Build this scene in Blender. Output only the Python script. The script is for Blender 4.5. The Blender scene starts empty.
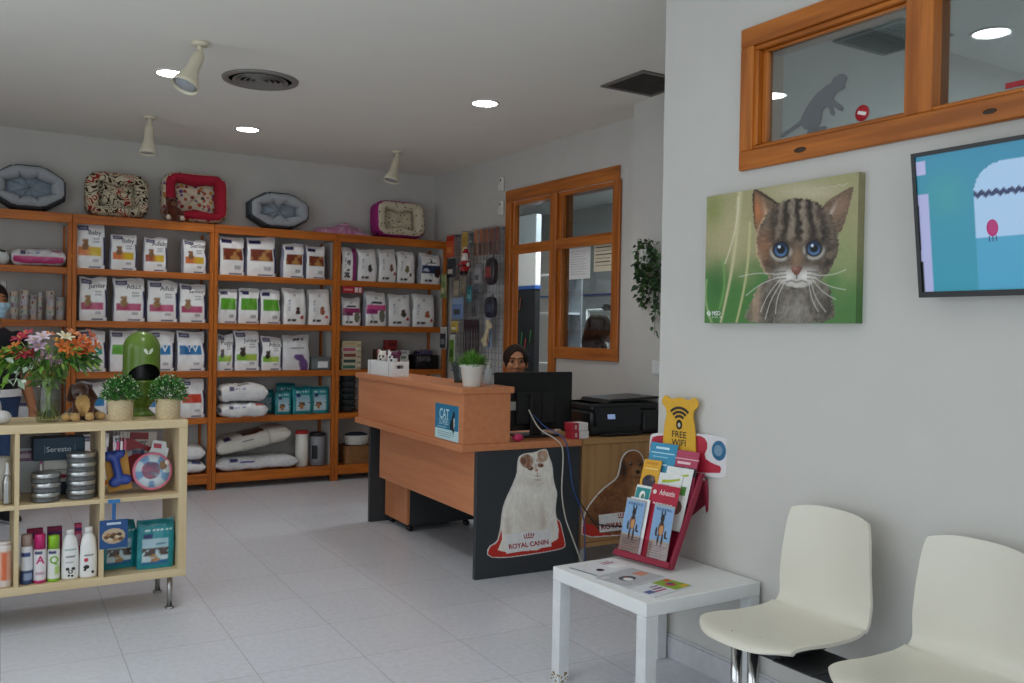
import bpy, math, random
import numpy as np
from mathutils import Matrix, Vector
PI = math.pi
C = bpy.context.scene.collection
random.seed(7)
NR = np.random.default_rng(11)

# ------------------------------------------------------------------ colours and materials
def lin(h):
    h = h.lstrip('#')
    c = [int(h[i:i + 2], 16) / 255 for i in (0, 2, 4)]
    return tuple(x / 12.92 if x <= .04045 else ((x + .055) / 1.055) ** 2.4 for x in c)

def linA(h):
    return np.array(lin(h))

MATS = {}

def _nodes(name):
    m = bpy.data.materials.new(name)
    m.use_nodes = True
    nt = m.node_tree
    return m, nt, nt.nodes['Principled BSDF']

def pm(name, hexc, rough=.5, metal=0., var=.06, scale=25., spec=.5, bump=0., stretch=(1, 1, 1), detail=3., emit=None, estr=0., sheen=0., dark=None):
    """principled material whose colour is broken up by a stretched noise; dark = second colour of the grain"""
    if name in MATS:
        return MATS[name]
    m, nt, b = _nodes(name)
    b.inputs['Roughness'].default_value = rough
    b.inputs['Metallic'].default_value = metal
    b.inputs['Specular IOR Level'].default_value = spec
    if sheen:
        b.inputs['Sheen Weight'].default_value = sheen
    c = lin(hexc)
    tc = nt.nodes.new('ShaderNodeTexCoord')
    mp = nt.nodes.new('ShaderNodeMapping')
    mp.inputs['Scale'].default_value = stretch
    nz = nt.nodes.new('ShaderNodeTexNoise')
    nz.inputs['Scale'].default_value = scale
    nz.inputs['Detail'].default_value = detail
    nt.links.new(tc.outputs['Object'], mp.inputs['Vector'])
    nt.links.new(mp.outputs['Vector'], nz.inputs['Vector'])
    rp = nt.nodes.new('ShaderNodeValToRGB')
    if dark:
        d = lin(dark)
        rp.color_ramp.elements[0].position = .34
        rp.color_ramp.elements[1].position = .66
    else:
        d = tuple(x * (1 - var) for x in c)
        c = tuple(min(1, x * (1 + var)) for x in c)
        rp.color_ramp.elements[0].position = .3
        rp.color_ramp.elements[1].position = .7
    rp.color_ramp.elements[0].color = (*d, 1)
    rp.color_ramp.elements[1].color = (*c, 1)
    nt.links.new(nz.outputs['Fac'], rp.inputs['Fac'])
    nt.links.new(rp.outputs['Color'], b.inputs['Base Color'])
    if bump:
        bp = nt.nodes.new('ShaderNodeBump')
        bp.inputs['Strength'].default_value = bump
        bp.inputs['Distance'].default_value = .004
        nt.links.new(nz.outputs['Fac'], bp.inputs['Height'])
        nt.links.new(bp.outputs['Normal'], b.inputs['Normal'])
    if emit:
        b.inputs['Emission Color'].default_value = (*lin(emit), 1)
        b.inputs['Emission Strength'].default_value = estr
    MATS[name] = m
    return m

def paint(name, rough=.5, spec=.5, emit=0., var=.05, sheen=0., bump=0., bscale=60., coat=0.):
    """surface printed with the mesh's own colour layer"""
    if name in MATS:
        return MATS[name]
    m, nt, b = _nodes(name)
    a = nt.nodes.new('ShaderNodeAttribute')
    a.attribute_name = 'Col'
    nz = nt.nodes.new('ShaderNodeTexNoise')
    nz.inputs['Scale'].default_value = bscale
    tc = nt.nodes.new('ShaderNodeTexCoord')
    nt.links.new(tc.outputs['Object'], nz.inputs['Vector'])
    mr = nt.nodes.new('ShaderNodeMapRange')
    mr.inputs['From Min'].default_value = .3
    mr.inputs['From Max'].default_value = .7
    mr.inputs['To Min'].default_value = 1 - var
    mr.inputs['To Max'].default_value = 1 + var
    nt.links.new(nz.outputs['Fac'], mr.inputs['Value'])
    vm = nt.nodes.new('ShaderNodeVectorMath')
    vm.operation = 'SCALE'
    nt.links.new(a.outputs['Color'], vm.inputs[0])
    nt.links.new(mr.outputs['Result'], vm.inputs['Scale'])
    nt.links.new(vm.outputs['Vector'], b.inputs['Base Color'])
    b.inputs['Roughness'].default_value = rough
    b.inputs['Specular IOR Level'].default_value = spec
    if sheen:
        b.inputs['Sheen Weight'].default_value = sheen
    if coat:
        b.inputs['Coat Weight'].default_value = coat
    if bump:
        bp = nt.nodes.new('ShaderNodeBump')
        bp.inputs['Strength'].default_value = bump
        bp.inputs['Distance'].default_value = .003
        nt.links.new(nz.outputs['Fac'], bp.inputs['Height'])
        nt.links.new(bp.outputs['Normal'], b.inputs['Normal'])
    if emit:
        nt.links.new(a.outputs['Color'], b.inputs['Emission Color'])
        b.inputs['Emission Strength'].default_value = emit
    MATS[name] = m
    return m

def glass(name, tint='#FFFFFF', gloss=.08, rough=.02):
    if name in MATS:
        return MATS[name]
    m = bpy.data.materials.new(name)
    m.use_nodes = True
    nt = m.node_tree
    nt.nodes.clear()
    out = nt.nodes.new('ShaderNodeOutputMaterial')
    mx = nt.nodes.new('ShaderNodeMixShader')
    tr = nt.nodes.new('ShaderNodeBsdfTransparent')
    tr.inputs['Color'].default_value = (*lin(tint), 1)
    gl = nt.nodes.new('ShaderNodeBsdfGlossy')
    gl.inputs['Roughness'].default_value = rough
    lw = nt.nodes.new('ShaderNodeLayerWeight')
    pw = nt.nodes.new('ShaderNodeMath')
    pw.operation = 'POWER'
    pw.inputs[1].default_value = 4
    nt.links.new(lw.outputs['Facing'], pw.inputs[0])
    ad = nt.nodes.new('ShaderNodeMath')
    ad.operation = 'MULTIPLY_ADD'
    ad.inputs[1].default_value = .5
    ad.inputs[2].default_value = gloss * .5
    nt.links.new(pw.outputs[0], ad.inputs[0])
    nt.links.new(ad.outputs[0], mx.inputs['Fac'])
    nt.links.new(tr.outputs[0], mx.inputs[1])
    nt.links.new(gl.outputs[0], mx.inputs[2])
    nt.links.new(mx.outputs[0], out.inputs['Surface'])
    MATS[name] = m
    return m

# ------------------------------------------------------------------ mesh builder
I4 = Matrix.Identity(4)

def TM(loc=(0, 0, 0), rx=0, ry=0, rz=0, s=(1, 1, 1)):
    return Matrix.Translation(loc) @ Matrix.Rotation(rz, 4, 'Z') @ Matrix.Rotation(ry, 4, 'Y') @ Matrix.Rotation(rx, 4, 'X') @ Matrix.Diagonal((*s, 1))

class MB:
    def __init__(self):
        self.v, self.f, self.m, self.c, self.s = [], [], [], [], []
        self.n = 0

    def add(self, v, f, mat=0, M=None, col=None, smooth=False):
        v = np.asarray(v, float).reshape(-1, 3)
        if M is not None:
            A = np.array(M)
            v = v @ A[:3, :3].T + A[:3, 3]
        k = len(v)
        if col is None:
            c = np.ones((k, 3))
        else:
            c = np.asarray(col, float)
            if c.ndim == 1:
                c = np.tile(c, (k, 1))
        self.v.append(v)
        self.c.append(c)
        b = self.n
        self.f += [tuple(int(i) + b for i in q) for q in f]
        self.m += [mat] * len(f)
        self.s += [smooth] * len(f)
        self.n += k
        return self

    def box(self, x0, x1, y0, y1, z0, z1, ch=0., mat=0, M=None, col=None):
        c = min(ch, (x1 - x0) * .45, (y1 - y0) * .45, (z1 - z0) * .45)
        if c <= 0:
            v = [(x, y, z) for x in (x0, x1) for y in (y0, y1) for z in (z0, z1)]
            f = [(0, 1, 3, 2), (4, 6, 7, 5), (0, 4, 5, 1), (2, 3, 7, 6), (0, 2, 6, 4), (1, 5, 7, 3)]
            return self.add(v, f, mat, M, col)
        X, Y, Z = (x0, x1), (y0, y1), (z0, z1)
        v, ix = [], {}
        for i in (0, 1):
            for j in (0, 1):
                for k in (0, 1):
                    sx, sy, sz = (c, -c)[i], (c, -c)[j], (c, -c)[k]
                    for a in range(3):
                        p = [X[i] + sx, Y[j] + sy, Z[k] + sz]
                        p[a] = (X[i], Y[j], Z[k])[a]
                        ix[i, j, k, a] = len(v)
                        v.append(p)
        f = []
        for a in range(3):
            b, d = (a + 1) % 3, (a + 2) % 3
            for s in (0, 1):
                def K(p, q):
                    t = [0, 0, 0]
                    t[a], t[b], t[d] = s, p, q
                    return ix[t[0], t[1], t[2], a]
                q = [K(0, 0), K(1, 0), K(1, 1), K(0, 1)]
                f.append(tuple(q if s else q[::-1]))
            for p in (0, 1):
                for q in (0, 1):
                    def E(s, ax):
                        t = [0, 0, 0]
                        t[a], t[b], t[d] = s, p, q
                        return ix[t[0], t[1], t[2], ax]
                    r = [E(0, b), E(1, b), E(1, d), E(0, d)]
                    f.append(tuple(r if p == q else r[::-1]))
        for i in (0, 1):
            for j in (0, 1):
                for k in (0, 1):
                    t = (ix[i, j, k, 0], ix[i, j, k, 1], ix[i, j, k, 2])
                    f.append(t if (i + j + k) % 2 else t[::-1])
        return self.add(v, f, mat, M, col)

    def lathe(self, prof, n=24, mat=0, M=None, col=None, smooth=True, sx=1., sy=1., colfn=None):
        prof = list(prof)
        th = np.linspace(0, 2 * PI, n, endpoint=False)
        v, f = [], []
        for r, z in prof:
            for t in th:
                v.append((r * math.cos(t) * sx, r * math.sin(t) * sy, z))
        for i in range(len(prof) - 1):
            for j in range(n):
                k = (j + 1) % n
                f.append((i * n + j, i * n + k, (i + 1) * n + k, (i + 1) * n + j))
        if prof[0][0] > 1e-6:
            f.append(tuple(range(n))[::-1])
        if prof[-1][0] > 1e-6:
            f.append(tuple((len(prof) - 1) * n + j for j in range(n)))
        if colfn:
            col = np.array([colfn(t, z) for r, z in prof for t in th])
        return self.add(v, f, mat, M, col, smooth)

    def cyl(self, p0, p1, r0, r1=None, n=14, mat=0, col=None, smooth=True, M=None):
        p0, p1 = Vector(p0), Vector(p1)
        d = p1 - p0
        q = d.to_track_quat('Z', 'Y').to_matrix().to_4x4()
        A = Matrix.Translation(p0) @ q
        if M is not None:
            A = M @ A
        return self.lathe([(r0, 0), (r0 if r1 is None else r1, d.length)], n, mat, A, col, smooth)

    def tube(self, pts, r, n=8, mat=0, col=None, M=None, closed=False):
        pts = [Vector(p) for p in pts]
        N = len(pts)
        rs = r if hasattr(r, '__len__') else [r] * N
        v, f = [], []
        up = Vector((.31, .2, .93))
        for i, p in enumerate(pts):
            a = pts[(i - 1) % N] if (closed or i > 0) else p
            b = pts[(i + 1) % N] if (closed or i < N - 1) else p
            t = (b - a).normalized()
            e = t.cross(up)
            if e.length < .05:
                e = t.cross(Vector((1, 0, 0)))
            e.normalize()
            g = t.cross(e)
            for j in range(n):
                w = 2 * PI * j / n
                v.append(p + e * (math.cos(w) * rs[i]) + g * (math.sin(w) * rs[i]))
        for i in range(N if closed else N - 1):
            i2 = (i + 1) % N
            for j in range(n):
                k = (j + 1) % n
                f.append((i * n + j, i * n + k, i2 * n + k, i2 * n + j))
        if not closed:
            f.append(tuple(range(n))[::-1])
            f.append(tuple((N - 1) * n + j for j in range(n)))
        return self.add(v, f, mat, M, col, True)

    def prism(self, poly, y0, y1, mat=0, M=None, col=None):
        """outline in (x, z) given thickness from y0 to y1"""
        n = len(poly)
        ar = sum(poly[i][0] * poly[(i + 1) % n][1] - poly[(i + 1) % n][0] * poly[i][1] for i in range(n))
        if ar < 0:
            poly = poly[::-1]
        v = [(x, y0, z) for x, z in poly] + [(x, y1, z) for x, z in poly]
        f = [tuple(range(n)), tuple(range(2 * n - 1, n - 1, -1))]
        f += [(i + n, (i + 1) % n + n, (i + 1) % n, i) for i in range(n)]
        return self.add(v, f, mat, M, col)

    def grid(self, P, mat=0, M=None, col=None, smooth=True, flip=False, mask=None, closeu=False):
        """P: (nv, nu, 3) array of points"""
        nv, nu = P.shape[:2]
        f = []
        for i in range(nv - 1):
            for j in range(nu if closeu else nu - 1):
                if mask is not None and not mask[i, j]:
                    continue
                k = (j + 1) % nu
                q = (i * nu + j, i * nu + k, (i + 1) * nu + k, (i + 1) * nu + j)
                f.append(q[::-1] if flip else q)
        c = None if col is None else np.asarray(col).reshape(-1, 3)
        return self.add(P.reshape(-1, 3), f, mat, M, c if c is None or len(c) > 1 else c[0], smooth)

    def ell(self, c, r, n=16, m=10, mat=0, col=None, M=None, pw=1.):
        th = np.linspace(0, 2 * PI, n, endpoint=False)
        ph = np.linspace(-PI / 2, PI / 2, m)
        sp = lambda a: np.sign(a) * np.abs(a) ** pw
        P = np.stack([sp(np.cos(ph))[:, None] * sp(np.cos(th))[None] * r[0] + c[0],
                      sp(np.cos(ph))[:, None] * sp(np.sin(th))[None] * r[1] + c[1],
                      np.repeat(sp(np.sin(ph))[:, None], n, 1) * r[2] + c[2]], -1)
        return self.grid(P, mat, M, None if col is None else np.tile(np.asarray(col), (n * m, 1)), True, closeu=True)

    def text(self, s, size, fn, mat=0, col=None, align='CENTER', M=None, bold=0., xs=1.):
        v, f = text_geo(s, align, bold)
        if len(v) == 0:
            return self
        q = np.array([fn(x * size * xs, y * size) for x, y in v])
        return self.add(q, f, mat, M, col)

    def build(self, name, mats, parent=None, loc=None, rot=None):
        me = bpy.data.meshes.new(name)
        v = np.concatenate(self.v)
        me.from_pydata(v.tolist(), [], self.f)
        if not isinstance(mats, (list, tuple)):
            mats = [mats]
        for q in mats:
            me.materials.append(q)
        me.polygons.foreach_set('material_index', self.m)
        me.polygons.foreach_set('use_smooth', self.s)
        ca = me.color_attributes.new('Col', 'FLOAT_COLOR', 'POINT')
        c = np.concatenate(self.c)
        ca.data.foreach_set('color', np.concatenate([c, np.ones((len(c), 1))], 1).astype(np.float32).ravel())
        me.update()
        o = bpy.data.objects.new(name, me)
        C.objects.link(o)
        if parent is not None:
            o.parent = parent
        if loc is not None:
            o.location = loc
        if rot is not None:
            o.rotation_euler = rot
        return o

_TXT = {}

def text_geo(s, align='CENTER', bold=0.):
    k = (s, align, bold)
    if k in _TXT:
        return _TXT[k]
    cu = bpy.data.curves.new('lettering', 'FONT')
    cu.body = s
    cu.size = 1.
    cu.align_x = align
    cu.resolution_u = 3
    cu.offset = bold
    ob = bpy.data.objects.new('lettering', cu)
    C.objects.link(ob)
    dg = bpy.context.evaluated_depsgraph_get()
    ev = ob.evaluated_get(dg)
    me = ev.to_mesh()
    v = [(p.co.x, p.co.y) for p in me.vertices]
    f = [tuple(p.vertices) for p in me.polygons]
    ev.to_mesh_clear()
    bpy.data.objects.remove(ob)
    bpy.data.curves.remove(cu)
    _TXT[k] = (v, f)
    return _TXT[k]

def tag(o, label, cat, group=None):
    o['label'] = label
    o['category'] = cat
    if group:
        o['group'] = group
    return o

def thing(name, label, cat, loc=(0, 0, 0), rz=0., group=None, rot=None):
    o = bpy.data.objects.new(name, None)
    o.empty_display_size = .1
    C.objects.link(o)
    o.location = loc
    o.rotation_euler = rot if rot is not None else (0, 0, rz)
    return tag(o, label, cat, group)

def struct(o):
    o['kind'] = 'structure'
    return o

def dup(root, loc=None, rz=None, label=None, group=None):
    r = root.copy()
    C.objects.link(r)
    if loc is not None:
        r.location = loc
    if rz is not None:
        r.rotation_euler = (0, 0, rz)
    if label:
        r['label'] = label
    if group:
        r['group'] = group
    for ch in list(root.children):
        c = ch.copy()
        C.objects.link(c)
        c.parent = r
        for g in list(ch.children):
            d = g.copy()
            C.objects.link(d)
            d.parent = c
    return r

# ------------------------------------------------------------------ signed-distance bodies
def surf(f, lo, hi, h):
    """surface nets: one closed skin round the region f < 0"""
    lo, hi = np.array(lo, float), np.array(hi, float)
    n = np.ceil((hi - lo) / h).astype(int) + 1
    g = [lo[i] + h * np.arange(n[i]) for i in range(3)]
    P = np.stack(np.meshgrid(*g, indexing='ij'), -1)
    V = f(P)
    s = V < 0
    acc = np.zeros(tuple(n - 1) + (3,))
    cnt = np.zeros(tuple(n - 1))
    cs = [(i, j, k) for i in (0, 1) for j in (0, 1) for k in (0, 1)]
    sl = lambda c: tuple(slice(c[a], n[a] - 1 + c[a]) for a in range(3))
    for a in cs:
        for ax in range(3):
            if a[ax]:
                continue
            b = list(a)
            b[ax] = 1
            va, vb = V[sl(a)], V[sl(b)]
            x = (va < 0) != (vb < 0)
            t = np.where(x, va / np.where(x, va - vb, 1), 0)
            p = P[sl(a)] + (P[sl(b)] - P[sl(a)]) * t[..., None]
            acc += p * x[..., None]
            cnt += x
    on = cnt > 0
    idx = -np.ones(cnt.shape, int)
    idx[on] = np.arange(on.sum())
    verts = acc[on] / cnt[on][:, None]
    faces = []
    for ax in range(3):
        b, c = (ax + 1) % 3, (ax + 2) % 3
        e0 = [slice(1, n[i] - 1) for i in range(3)]
        e0[ax] = slice(0, n[ax] - 1)
        e1 = list(e0)
        e1[ax] = slice(1, n[ax])
        S0, S1 = s[tuple(e0)], s[tuple(e1)]
        w = np.argwhere(S0 != S1)
        off = np.ones(3, int)
        off[ax] = 0
        for q in w:
            base = q + off
            o = []
            for db, dc in ((-1, -1), (0, -1), (0, 0), (-1, 0)):
                t = base.copy()
                t[b] += db
                t[c] += dc
                o.append(idx[tuple(t)])
            if not S0[tuple(q)]:
                o = o[::-1]
            faces.append(tuple(o))
    return verts, faces

def smin(a, b, k):
    h = np.clip(.5 + .5 * (b - a) / k, 0, 1)
    return b + (a - b) * h - k * h * (1 - h)

def capd(P, a, b, ra, rb):
    a, b = np.array(a, float), np.array(b, float)
    ab = b - a
    t = np.clip(((P - a) @ ab) / (ab @ ab + 1e-12), 0, 1)
    return np.linalg.norm(P - a - t[..., None] * ab, axis=-1) - (ra + (rb - ra) * t)

def elld(P, c, r):
    r = np.array(r, float)
    q = (P - np.array(c)) / r
    k0 = np.linalg.norm(q, axis=-1)
    k1 = np.linalg.norm(q / r, axis=-1)
    return k0 * (k0 - 1) / np.maximum(k1, 1e-9)

def in_poly(x, y, poly):
    r = np.zeros(np.shape(x), bool)
    n = len(poly)
    for i in range(n):
        x0, y0 = poly[i]
        x1, y1 = poly[(i + 1) % n]
        c = ((y0 > y) != (y1 > y)) & (x < (x1 - x0) * (y - y0) / (y1 - y0 + 1e-12) + x0)
        r ^= c
    return r

def sst(a, b, x):
    t = np.clip((x - a) / (b - a), 0, 1)
    return t * t * (3 - 2 * t)

def vnoise(x, y, seed=0):
    """smooth value noise on a lattice"""
    R = np.random.default_rng(seed).random((64, 64))
    xi, yi = np.floor(x).astype(int), np.floor(y).astype(int)
    fx, fy = x - xi, y - yi
    fx, fy = fx * fx * (3 - 2 * fx), fy * fy * (3 - 2 * fy)
    g = lambda i, j: R[(xi + i) % 64, (yi + j) % 64]
    return (g(0, 0) * (1 - fx) + g(1, 0) * fx) * (1 - fy) + (g(0, 1) * (1 - fx) + g(1, 1) * fx) * fy

def mixc(a, b, t):
    return a + (b - a) * np.asarray(t)[..., None]

ORD = ['first', 'second', 'third', 'fourth', 'fifth', 'sixth', 'seventh', 'eighth', 'ninth', 'tenth']
# ------------------------------------------------------------------ camera
cam = bpy.data.cameras.new('camera')
cam.sensor_width = 36
cam.lens = 906 / 1024 * 36
cam.clip_start = .05
co = bpy.data.objects.new('camera', cam)
C.objects.link(co)
yaw, pit, rol = (math.radians(a) for a in (31.58, -.67, .99))
fw = Vector((math.sin(yaw) * math.cos(pit), math.cos(yaw) * math.cos(pit), math.sin(pit)))
rt = Vector((math.cos(yaw), -math.sin(yaw), 0))
up = rt.cross(fw)
rt2 = rt * math.cos(rol) + up * math.sin(rol)
up2 = up * math.cos(rol) - rt * math.sin(rol)
mw = Matrix((rt2, up2, -fw)).transposed().to_4x4()
mw.translation = (0, 0, 1.35)
co.matrix_world = mw
bpy.context.scene.camera = co

# ------------------------------------------------------------------ shared materials
WALL = pm('wall_paint', '#CDCBC6', .75, var=.015, scale=6, bump=.05, spec=.25)
CEIL = pm('ceiling_paint', '#EEECE4', .85, var=.01, scale=5, spec=.2)
def woodm(name, a, b, ax, rough=.42):
    st = [11., 11., 11.]
    st[ax] = .7
    return pm(name, a, rough, var=.1, scale=2.6, stretch=tuple(st), detail=6, dark=b)
PINE = [woodm('pine_%s' % 'xyz'[i], '#CC721A', '#A4540E', i) for i in range(3)]
JAMB = [woodm('jamb_wood_%s' % 'xyz'[i], '#C9762B', '#9C5416', i, .35) for i in range(3)]
BEECH = [woodm('beech_%s' % 'xyz'[i], '#CF885C', '#C57D52', i, .4) for i in range(3)]
OAK = [woodm('oak_%s' % 'xyz'[i], '#BC905F', '#AB7E4E', i, .45) for i in range(3)]
BIRCH = [woodm('birch_%s' % 'xyz'[i], '#D9C6A0', '#CDB78D', i, .45) for i in range(3)]
CHAR = pm('charcoal_panel', '#33373B', .5, var=.05, scale=60)
BLK = pm('black_plastic', '#17181A', .35, var=.05)
BLKM = pm('matt_black', '#1E2023', .6, var=.06)
WHT = pm('white_lacquer', '#E6E8E8', .35, var=.02, scale=8)
WHP = pm('white_plastic', '#E3E1DA', .35, var=.02)
CHROME = pm('chrome', '#C8C8C8', .16, 1., var=.02)
STEEL = pm('brushed_steel', '#A8A8A6', .32, 1., var=.05)
DARKF = pm('dark_fabric', '#26292E', .9, var=.12, scale=80)
PA = paint('printed_paper', .55)
PB = paint('printed_film', .28, spec=.6, var=.03, bump=.35, bscale=28)
PC = paint('printed_cloth', .95, spec=.1, sheen=.2, var=.12, bump=.25, bscale=130)
PL = paint('printed_leaf', .5, var=.12, bscale=20)
PS = paint('soft_plush', .95, spec=.1, sheen=.4, var=.1, bump=.5, bscale=220)
PSKIN = paint('skin_and_cloth', .6, spec=.3, var=.03)

# floor of square porcelain tiles
def tile_mat():
    m, nt, b = _nodes('porcelain_tile')
    tc = nt.nodes.new('ShaderNodeTexCoord')
    mp = nt.nodes.new('ShaderNodeMapping')
    mp.inputs['Rotation'].default_value = (0, 0, math.radians(2.0))
    mp.inputs['Location'].default_value = (-.02, .16, 0)
    br = nt.nodes.new('ShaderNodeTexBrick')
    br.offset = 0
    br.inputs['Scale'].default_value = 1
    br.inputs['Brick Width'].default_value = .435
    br.inputs['Row Height'].default_value = .46
    br.inputs['Mortar Size'].default_value = .0016
    br.inputs['Mortar Smooth'].default_value = .3
    br.inputs['Bias'].default_value = -.3
    br.inputs['Color1'].default_value = (*lin('#D3D6DE'), 1)
    br.inputs['Color2'].default_value = (*lin('#CED1D8'), 1)
    br.inputs['Mortar'].default_value = (*lin('#9A9A9C'), 1)
    nt.links.new(tc.outputs['Object'], mp.inputs['Vector'])
    nt.links.new(mp.outputs['Vector'], br.inputs['Vector'])
    nz = nt.nodes.new('ShaderNodeTexNoise')
    nz.inputs['Scale'].default_value = 38
    nz.inputs['Detail'].default_value = 8
    nt.links.new(tc.outputs['Object'], nz.inputs['Vector'])
    mr = nt.nodes.new('ShaderNodeMapRange')
    mr.inputs['From Min'].default_value = .35
    mr.inputs['From Max'].default_value = .65
    mr.inputs['To Min'].default_value = .93
    mr.inputs['To Max'].default_value = 1.04
    nt.links.new(nz.outputs['Fac'], mr.inputs['Value'])
    vm = nt.nodes.new('ShaderNodeVectorMath')
    vm.operation = 'SCALE'
    nt.links.new(br.outputs['Color'], vm.inputs[0])
    nt.links.new(mr.outputs['Result'], vm.inputs['Scale'])
    nt.links.new(vm.outputs['Vector'], b.inputs['Base Color'])
    b.inputs['Roughness'].default_value = .3
    b.inputs['Specular IOR Level'].default_value = .45
    return m

CZ = 2.84      # ceiling height
BY = 7.96      # back wall
RX = 2.555     # wall with the picture
MX = 3.98      # wall with the counter window
KY = 2.955     # where the picture wall ends
def slab(name, *boxes, mat=WALL, ch=0.):
    mb = MB()
    for b in boxes:
        mb.box(*b, ch=ch)
    return struct(mb.build(name, mat))

slab('floor', (-1.8, 6.6, -2.2, 8.1, -.06, 0), mat=tile_mat())
slab('ceiling', (-1.8, 6.6, -2.2, 8.1, CZ, CZ + .08), mat=CEIL)
slab('wall_back', (-1.8, 4.0, BY, BY + .12, 0, CZ))
# wall with the picture and the high inner window (opening y .55..2.44, z 2.045..2.44)
WX = RX + .12
slab('wall_right', (RX, WX, -2.2, .55, 0, CZ), (RX, WX, 2.44, KY, 0, CZ), (RX, WX, .55, 2.44, 0, 2.045), (RX, WX, .55, 2.44, 2.435, CZ))
# step of wall with the hanging ivy, then wall round the counter door and window
slab('wall_recess', (3.755, 3.9, KY, 4.62, 0, CZ), (3.755, MX + .1, 4.62, 4.64, 0, CZ))
slab('wall_middle', (MX, MX + .1, 4.64, 5.06, 0, CZ), (MX, MX + .1, 6.58, BY, 0, CZ), (MX, MX + .1, 5.06, 6.58, 2.50, CZ), (MX, MX + .1, 5.06, 5.87, 0, 1.17))
slab('wall_partition', (WX, 6.6, KY - .1, KY, 0, CZ))
slab('wall_end', (6.5, 6.6, -2.2, 8.1, 0, CZ))
# shopfront sides: left wall with a wide opening and unseen front wall with an added opening, daylight comes in here
slab('wall_left', (-1.8, -1.68, -2.2, 8.1, 0, .3), (-1.8, -1.68, -2.2, 8.1, 2.5, CZ), (-1.8, -1.68, -2.2, -.6, .3, 2.5), (-1.8, -1.68, 5.2, 8.1, .3, 2.5))
slab('wall_front', (-1.68, 6.6, -2.2, -2.08, 0, .2), (-1.68, 6.6, -2.2, -2.08, 2.5, CZ), (-1.68, -1.2, -2.2, -2.08, .2, 2.5), (2.2, 6.6, -2.2, -2.08, .2, 2.5))
mb = MB()
for y in (-.6, 1.3, 3.25, 5.16):
    mb.box(-1.78, -1.7, y, y + .05, .3, 2.5)
mb.box(-1.78, -1.7, -.6, 5.2, .3, .35).box(-1.78, -1.7, -.6, 5.2, 2.45, 2.5)
struct(mb.build('window_3', pm('shopfront_metal', '#3A3D40', .4, .6)))
# skirting along the picture wall
mb = MB()
mb.box(RX - .012, RX, -2.0, KY, 0, .088, ch=.002)
mb.box(RX - .009, RX, -2.0, KY, .088, .1, ch=.003)
mb.box(RX - .012, WX, KY, KY + .012, 0, .088, ch=.002)
for y in (2.42, 1.99, 1.55, 1.12):
    mb.box(RX - .0125, RX - .011, y, y + .002, 0, .088, mat=1)
struct(mb.build('baseboard_right', [pm('skirting_tile', '#C9C9CE', .3, var=.05, scale=30), pm('grout', '#8F8F92', .8)]))

# ------------------------------------------------------------------ wooden inner windows
def timber_y(mb, y0, y1, z, w, x0, x1):      # member along y
    mb.box(x0, x1, y0, y1, z - w / 2, z + w / 2, ch=.004)
def frame_obj(name, boxes, parent=None):
    """boxes: (x0,x1,y0,y1,z0,z1); grain along the longest side"""
    mb = MB()
    for b in boxes:
        e = [b[1] - b[0], b[3] - b[2], b[5] - b[4]]
        mb.box(*b, ch=.004, mat=int(np.argmax(e)))
    return mb.build(name, JAMB, parent)
# high window in the picture wall
F0, F1 = RX - .022, RX + .13
w1 = struct(frame_obj('window_1', [
    (F0, RX, .5, 2.500, 2.435, 2.507), (F0, RX, .5, 2.500, 1.972, 2.045),
    (F0, RX, 2.435, 2.500, 2.045, 2.435), (F0, RX, .5, .575, 2.045, 2.435),
    (F0 + .004, RX + .05, 1.705, 1.80, 2.045, 2.435),
    (RX - .010, F1, .55, 2.4395, 2.418, 2.4345), (RX - .010, F1, .55, 2.4395, 2.0455, 2.06),
    (RX - .010, F1, 2.420, 2.4395, 2.061, 2.417), (RX, F1, .56, .575, 2.06, 2.42), (RX + .051, F1, 1.74, 1.765, 2.061, 2.417),
    (RX + .012, RX + .045, 1.801, 2.419, 2.061, 2.068), (RX + .012, RX + .045, 1.801, 2.419, 2.408, 2.416), (RX + .012, RX + .045, 2.394, 2.419, 2.0685, 2.4075)]))
GL = glass('window_glass', '#C4D0D2', .5, .01)
for y0, y1 in ((1.795, 2.41), (.575, 1.71)):
    mb = MB().box(RX + .0285, RX + .0335, y0, y1, 2.063, 2.414)
    g = struct(mb.build('window_pane', GL, w1))
# dark knot in the lower rail
mb = MB()
mb.ell((F0 - .0005, 2.203, 2.006), (.0015, .028, .010), 14, 8)
mb.ell((F0 - .0005, 2.21, 2.008), (.002, .012, .006), 12, 8)
struct(mb.build('knot', pm('wood_knot', '#3A2412', .6), w1))
mb = MB()
mb.ell((F0 - .0005, 1.515, 2.006), (.0015, .022, .008), 14, 8)
struct(mb.build('knot', pm('wood_knot', '#3A2412', .6), w1))
# frosted cat cut-out and round sticker on the pane
def smooth_poly(p, it=2):
    for _ in range(it):
        q = []
        for i in range(len(p)):
            a, b = p[i], p[(i + 1) % len(p)]
            q += [(a[0] * .75 + b[0] * .25, a[1] * .75 + b[1] * .25), (a[0] * .25 + b[0] * .75, a[1] * .25 + b[1] * .75)]
        p = q
    return p
CATP = [(228, 482), (232, 472), (270, 455), (310, 432), (322, 405), (345, 365), (375, 330), (410, 308), (430, 300), (440, 280), (462, 272), (480, 280), (490, 296), (480, 318), (482, 338), (468, 342), (452, 348), (440, 365), (442, 378), (462, 398), (478, 420), (474, 434), (460, 425), (446, 410), (436, 400), (446, 432), (440, 445), (430, 436), (424, 405), (410, 400), (398, 412), (396, 440), (392, 462), (380, 478), (412, 480), (416, 490), (400, 498), (345, 498), (340, 490), (345, 480), (325, 470), (318, 452), (290, 462), (255, 480), (235, 488)]
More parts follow.
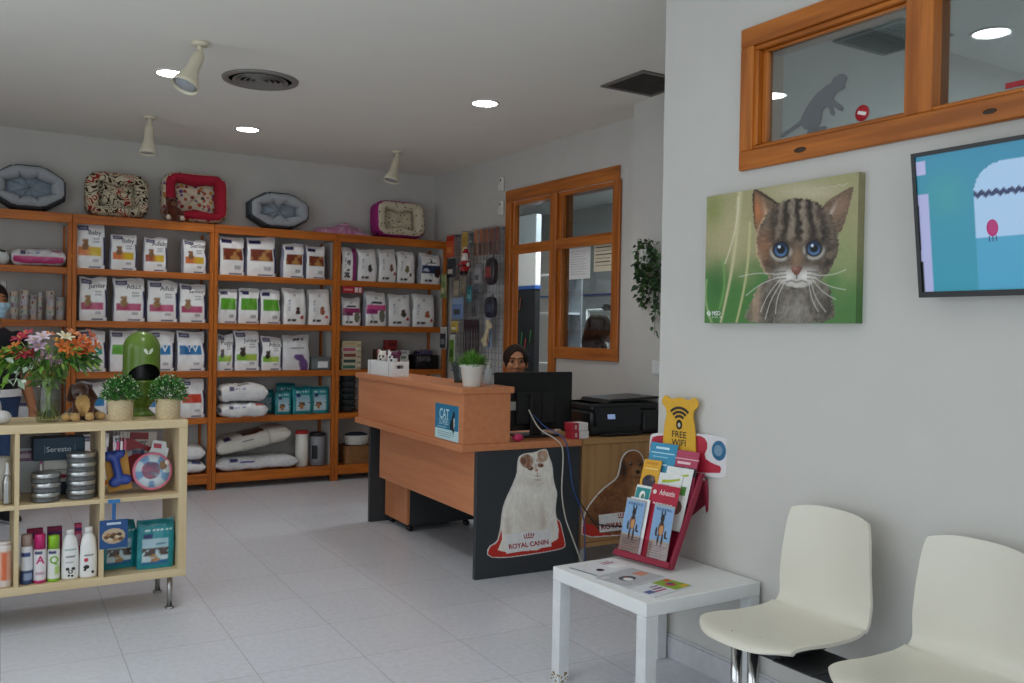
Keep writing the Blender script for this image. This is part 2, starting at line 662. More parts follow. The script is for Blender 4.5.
# outline traced on the pane: x along -y
ks = .00111
mb = MB().prism([((x - 205) * ks, (498 - y) * .00081) for x, y in CATP], 0, .0015)
M90 = TM((RX + .0265, 2.366, 2.070), rz=-PI / 2)
mb2 = MB()
mb2.add(np.concatenate(mb.v), mb.f, 0, M90)
o = mb2.build('cat_silhouette', pm('frosted_film', '#666B6E', .8, var=.03))
tag(o, 'grey frosted cat silhouette stuck on the high window pane', 'sticker')
mb = MB()
mb.cyl((0, 0, 0), (0, .0015, 0), .027, n=28, col=lin('#B3202E'), M=I4)
mb.box(-.017, .017, -.0006, 0, -.0055, .0055, col=lin('#E8E4E2'), M=TM(ry=math.radians(18)))
o = mb.build('round_sticker', PA, loc=(RX + .027, 1.987, 2.10), rot=(0, 0, -PI / 2))
tag(o, 'round red no entry sticker on the high window pane', 'sticker')
# red lettered strip low on the second pane
mb = MB().box(-.06, .06, 0, .0015, -.008, .008, col=lin('#A61F2B'))
o = mb.build('strip_sticker', PA, loc=(RX + .027, 1.44, 2.082), rot=(0, 0, -PI / 2))
tag(o, 'narrow red strip sticker on the second high window pane', 'sticker')

# counter door frame (transom above) and the window beside it
A0, A1 = MX - .022, MX + .12
d1 = struct(frame_obj('door_1', [
    (A0, MX, 6.50, 6.585, 0, 2.43), (A0, MX, 5.05, 6.585, 2.43, 2.53), (A0 - .004, MX, 5.815, 5.90, 0, 2.43),
    (A0, MX, 5.03, 5.115, 1.235, 2.43), (A0, MX, 5.03, 5.815, 1.145, 1.235),
    (A0, MX, 5.9, 6.50, 1.985, 2.065), (A0, MX, 5.115, 5.815, 1.985, 2.065),
    (MX, MX + .055, 6.475, 6.58, 0, 2.43), (MX, A1, 5.865, 5.93, 0, 2.43), (MX, A1, 5.06, 5.865, 1.17, 1.20), (MX, A1, 5.06, 5.085, 1.2, 2.43),
    (MX, A1, 5.085, 6.46, 2.40, 2.43), (MX, A1 - .04, 5.77, 5.865, 1.2, 2.0), (MX, A1 - .06, 5.93, 6.46, 2.0, 2.05), (MX, A1 - .06, 5.085, 5.77, 2.0, 2.05),
    (MX, A1 - .02, 5.76, 5.865, 2.05, 2.4)]))
GL2 = glass('inner_glass', '#D8DFE2', .08)
for y0, y1, z0, z1 in ((5.09, 5.80, 1.2, 2.0), (5.09, 5.80, 2.05, 2.41), (5.92, 6.48, 2.05, 2.41)):
    struct(MB().box(MX + .03, MX + .035, y0, y1, z0, z1).build('window_pane', GL2, d1))

def sheet(name, label, w, h, lines, loc, rz, bg='#E9E9E4', ink='#77777A', heads=()):
    mb = MB().box(-w / 2, w / 2, 0, .0012, -h / 2, h / 2, col=lin(bg))
    R = random.Random(len(label))
    for i in range(lines):
        z = h / 2 - h * (.12 + .8 * i / lines)
        a, b = -w * .42, w * R.uniform(.2, .42)
        t = .0035 if i in heads else .002
        mb.box(a, b, -.0006, 0, z - t, z + t, col=lin(ink if i not in heads else '#2C2C30'))
    o = mb.build(name, PA, loc=loc, rot=(0, 0, rz))
    return tag(o, label, 'notice')
sheet('paper_notice', 'plain white paper notice taped to the counter window, nearest the middle post', .27, .235, 10, (MX + .027, 5.565, 1.868), -PI / 2, '#EDEFEE', '#B8BBBD')
sheet('paper_notice', 'yellowed notice with dark printed lines on the counter window', .25, .2, 6, (MX + .027, 5.26, 1.895), -PI / 2, '#E3DBC2', '#4A4438', heads=(0, 2, 4))

# ------------------------------------------------------------------ ceiling fittings
GLOW = pm('lamp_glow', '#FFFFFF', .5, emit='#F6FAFF', estr=9.)
def downlight(x, y, label, r=.085):
    t = thing('recessed_downlight', label, 'ceiling light', (x, y, CZ), group='recessed downlights')
    MB().lathe([(r, 0), (r + .012, 0), (r + .012, -.006), (r, -.008), (r - .004, -.004), (r, 0)], 32).build('trim_ring', WHP, t)
    MB().lathe([(0, -.003), (r - .006, -.003)], 32, smooth=False).build('lamp_disc', GLOW, t)
    l = bpy.data.lights.new('downlight', 'SPOT')
    l.energy = 36
    l.spot_size = math.radians(120)
    l.spot_blend = .8
    l.shadow_soft_size = .07
    l.color = (1, .96, .91)
    lo = bpy.data.objects.new('downlight_bulb', l)
    C.objects.link(lo)
    lo.parent = t
    lo.location = (0, 0, -.02)
downlight(1.075, 5.65, 'recessed round downlight partly behind the nearest cream spotlight')
downlight(1.868, 6.905, 'recessed round downlight between the ceiling vent and the pet beds')
downlight(2.945, 5.18, 'recessed round downlight over the reception counter')
downlight(.86, 3.975, 'recessed round downlight reflected low in the high window pane')
downlight(.89, 2.56, 'recessed round downlight reflected large in the high window')
# round air diffuser
t = thing('round_ceiling_vent', 'round grey slotted air diffuser in the ceiling above the shelving', 'vent', (1.556, 5.48, CZ))
GRY = pm('grille_grey', '#8D8A86', .5, .3)
MB().lathe([(.19, 0), (.225, 0), (.222, -.01), (.19, -.014), (.185, 0)], 40).build('rim', GRY, t)
MB().lathe([(0, -.001), (.186, -.001)], 40, smooth=False).build('backing', pm('duct_dark', '#2E2B29', .8), t)
mb = MB()
for r in (.03, .062, .094, .126, .158):
    mb.lathe([(r - .011, -.004), (r, -.016), (r + .006, -.015), (r - .004, -.003)], 36)
mb.build('vent_rings', GRY, t)
# square return grille
t = SQV = thing('square_ceiling_vent', 'dark square air grille in the ceiling beside the hanging ivy', 'vent', (3.50, 4.205, CZ))
mb = MB()
for a, b, c, d in ((-.2, .2, -.2, -.175), (-.2, .2, .175, .2), (-.2, -.175, -.175, .175), (.175, .2, -.175, .175)):
    mb.box(a, b, c, d, -.012, 0, ch=.003)
mb.build('frame', pm('vent_frame', '#77746E', .5, .3), t)
mb = MB()
for i in range(14):
    mb.box(-.175, .175, -.172 + i * .0252, -.172 + i * .0252 + .012, -.009, -.003)
mb.build('slat', pm('vent_slat', '#3F3B37', .6), t)
MB().box(-.175, .175, -.175, .175, -.002, 0).build('backing', MATS['duct_dark'], t)
dup(SQV, (1.22, 2.87, CZ), 0, 'dark square air grille seen mirrored in the high window pane')
# cream spotlights
CREAM = pm('cream_enamel', '#DCD5BD', .4, var=.02)
def spotlight(x, y, tip, label, r=.066):
    t = thing('ceiling_spotlight', label, 'spotlight', (x, y, CZ), group='cream ceiling spotlights')
    MB().lathe([(.045, 0), (.045, -.012), (.04, -.02), (0, -.02)], 24).build('mount_disc', CREAM, t)
    MB().cyl((0, 0, -.018), (0, 0, -.05), .014).ell((0, 0, -.06), (.022, .022, .022), 14, 10).build('swivel', CREAM, t)
    d = Vector(tip) - Vector((0, 0, -.06))
    A = Matrix.Translation((0, 0, -.06)) @ d.to_track_quat('Z', 'Y').to_matrix().to_4x4()
    L = d.length
    MB().lathe([(0, .0), (.026, .006), (.033, .02), (.033, L * .5), (.036, L * .56), (r * .72, L * .72), (r * .95, L * .9), (r, L), (r - .003, L), (r * .9, L * .9), (r * .62, L * .72), (0, L * .66)], 28, M=A).build('lamp_head', CREAM, t)
    MB().lathe([(0, L * .98), (r * .55, L * .965), (r * .9, L * .93)], 24, M=A).build('bulb', pm('bulb_glass', '#9FA2A8', .25, var=.1), t)
spotlight(1.083, 4.945, (-.085, -.05, -.258), 'cream spotlight with wide grey bulb hanging nearest the round vent', .07)
spotlight(1.172, 6.9, (-.015, -.02, -.275), 'cream spotlight pointing straight down above the patterned pet bed', .06)
spotlight(3.14, 7.0, (-.06, -.02, -.262), 'cream spotlight over the corner with the magenta pet bed', .066)
# two white detectors beside the door frame
def detector(z, label):
    t = thing('motion_detector', label, 'detector', (MX, 6.66, z), rz=-PI / 2, group='motion detectors')
    MB().box(-.03, .03, -.03, 0, -.065, .065, ch=.01).box(-.022, .022, -.045, -.028, -.055, .0, ch=.008).build('housing', WHP, t)
    MB().ell((0, -.03, .035), (.011, .005, .011), 14, 8).build('lens', BLK, t)
detector(2.597, 'upper white motion detector on the wall beside the door frame')
detector(2.395, 'lower white motion detector on the wall beside the door frame')
# wall switch by the ivy
t = thing('light_switch', 'white double light switch on the wall below the ivy', 'switch', (3.755, 4.36, 1.135), rz=-PI / 2)
MB().box(-.045, .045, -.01, 0, -.045, .045, ch=.003).build('plate', WHP, t)
MB().box(-.036, -.001, -.014, -.009, -.034, .034, ch=.002).box(.001, .036, -.014, -.009, -.034, .034, ch=.002).build('rocker', WHT, t)

# ------------------------------------------------------------------ light
def area(name, loc, rot, sx, sy, e, col):
    l = bpy.data.lights.new(name, 'AREA')
    l.shape = 'RECTANGLE'
    l.size, l.size_y, l.energy, l.color = sx, sy, e, col
    o = bpy.data.objects.new(name, l)
    C.objects.link(o)
    o.location, o.rotation_euler = loc, rot
    return o
area('shopfront_daylight', (-1.72, 2.3, 1.3), (0, -PI / 2, 0), 2.2, 5.6, 97, (.87, .95, 1))
area('entrance_fill', (.5, -2.1, 1.35), (PI / 2, 0, 0), 3.2, 2.2, 52, (.92, .97, 1))  # added fill light from behind the viewpoint, the entrance itself is unseen
area('consulting_room_lamp', (5.2, 6.6, 2.8), (0, 0, 0), 1.2, .6, 80, (.9, .96, 1))
area('inner_room_lamp', (4.6, 1.6, 2.8), (0, 0, 0), 1.2, .6, 70, (.9, .96, 1))
w = bpy.data.worlds.new('sky')
w.use_nodes = True
w.node_tree.nodes['Background'].inputs['Color'].default_value = (.75, .87, 1, 1)
w.node_tree.nodes['Background'].inputs['Strength'].default_value = .55
bpy.context.scene.world = w
sc = bpy.context.scene
sc.view_settings.view_transform = 'Standard'
sc.view_settings.look = 'None'
sc.view_settings.exposure = -.66
sc.view_settings.gamma = 1
sc.view_settings.use_curve_mapping = False
sc.cycles.use_denoising = True
sc.cycles.max_bounces = 8
sc.cycles.transparent_max_bounces = 16
# ------------------------------------------------------------------ timber shelving along the back wall
SY = 7.60                       # front of the uprights
SB = 7.95                       # back of the uprights
LEV = [.135, .597, .978, 1.372, 1.772]   # shelf tops
TOPZ = 2.18
def shelf_unit(name, label, x0, x1):
    t = thing(name, label, 'shelving', (x0, SY, 0), group='timber shelving bays')
    w, d = x1 - x0, SB - SY
    for x in (0, w - .034):
        for y in (0, d - .04):
            MB().box(x + .001, x + .033, y, y + .04, 0, TOPZ - .07, ch=.003).build('post', PINE[2], t)
    for x in (.012, w - .018):
        MB().box(x, x + .006, .04, d - .04, .06, TOPZ - .07).build('side_panel', pm('side_board', '#D8D8D4', .6, var=.02), t)
    for k, z in enumerate(LEV):
        h = .082 if k == 0 else .05
        b = MB().box(.034, w - .034, .0, .03, z - h, z, ch=.003)
        b.box(.02, w - .02, .03, d, z - .022, z - .001, ch=.002)
        b.build('shelf', PINE[0], t)
    MB().box(.001, w - .001, 0, .03, TOPZ - .07, TOPZ, ch=.003).box(.001, w - .001, .03, d, TOPZ - .025, TOPZ - .001, ch=.002).build('top_board', PINE[0], t)
    return t
UX = [-.29, .7495, 1.80, 2.857, 3.945]
shelf_unit('shelving_bay', 'orange timber shelving bay at the far end, holding stacked food tins', UX[0], UX[1])
shelf_unit('shelving_bay', 'orange timber shelving bay behind the green bin and flowers', UX[1], UX[2])
shelf_unit('shelving_bay', 'orange timber shelving bay holding teal pouches and two sack pairs', UX[2], UX[3])
shelf_unit('shelving_bay', 'orange timber shelving bay in the corner beside the wire grid', UX[3], UX[4])

# ------------------------------------------------------------------ pet food bags
def bag_mesh(name, w, h, d, colfn, texts=(), nu=25, nv=31, seed=0, pinch=.05, slump=0., gusset='#E6E6E6', fold=.0):
    """upright gusseted bag, front towards -y, base at z=0"""
    u = np.linspace(0, 1, nu)[None, :]
    v = np.linspace(0, 1, nv)[:, None]
    e = 2 * u - 1
    def shape(u, v, side):
        e = 2 * u - 1
        prof = np.sqrt(np.clip(1 - np.clip((v - .35) / .62, 0, 1) ** 2.2, 0, 1)) * (.86 + .14 * sst(0, .25, v))
        cr = (1 - np.abs(e) ** 6) * .22 + .78
        D = d / 2 * (prof * cr * .98 + .02)
        wr = (vnoise(u * 4 + seed, v * 5, seed) - .5) * .012 + (vnoise(u * 9, v * 11 + seed, seed + 1) - .5) * .005
        wr = wr * sst(.02, .2, v) * min(1, h / .3)
        wd = 1 - pinch * np.sin(np.clip((v - .45) / .5, 0, 1) * PI) - .02 * (1 - sst(0, .1, v))
        x = e * w / 2 * wd + (vnoise(v * 3 + seed, u * 0 + seed, seed + 2) - .5) * .016 * v
        y = -D + wr if side else D - wr
        zz = v * h + (vnoise(u * 3 + seed * 1.7, v * 0, seed + 3) - .5) * .02 * v ** 6 - slump * v ** 3 * h * (e * .5 + .2)
        y = y + slump * .35 * h * v ** 2 * 0
        return x + 0 * y, y + 0 * x, zz + 0 * x
    def arr(side):
        x, y, z = shape(u + 0 * v, v + 0 * u, side)
        return np.stack([x, y, z], -1)
    F, B = arr(True), arr(False)
    uu, vv = np.broadcast_to(u, (nv, nu)), np.broadcast_to(v, (nv, nu))
    mb = MB()
    mb.grid(F, 0, None, colfn(uu, vv))
    bc = np.tile(linA(gusset), (nv * nu, 1))
    mb.grid(B, 0, None, bc, flip=True)
    for k, fl in ((0, True), (-1, False)):
        S = np.stack([F[:, k], B[:, k]], 1)
        m = S.mean(1)
        m[:, 0] += (.014 if k == 0 else -.014) * (d / .1)
        S = np.stack([F[:, k], m, B[:, k]], 1)
        mb.grid(S, 0, None, np.tile(linA(gusset), (nv * 3, 1)), flip=fl, smooth=False)
    S = np.stack([F[0], B[0]], 0)
    mb.grid(S, 0, None, np.tile(linA('#DDDDDD'), (2 * nu, 1)), flip=True, smooth=False)
    S = np.stack([F[-1], B[-1]], 0)
    mb.grid(S, 0, None, np.tile(linA('#E8E8E8'), (2 * nu, 1)), smooth=False)
    for s, size, tu, tv, col, bold, xs in texts:
        def fn(a, b):
            uu_, vv_ = np.array([[tu + a / w]]), np.array([[tv + b / h]])
            x, y, z = shape(uu_, vv_, True)
            return (x[0, 0], y[0, 0] - .002, z[0, 0])
        mb.text(s, size, fn, 0, linA(col), bold=bold, xs=xs)
    return mb

def P_(base='#F6F6F6'):
    def f(u, v):
        return np.tile(linA(base), (*u.shape, 1)).astype(float)
    return f

def rectm(u, v, a, b, c, d):
    return ((u >= a) & (u <= b) & (v >= c) & (v <= d)).astype(float)

def blob(u, v, cu, cv, ru, rv):
    return (((u - cu) / ru) ** 2 + ((v - cv) / rv) ** 2 < 1).astype(float)

def art_vet(c1, c2, pet='#9A6A3E', band=(.30, .47), logo='#23235E', title=True, gold=False):
    def f(u, v):
        c = P_()(u, v)
        c = mixc(c, linA(logo), rectm(u, v, .06, .44, .865, .955))
        c = mixc(c, linA('#B9BBD0'), rectm(u, v, .12, .38, .9, .92))
        b0, b1 = band
        g = mixc(np.tile(linA(c1), (*u.shape, 1)), linA(c2), sst(.3, .6, u))
        c = mixc(c, 0, 0)
        m = rectm(u, v, .08, .84, b0, b1)
        c = c * (1 - m[..., None]) + g * m[..., None]
        if pet:
            n = vnoise(u * 22, v * 22, 3) * .5 + .6
            pm_ = np.maximum(blob(u, v, .3, b1 + .11, .085, .065), blob(u, v, .3, b1 + .02, .12, .09))
            pm_ = np.maximum(pm_, np.maximum(blob(u, v, .23, b1 + .14, .03, .05), blob(u, v, .37, b1 + .14, .03, .05)))
            c = c * (1 - pm_[..., None]) + (linA(pet) * n[..., None]) * pm_[..., None]
        if title:
            for k in range(2):
                c = mixc(c, linA('#8E9096'), rectm(u, v, .56, .8, .6 + k * .065, .63 + k * .065) * .8)
        c = mixc(c, linA('#A9A2A8'), rectm(u, v, .55, .78, .14, .2) * .8)
        c = mixc(c, linA(logo), rectm(u, v, .42, .86, .025, .06))
        c = mixc(c, linA(logo), rectm(u, v, .93, 1, .1, .72))
        return c
    return f

def art_photo(c1, c2, logo='#23235E', band=(.36, .66)):
    """white bag, photo band with ragged second colour"""
    def f(u, v):
        c = P_()(u, v)
        c = mixc(c, linA(logo), rectm(u, v, .06, .46, .83, .93))
        c = mixc(c, linA('#B9BBD0'), rectm(u, v, .12, .4, .87, .89))
        m = rectm(u, v, .1, .88, *band)
        n = vnoise(u * 7, v * 9, 5)
        g = mixc(np.tile(linA(c1), (*u.shape, 1)), linA(c2), sst(.4, .7, n + (u - .5) * .3))
        c = c * (1 - m[..., None]) + g * m[..., None]
        c = mixc(c, linA('#6F6F78'), rectm(u, v, .58, .82, .14, .25) * .6)
        c = mixc(c, linA(logo), rectm(u, v, .35, .9, .02, .05))
        c = mixc(c, linA(logo), rectm(u, v, .95, 1, .1, .7))
        return c
    return f

def art_plain(pet='#6B4630', pu=.62, pv=.36, spot='#B03A2C', band=None, extra=None):
    """white bag with a small pet picture, dark name low down"""
    def f(u, v):
        c = P_('#F3F3F1')(u, v)
        if band:
            bc, b0, b1 = band
            c = mixc(c, linA(bc), rectm(u, v, .04, .97, b0, b1))
        n = vnoise(u * 26, v * 26, 8)
        m = np.maximum(blob(u, v, pu, pv, .12, .07), blob(u, v, pu, pv + .09, .09, .06))
        c = c * (1 - m[..., None]) + (linA(pet) * (.5 + n)[..., None]) * m[..., None]
        if spot:
            c = mixc(c, linA(spot), blob(u, v, pu + .2, pv - .14, .075, .05))
        c = mixc(c, linA('#2F3038'), rectm(u, v, .2, .55, .1, .145) * (vnoise(u * 40, v * 3, 2) > .3))
        c = mixc(c, linA('#7A86A0'), (rectm(u, v, .18, .26, .4, .68) * (np.sin(v * 70) > .1)) * .8)
        c = mixc(c, linA('#9A9AA0'), blob(u, v, .5, .82, .06, .03) * .7)
        if extra:
            c = extra(c, u, v)
        return c
    return f

_used = {}
def put_bag(x0, x1, z, h, d, art, label, texts=(), y=SY + .022, seed=None, name='pet_food_bag', cat='pet food bag', group=None, rz=0., slump=0., gusset='#C9CADA', pinch=.05, mat=None, parent_kw=None):
    w = (x1 - x0)
    seed = seed if seed is not None else random.randrange(40)
    mb = bag_mesh(name, w, h, d, art, texts, seed=seed, slump=slump, gusset=gusset, pinch=pinch)
    o = mb.build(name, mat or PB, loc=((x0 + x1) / 2, y + d / 2 + .012, z + .0015), rot=(0, 0, rz))
    return tag(o, label, cat, group)

NV, INK = '#2B2B46', '#4A4A55'
G2 = 'pet food bags on the timber shelves'
# bay behind the green bin
for i, (a, b, h, c1, c2, ttl, lab) in enumerate([
    (.783, .985, .345, '#DE7B2A', '#E3C23A', 'Baby', 'tall white food bag with orange and yellow band, top shelf beside the timber upright'),
    (1.024, 1.212, .285, '#DE7326', '#E6BE22', 'Baby', 'white orange-banded food bag standing between the tall bag and the red-dog bag'),
    (1.268, 1.442, .272, '#B04A2A', '#E3BB2C', 'Adult', 'white food bag with red and yellow band under the red pet bed'),
    (1.566, 1.748, .275, '#D8702A', '#E0B62A', 'Senior', 'white orange-yellow food bag at the inner end under the red pet bed')]):
    put_bag(a, b, LEV[4], h, .11, art_vet(c1, c2), lab, [(ttl, .050, .64, .76, INK, .01, 1.)], group=G2, seed=i + 1, rz=(-.03, .04, 0, .06)[i])
for i, (a, b, h, ttl, lab) in enumerate([
    (.808, 1.003, .335, 'Junior', 'white food bag with dusty pink band beside the upright, second shelf down'),
    (1.052, 1.280, .335, 'Adult', 'wide white food bag with pink band, second along the second shelf'),
    (1.300, 1.528, .330, 'Adult', 'wide white food bag with pink band, third along the second shelf'),
    (1.545, 1.750, .318, 'Senior', 'white pink-banded food bag at the inner end of the second shelf')]):
    put_bag(a, b, LEV[3], h, .12, art_vet('#B23B63', '#C8557F', '#B08A5A', (.25, .40)), lab, [(ttl, .050, .64, .76, INK, .01, 1.)], group=G2, seed=i + 11, slump=(.0, 0, 0, .05)[i])
for i, (a, b, h, c1, c2, s, lab) in enumerate([
    (.815, 1.000, .320, '#1E8A78', '#2FA08C', 'K', 'white food bag with teal green band seen past the bouquet'),
    (1.028, 1.228, .322, '#5FA82C', '#7CBB3A', '', 'white food bag with lime green band half hidden by the green bin'),
    (1.300, 1.505, .318, '#1F6FB0', '#2A86C8', 'W', 'white food bag with blue letter band just past the green bin'),
    (1.532, 1.750, .318, '#1F6FB0', '#2A86C8', 'W', 'white food bag with blue letter band beside the inner upright')]):
    put_bag(a, b, LEV[2], h, .12, art_vet(c1, c2, None, (.42, .66), title=False), lab, [(s, .085, .52, .49, '#E8EEF2', .02, 1.2)] if s else (), group=G2, seed=i + 21)
for i, (a, b, h, c1, lab) in enumerate([
    (.82, 1.02, .30, '#2A86C8', 'white food bag with blue band behind the plush dog'),
    (1.30, 1.505, .25, '#2A86C8', 'short white food bag behind the foot of the green bin'),
    (1.560, 1.752, .312, '#D0432A', 'white food bag with red band beside the second wicker pot')]):
    put_bag(a, b, LEV[1], h, .12, art_vet(c1, c1, None, (.38, .62), title=False), lab, group=G2, seed=i + 31)
# bay with the teal pouches
for i, (a, b, h, lab) in enumerate([
    (1.850, 2.060, .325, 'white food bag with shiny amber picture nearest the red bed, under the pale grey one'),
    (2.085, 2.325, .335, 'widest white food bag with amber picture, second along the top shelf'),
    (2.390, 2.572, .295, 'white food bag with amber picture, third along the top shelf'),
    (2.590, 2.765, .290, 'white food bag with amber picture, last along the top shelf')]):
    put_bag(a, b, LEV[4], h, .12, art_photo('#7C2E12', '#B98A4A', band=(.38, .68)), lab, group=G2, seed=i + 41, rz=(.1, -.05, 0, .05)[i], gusset='#B9BAD0')
for i, (a, b, h, lab) in enumerate([
    (1.846, 2.002, .292, 'white food bag with bright green picture beside the upright'),
    (2.014, 2.186, .295, 'white food bag with bright green picture, second of three'),
    (2.200, 2.372, .288, 'white food bag with bright green picture, third of three')]):
    put_bag(a, b, LEV[3], h, .11, art_photo('#57A41C', '#6DAE34', band=(.40, .70)), lab, group=G2, seed=i + 51)
put_bag(2.398, 2.590, LEV[3], .310, .12, art_plain('#4C2A22', .62, .34, '#B83A2A'), 'plain white food bag with dark cat picture next to the green bags', group=G2, seed=61, gusset='#DADADA')
put_bag(2.618, 2.812, LEV[3], .308, .12, art_plain('#A05236', .62, .36, '#C0432E'), 'plain white food bag with reddish pet picture beside the post', group=G2, seed=62, gusset='#DADADA')
for i, (a, b, h, lab) in enumerate([
    (1.845, 1.976, .300, 'narrow white food bag with pale green band beside the upright'),
    (1.990, 2.200, .330, 'wide white food bag with pale green band, crumpled top'),
    (2.214, 2.386, .280, 'short white food bag with pale green band next to purple cat bag')]):
    put_bag(a, b, LEV[2], h, .12, art_vet('#7FB82E', '#B4CC55', '#3E2A22', (.26, .42)), lab, [(('Puppy', 'Junior', 'Adult')[i], .048, .62, .72, INK, .01, 1.)], group=G2, seed=i + 71, slump=(0, .04, .05)[i])
def purple(c, u, v):
    m = np.maximum(blob(u, v, .62, .36, .17, .10), np.maximum(blob(u, v, .74, .2, .16, .16), rectm(u, v, .66, .95, 0, .2)))
    m = np.maximum(m, blob(u, v, .5, .38, .1, .07))
    c = mixc(c, linA('#6C4A86'), m)
    return c
def art_purple(u, v):
    c = P_('#DEDEE0')(u, v)
    c = purple(c, u, v)
    c = mixc(c, linA('#33343A'), (rectm(u, v, .36, .78, .84, .9) * (vnoise(u * 30, v * 20, 4) > .35)))
    c = mixc(c, linA('#55565E'), (rectm(u, v, .22, .8, .62, .66) * (vnoise(u * 40, v * 3, 6) > .4)))
    return c
put_bag(2.395, 2.632, LEV[2], .300, .13, art_purple, 'white litter bag with purple cat silhouette', group=G2, seed=81, gusset='#CFCFD2')
# corner bay
def side_purple(c, u, v):
    c = mixc(c, linA('#9A2E78'), rectm(u, v, .74, 1, 0, 1))
    for k, (z0, z1) in enumerate(((.74, .8), (.48, .6), (.3, .36), (.1, .25))):
        c = mixc(c, linA('#55565E'), rectm(u, v, .18, .56, z0, z1) * (vnoise(u * 18, v * 14, k) > .45))
    return c
put_bag(2.914, 3.052, LEV[4], .292, .12, art_plain('#DDDDDD', .5, .5, None, extra=side_purple), 'white food bag with purple side, first in the corner bay', group=G2, seed=91, gusset='#9A2E78')
put_bag(3.068, 3.246, LEV[4], .292, .12, art_plain('#3E3A34', .62, .36, None), 'plain white food bag with small dark dog picture, top shelf of the corner bay', group=G2, seed=92, gusset='#DADADA')
put_bag(3.266, 3.440, LEV[4], .302, .12, art_plain('#8A5A48', .7, .4, '#B83A4A'), 'plain white food bag with pinkish spot, under the magenta bed', group=G2, seed=93, gusset='#DADADA', rz=.05)
put_bag(3.462, 3.636, LEV[4], .295, .11, art_plain('#7A6A3A', .55, .4, '#8A3A4A'), 'plain white food bag with olive pet picture', group=G2, seed=94, y=SY + .04, gusset='#DADADA', rz=-.06)
def navyband(c, u, v):
    c = mixc(c, linA('#22345E'), rectm(u, v, .04, 1, .36, .62))
    c = mixc(c, linA('#C8CFE0'), rectm(u, v, .12, .4, .42, .52) * (vnoise(u * 26, v * 12, 2) > .4))
    c = mixc(c, linA('#3A2A26'), blob(u, v, .8, .38, .17, .17))
    c = mixc(c, linA('#2A3348'), rectm(u, v, .3, .72, .68, .73))
    c = mixc(c, linA('#2A3348'), blob(u, v, .52, .75, .05, .04))
    return c
put_bag(3.694, 3.894, LEV[4], .285, .12, art_plain('#DDDDDD', .5, .2, None, extra=navyband), 'white food bag with navy band and dark dog, end of the corner bay', group=G2, seed=95, gusset='#C9CCD6')
def magband(c0, c1):
    def ex(c, u, v):
        c = mixc(c, linA(c0), rectm(u, v, .03, .98, .46, .6))
        c = mixc(c, linA(c1), rectm(u, v, .03, .55, .34, .47))
        c = mixc(c, linA('#2A3348'), rectm(u, v, .28, .76, .66, .72))
        c = mixc(c, linA('#6A705E'), blob(u, v, .78, .3, .14, .2))
        return c
    return ex
put_bag(2.925, 3.100, LEV[3], .250, .12, art_plain('#DDDDDD', .3, .2, None, extra=magband('#A02A66', '#6E2A50')), 'white food bag with dark magenta band under the small red sign', group=G2, seed=96)
put_bag(3.152, 3.350, LEV[3], .308, .12, art_plain('#DDDDDD', .3, .2, None, extra=magband('#D8508E', '#9A2A78')), 'white food bag with bright pink band, second shelf of the corner bay', group=G2, seed=97)
put_bag(3.376, 3.590, LEV[3], .300, .12, art_plain('#3E3028', .66, .36, '#B83A2A'), 'plain white food bag with black and tan dog picture', group=G2, seed=98, gusset='#DADADA')
put_bag(3.616, 3.835, LEV[3], .305, .12, art_plain('#B0683A', .66, .34, '#C0432E'), 'plain white food bag with ginger pet picture, near the wire grid', group=G2, seed=99, gusset='#DADADA', slump=.03)
# small red shelf sign
mb = MB().box(-.095, .095, 0, .004, -.03, .03, col=lin('#A8202C'))
mb.box(.02, .05, -.001, .001, -.022, .022, col=lin('#E4D2CE')).box(.058, .084, -.001, .001, -.022, .022, col=lin('#E4D2CE')).box(-.08, .0, -.001, .001, -.008, .008, col=lin('#E08A8A'))
tag(mb.build('shelf_sign', PA, loc=(3.0, SY + .001, 1.658)), 'small red and white sign hung under the corner bay shelf', 'sign')
o = bpy.data.objects['shelf_sign']
o.location = (3.0, SY - .0055, 1.69 - .0)

# ------------------------------------------------------------------ bags lying flat
def pillow(name, label, loc, L, D, H, colfn, rz=0., rx=0., ry=0., cat='pet food bag', group=None, seed=0, texts=(), mat=None):
    nu, nv = 41, 61
    u = np.linspace(-1, 1, nu)[None, :]
    a = np.linspace(0, 2 * PI, nv)[:, None]
    ca, sa = np.cos(a), np.sin(a)
    e = np.abs(u) ** 12
    y = np.sign(ca) * np.abs(ca) ** .55 * D / 2 * (1 - .05 * np.abs(u) ** 8)
    z = np.sign(sa) * np.abs(sa) ** .8 * H / 2 * (1 - e * .66)
    x = u * L / 2 + 0 * a
    nz = (vnoise((u + 2) * 4, a * 1.4 + seed, seed) - .5) * .034 + (vnoise((u + 2) * 11, a * 3, seed + 1) - .5) * .016
    k = 1 + nz / (H / 2) * .5
    P = np.stack([x + 0 * y, y * (1 + 0 * x) * k ** .3, H / 2 + z * k], -1)
    P[..., 2] -= np.maximum(0, -(P[..., 2])) * 1
    P[..., 2] = np.maximum(P[..., 2], .0)
    U, A = np.broadcast_to((u + 1) / 2, (nv, nu)), np.broadcast_to(a, (nv, nu))
    mb = MB().grid(P, 0, None, colfn(U, A), flip=True)
    for s_, size, tx, ang, col in texts:
        def fn(p, q):
            uu = tx + p / L * 2
            al = ang + q / H * 2.2
            ca, sa = math.cos(al), math.sin(al)
            ee = abs(uu) ** 12
            yy = math.copysign(abs(ca) ** .55, ca) * D / 2
            zz = math.copysign(abs(sa) ** .8, sa) * H / 2 * (1 - ee * .66)
            return (uu * L / 2, yy - .006 if ca < 0 else yy, H / 2 + zz)
        mb.text(s_, size, fn, 0, linA(col))
    o = mb.build(name, mat or PB, loc=loc, rot=(rx, ry, rz))
    return tag(o, label, cat, group)

